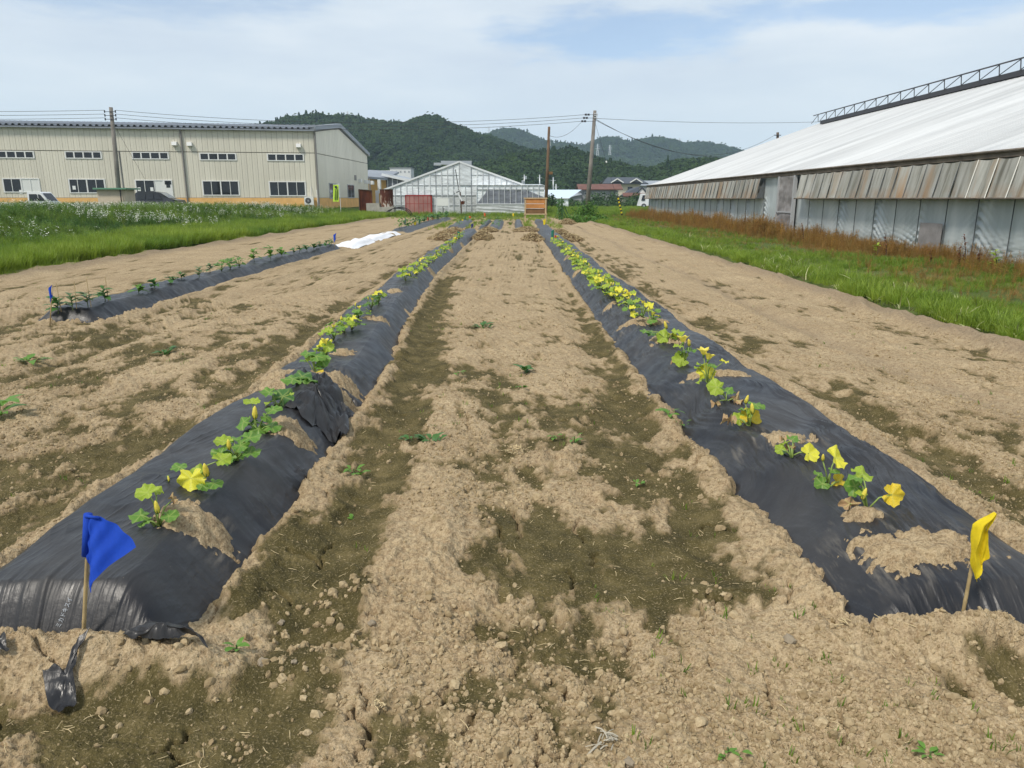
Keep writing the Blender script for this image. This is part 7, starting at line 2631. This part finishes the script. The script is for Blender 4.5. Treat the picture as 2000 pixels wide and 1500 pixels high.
def big_flag_blue():
    b = film_hit(163, 1240, 'left') + Vector((0, -.02, .0))
    Y = b.y
    t = at_y(173, 1006, Y)
    root = empty('marker_flag', b, 'large blue cloth flag on a bamboo stick at the near end of the left bed', 'flag', 'marker flags')
    mb = MB(); bamboo(mb, b - Vector((0, 0, .06)), t - Vector((0, 0, .01)), .0068); mb.build('stick', M_BAMB, root, True)
    top, mid, tipr, low, inn = at_y(170, 1006, Y - .008), at_y(169, 1086, Y - .008), at_y(263, 1071, Y - .05), at_y(189, 1151, Y - .02), at_y(184, 1100, Y)
    mb = MB()
    # cloth hung from the sleeve: a fan from the top corner, folding forward at its foot
    def fn(s, u):
        lt = top.lerp(mid, 1.0)
        edge = [mid, at_y(178, 1108, Y - .012), at_y(186, 1135, Y - .02), at_y(190, 1148, Y - .02), at_y(192, 1128, Y - .03), at_y(215, 1103, Y - .04), at_y(240, 1087, Y - .05), tipr]
        f = s * (len(edge) - 1)
        i = min(int(f), len(edge) - 2)
        e = edge[i].lerp(edge[i + 1], f - i)
        o = top + Vector((.020 * s, 0, -.002))
        bow = at_y(222, 1026, Y - .02) - top.lerp(tipr, .5)
        p = o.lerp(e, u) + bow * (max(0, s - .35) / .65) ** 2 * 4 * u * (1 - u)
        p.y += (.020 * math.sin(s * 9) + .007 * math.sin(s * 23 + u * 3)) * u - .03 * math.sin(s * 3.1) * u + .004 * math.sin(u * 17 + s * 6)
        return p
    mb.grid(fn, 30, 16); mb.build('cloth', FLAGM['blue'], root, True)
    mb = MB(); mb.tube([at_y(167.5, 1085, Y), at_y(172, 1004, Y)], [.0125, .0135], 10); mb.tube([at_y(167, 1008, Y - .012), at_y(194, 1012, Y - .012)], [.006, .004], 6); mb.build('sleeve', FLAGM['blue'], root, True)


def big_flag_yellow():
    b = film_hit(1880, 1192, 'right') + Vector((0, -.02, 0))
    Y = b.y
    root = empty('marker_flag', b, 'large yellow cloth flag folded on a stick at the near end of the right bed', 'flag', 'marker flags')
    t = at_y(1916, 1012, Y + .01)
    mb = MB(); bamboo(mb, b - Vector((.012, 0, .06)), t, .0065); mb.build('stick', M_BAMB, root, True)
    def col(ps, dy):
        return [at_y(x, y, Y + d) for (x, y), d in zip(ps, dy)]
    A = col([(1944, 1001), (1901, 1022), (1897, 1060), (1894, 1100), (1903, 1131)], [-.03, -.02, -.02, -.02, -.02])      # left edge, going down
    B = col([(1945, 1002), (1922, 1024), (1908, 1066), (1908, 1094), (1910, 1134)], [-.035, -.045, -.055, -.055, -.05])
    Cc = col([(1945, 1003), (1930, 1030), (1914, 1080), (1914, 1100), (1917, 1113)], [-.03, -.02, -.012, -.01, -.03])
    D = col([(1946, 1003), (1930, 1030), (1931, 1060), (1930, 1090), (1916, 1097)], [-.03, -.04, -.03, -.03, -.02])
    def surf(cols):
        def fn(s, u):
            f = s * (len(cols) - 1); i = min(int(f), len(cols) - 2)
            g = u * 4; j = min(int(g), 3)
            a = cols[i][j].lerp(cols[i][j + 1], g - j); b_ = cols[i + 1][j].lerp(cols[i + 1][j + 1], g - j)
            p = a.lerp(b_, f - i)
            p.y += .006 * math.sin(s * 7 + u * 5) + .003 * math.sin(u * 19 + s * 4)
            return p
        return fn
    mb = MB(); mb.grid(surf([A, B, Cc]), 14, 20); mb.build('cloth', FLAGM['yellow'], root, True)
    mb = MB(); mb.grid(surf([Cc, D]), 8, 20); mb.build('cloth_fold', FLAGM['yellow'], root, True)
    mb = MB()
    for (x0, y0, x1, y1) in ((1905, 1128, 1908, 1136), (1910, 1126, 1915, 1132), (1916, 1110, 1920, 1114)):
        mb.tube([at_y(x0, y0, Y - .03), at_y((x0 + x1) / 2 + 1, (y0 + y1) / 2, Y - .035), at_y(x1, y1, Y - .03)], .0012, 4)
    mb.build('frayed_thread', FLAGM['yellow'], root)


def small_flag(bx, by, tx, ty, colour, w, h, label, lean=0.3, droop=1.0, r=.007, group='marker flags'):
    """limp flag: cloth gathered beside the stick's top, sizes in photo pixels"""
    b = at_z(bx, by, .02)
    Y = b.y
    t = at_y(tx, ty, Y)
    root = empty('marker_flag', b, label, 'flag', group)
    mb = MB(); mb.tube([b - Vector((0, 0, .05)), t], r, 6); mb.build('stick', M_BAMB, root, True)
    k = Y / FPX * 1.03
    W_, H_ = w * k, h * k
    sg = 1 if lean >= 0 else -1
    def fn(s, u):
        x = sg * W_ * s * (1 - .25 * u) + abs(lean) * sg * W_ * u * .6
        z = -H_ * u * (.75 + .25 * s) - .25 * H_ * s
        y = .25 * W_ * math.sin(s * 7 + u * 2) * (.3 + u)
        return t + Vector((x, y - .01, z))
    mb = MB(); mb.grid(fn, 12, 8); mb.build('cloth', FLAGM[colour], root, True)


big_flag_blue(); big_flag_yellow()
small_flag(96, 634, 102, 556, 'blue', 8, 30, 'small limp blue flag at the near end of the west bed', -.6)
small_flag(652, 487, 657, 455, 'blue', 6, 15, 'small blue flag at the near edge of the white sheet', -.4)
small_flag(886, 478, 886, 462, 'red', 7, 9, 'red half of the red and green flags at the far end of the left bed', .2)
small_flag(889, 474, 893, 451, 'green', 6, 11, 'green flag leaning over the red one at the far end of the left bed', .2)
small_flag(1082, 474, 1083, 459, 'red', 6, 13, 'red flag under the green one at the far end of the right bed', .3)
small_flag(1081, 472, 1083, 447, 'green', 6, 17, 'tall green flag above the red one at the far end of the right bed', -.3)
small_flag(925, 446, 925, 436, 'dark_blue', 5, 8, 'dark blue flag just beyond the left bed by the short far beds', -.2)
small_flag(902, 436, 902, 428, 'yellow', 3, 6, 'yellow flag on the leftmost short far bed', .2)
small_flag(910, 433, 911, 422, 'green', 3, 7, 'dark green flag on the left among the short far beds', -.2)
small_flag(915, 431, 915, 421.5, 'orange', 5, 4, 'orange flag among the short far beds, left of the tall stake', .1)
small_flag(945, 427, 945, 415, 'orange', 3.5, 7, 'red-orange flag in the grass below the winch post', .1)
small_flag(1001, 428, 1001, 416, 'yellow', 3, 6, 'yellow flag in the grass left of the orange board', .1)
small_flag(1066, 444, 1066, 427, 'yellow', 5, 12, 'yellow flag in front of the right leg of the orange board', -.1)
small_flag(794, 446, 793, 428, 'dark_blue', 4, 9, 'dark blue flag on the far left bed beyond the white sheet', -.1)
small_flag(813, 444, 813, 431, 'yellow', 5, 9, 'yellow flag on the far left bed beyond the white sheet', -.2)
small_flag(817, 441, 817, 424, 'green', 4, 10, 'dark green flag right behind the yellow one of the far left bed', .2)
small_flag(830, 437, 831, 423, 'green', 4, 8, 'second dark green flag further along the far left bed', -.2)
small_flag(833, 436, 834, 423, 'red', 3, 8, 'red flag beside the second green one of the far left bed', .1)
small_flag(847, 432, 847, 422, 'red', 4, 7, 'red flag at the far end of the far left bed', -.1)


def stick(px0, py0, px1, py1, label, r=.008, m=M_TIMBER):
    b = at_z(px0, py0)
    t = at_y(px1, py1, b.y)
    mb = MB(); mb.tube([b - Vector((0, 0, .05)), t], r, 6)
    o = mb.build('stake', m, None, origin=b); tag(o, label, 'stake')


stick(1055, 496, 1051, 462, 'left of two thin pale stakes by the straw heap of the right bed')
stick(1050, 474, 1054, 466, 'right of two thin pale stakes by the straw heap of the right bed')
stick(1073, 448, 1073, 432, 'thin stake right of the yellow flag before the orange board')

# ---- bean frame, vines, hedges
M_GPOLE, _, _ = mat('green_pole', (.06, .13, .05), .5)


def bean_frame():
    Y = 50.0
    p = lambda px, py, d=0.0: at_y(px, py, Y + d)
    r = empty('bean_frame', (p(1096, 425).x, Y, 0), 'green bean frame of bundled poles with plants right of the orange board', 'bean frame')
    for a, b, d in (((1092, 430), (1091, 388), 0), ((1096, 430), (1097, 385), .3), ((1099, 430), (1098, 390), -.2), ((1102, 402), (1118, 436), 0), ((1101, 412), (1110, 434), .3), ((1088, 395), (1104, 396), .1), ((1090, 410), (1102, 410), .1)):
        mb = MB(); q0, q1 = p(*a, d), p(*b, d); q0.z = max(q0.z, -.05); q1.z = max(q1.z, -.05); mb.tube([q0, q1], .035, 6); mb.build('pole', M_GPOLE, r)
    mb = MB()
    rr = np.random.RandomState(4)
    for k in range(260):
        q = p(1095 + rr.normal(0, 5), 388 + 40 * rr.rand(), rr.normal(0, .3))
        n = Vector((rr.normal(), rr.normal(), rr.normal())).normalized(); e = n.orthogonal().normalized(); f = n.cross(e)
        s = rr.uniform(.04, .09)
        mb.add([q - e * s, q - f * s * .6, q + e * s, q + f * s * .6], [(0, 1, 2, 3)])
    mb.build('leaves', LEAFM['dg'], r)['kind'] = 'stuff'


def bush(x, y, z, w, h, n, label, material, leaf=.12, name='bush', cat='bush', group=None):
    root = empty(name, (x, y, z), label, cat, group)
    rr = np.random.RandomState(int(abs(x * 13 + y * 7)) % 9999)
    mb = MB()
    for k in range(n):
        v = Vector((rr.normal(), rr.normal(), abs(rr.normal()))).normalized() * rr.uniform(.45, 1.0)
        lump = 1 + .3 * math.sin(5 * v.x + 3 * v.y + x)
        q = Vector((x + v.x * w * lump, y + v.y * w * .7 * lump, z + v.z * h * lump))
        nn = (v + Vector((rr.normal(0, .5), rr.normal(0, .5), rr.normal(0, .5)))).normalized(); e = nn.orthogonal().normalized(); f = nn.cross(e)
        s = leaf * rr.uniform(.6, 1.3)
        mb.add([q - e * s, q - f * s * .6, q + e * s, q + f * s * .6], [(0, 1, 2, 3)])
    mb.build('foliage', material, root)['kind'] = 'stuff'
    mb = MB()
    for k in range(4):
        mb.tube([(x + rr.normal(0, .1) * w, y, z - .1), (x + rr.normal(0, .3) * w, y + rr.normal(0, .2) * w, z + h * .6)], .02 * max(1, w), 4)
    mb.build('branches', M_MACH, root)


bean_frame()
L_BUSH = leafy('bush_leaf', (.085, .19, .028), .3, .35, None, .6, 3)
L_BUSH2 = leafy('dark_bush_leaf', (.045, .095, .024), .25, .35, None, .6, 2)
p = at_y(1148, 420, 58); bush(p.x, 60, 0, 1.0, 1.25, 1700, 'lush green vines heaped round the foot of the leaning pole', L_BUSH, .08, 'vine_bush')
p = at_y(1170, 430, 48); bush(p.x, 50, 0, .9, .45, 700, 'low leafy weeds in front of the vine-wrapped pole foot', L_BUSH, .09, 'leafy_bush')
p = at_y(1125, 432, 50); bush(p.x, 49, 0, 1.0, .5, 600, 'low green bush right of the bean frame', L_BUSH, .08, 'leafy_bush')
for px, Y, w, h, lab in ((1166, 214, 3.4, 3.2, 'dark round shrub before the left half of the red-roof house'), (1201, 212, 2.6, 2.8, 'dark shrub at the right corner of the red-roof house'), (1238, 200, 2.8, 2.6, 'dark round shrub before the board fence'), (1068, 140, 2.0, 2.0, 'shrub behind the orange board below the blue-white greenhouse'), (1090, 205, 5, 1.6, 'low hedge left of the lean-to shed')):
    p = at_y(px, 398, Y); bush(p.x, Y, 0, w, h, 1100, lab, L_BUSH2, .3)
# long hedge line and paddock rows
for k in range(9):
    x = 12 + 5.2 * k; y = 176 + NR.uniform(-4, 4)
    bush(x, y, -.2, 3.4, 1.25, 420, 'section of low dark hedge before the houses, %s from the left' % ORD[k], L_BUSH2, .28, 'hedge', 'hedge', 'hedge across the paddock')
# lone conifer on the near hill, trees right
def tree(px, pyb, pyt, Y, label, conifer, mm):
    b, t = at_y(px, pyb, Y), at_y(px, pyt, Y)
    H = t.z - b.z
    root = empty('tree', b, label, 'tree', None)
    mb = MB(); mb.tube([b, b + Vector((0, 0, H * .5)), b + Vector((0, 0, H * .95))], [H * .03, H * .02, H * .005], 6); mb.build('trunk', M_POLEB, root)
    rr = np.random.RandomState(int(px))
    mb = MB()
    for k in range(700):
        z = rr.rand()
        a = rr.uniform(0, 6.283)
        rad = (H * .24 * (1 - z) if conifer else H * .33 * math.sqrt(max(0, 1 - (2 * z - 1) ** 2))) * math.sqrt(rr.rand()) * (1 + .25 * math.sin(a * 3 + z * 8))
        q = b + Vector((math.cos(a) * rad, math.sin(a) * rad, H * (.15 + .85 * z)))
        n = Vector((rr.normal(), rr.normal(), rr.normal() + .5)).normalized(); e = n.orthogonal().normalized(); f = n.cross(e); s = H * .045
        mb.add([q - e * s, q - f * s * .7, q + e * s, q + f * s * .7], [(0, 1, 2, 3)])
    mb.build('crown', mm, root)['kind'] = 'stuff'


tree(1303, 340, 304, 400, 'pointed dark conifer standing above the near wooded hill left of the greenhouse roof', True, L_BUSH2)
# tall pale weed and dark stalks by the greenhouse wall
def wall_weed(px, pyb, pyt, n, size, vi, label, Y):
    b = at_y(px, pyb, Y); b.z = .05
    t = at_y(px + 2, pyt, Y)
    root = empty('tall_weed', b, label, 'weed')
    mb = MB(); mb.tube([b, b.lerp(t, .5) + Vector((.03, 0, 0)), t], [.010, .008, .004], 5); mb.build('stem', M_STEM if vi < 3 else M_MACH, root)
    for k in range(n):
        q = b.lerp(t, PR.uniform(.25, 1))
        put('leaf', LANCE[vi], root, q, (PR.uniform(-.3, .3), PR.uniform(-.8, .1), PR.uniform(0, 6.28)), size * PR.uniform(.6, 1.2))


LANCE.append(m_lance(3, LEAFM['b']))
LANCE.append(m_lance(4, LEAFM['yg']))
LANCE.append(m_lance(5, leafy('dock_seed', (.16, .055, .025), .2, .3, None, .8, 20)))
wall_weed(1942, 540, 487, 20, .14, 4, 'tall pale green weed with pointed leaves by the greenhouse wall at far right', 14.6)
wall_weed(1712, 500, 478, 12, .14, 4, 'yellow-green weed among the dry weeds right of the grey patch', 19.0)
for px, pyt, Y, lab in ((1727, 456, 18.5, 'tall dark red dock stalk right of the grey repair patch'), (1564, 436, 24.5, 'dark dead stalk just right of the greenhouse door'), (1815, 486, 16.5, 'dark red dock stalk between two wall seams'), (1872, 484, 15.6, 'dark red dock stalk second from the tall pale weed'), (1882, 458, 15.5, 'thin dead stalk standing taller than the docks'), (1910, 492, 15.0, 'short dark red dock stalk nearest the tall pale weed'), (1375, 424, 42, 'dark dead stalk before the far half of the wall')):
    wall_weed(px, 530, pyt, 34, .07 if Y < 30 else .12, 5, lab, Y)

# ---- stones, clumps of straw on the path
M_STONE, _, _ = mat('grey_stone', (.25, .205, .145), .8, .2, vary=.25, vscale=60)
for px, py, s, lab in ((1540, 1262, .022, 'dark pointed grey stone on the pale soil, lower right'), (512, 1300, .016, 'rounded tan stone beside the small bright sprout'), (548, 1211, .013, 'smooth grey pebble near the front of the left bed'), (727, 1228, .014, 'pale round stone, centre left on the algae'), (575, 1306, .011, 'grey round pebble low left of centre'), (1230, 1498, .018, 'round tan clod at the bottom edge right of the straw tuft')):
    p = at_z(px, py)
    z = float(soil(np.array([p.x]), np.array([p.y]))[0][0])
    me = m_clod(int(px), .7); me.materials.append(M_STONE)
    o = put('stone', me, None, (p.x, p.y, z + s * .3), (0, 0, px), s); tag(o, lab, 'stone')


def straw_tuft(px, py, n, L, label, m=M_STRAW):
    p = at_z(px, py)
    z = float(soil(np.array([p.x]), np.array([p.y]))[0][0])
    rr = np.random.RandomState(int(px))
    mb = MB()
    for k in range(n):
        q = p + Vector((rr.normal(0, L * .35), rr.normal(0, L * .25), z + rr.uniform(.003, .02)))
        d = Vector((rr.normal(), rr.normal(), rr.normal(0, .25))).normalized() * L * rr.uniform(.4, 1)
        mb.tube([q - d / 2, q + Vector((0, 0, .004)), q + d / 2], rr.uniform(.001, .003), 4)
    o = mb.build('straw_tuft', m, None, origin=(p.x, p.y, z)); tag(o, label, 'straw tuft')


M_ASH, _, _ = mat('grey_straw', (.40, .365, .29), .8)
straw_tuft(1188, 1452, 18, .04, 'tangle of whitish straw at the bottom centre of the path', M_ASH)
straw_tuft(1178, 1474, 5, .06, 'few thick pale straws lying just below the whitish tangle', M_ASH)
straw_tuft(1007, 882, 24, .09, 'small tangle of dead straw in the centre of the path')
straw_tuft(735, 1385, 10, .03, 'few tan straw bits by the cracks, bottom left of centre')
straw_tuft(1650, 1240, 12, .05, 'small dry root tuft before the right bed')
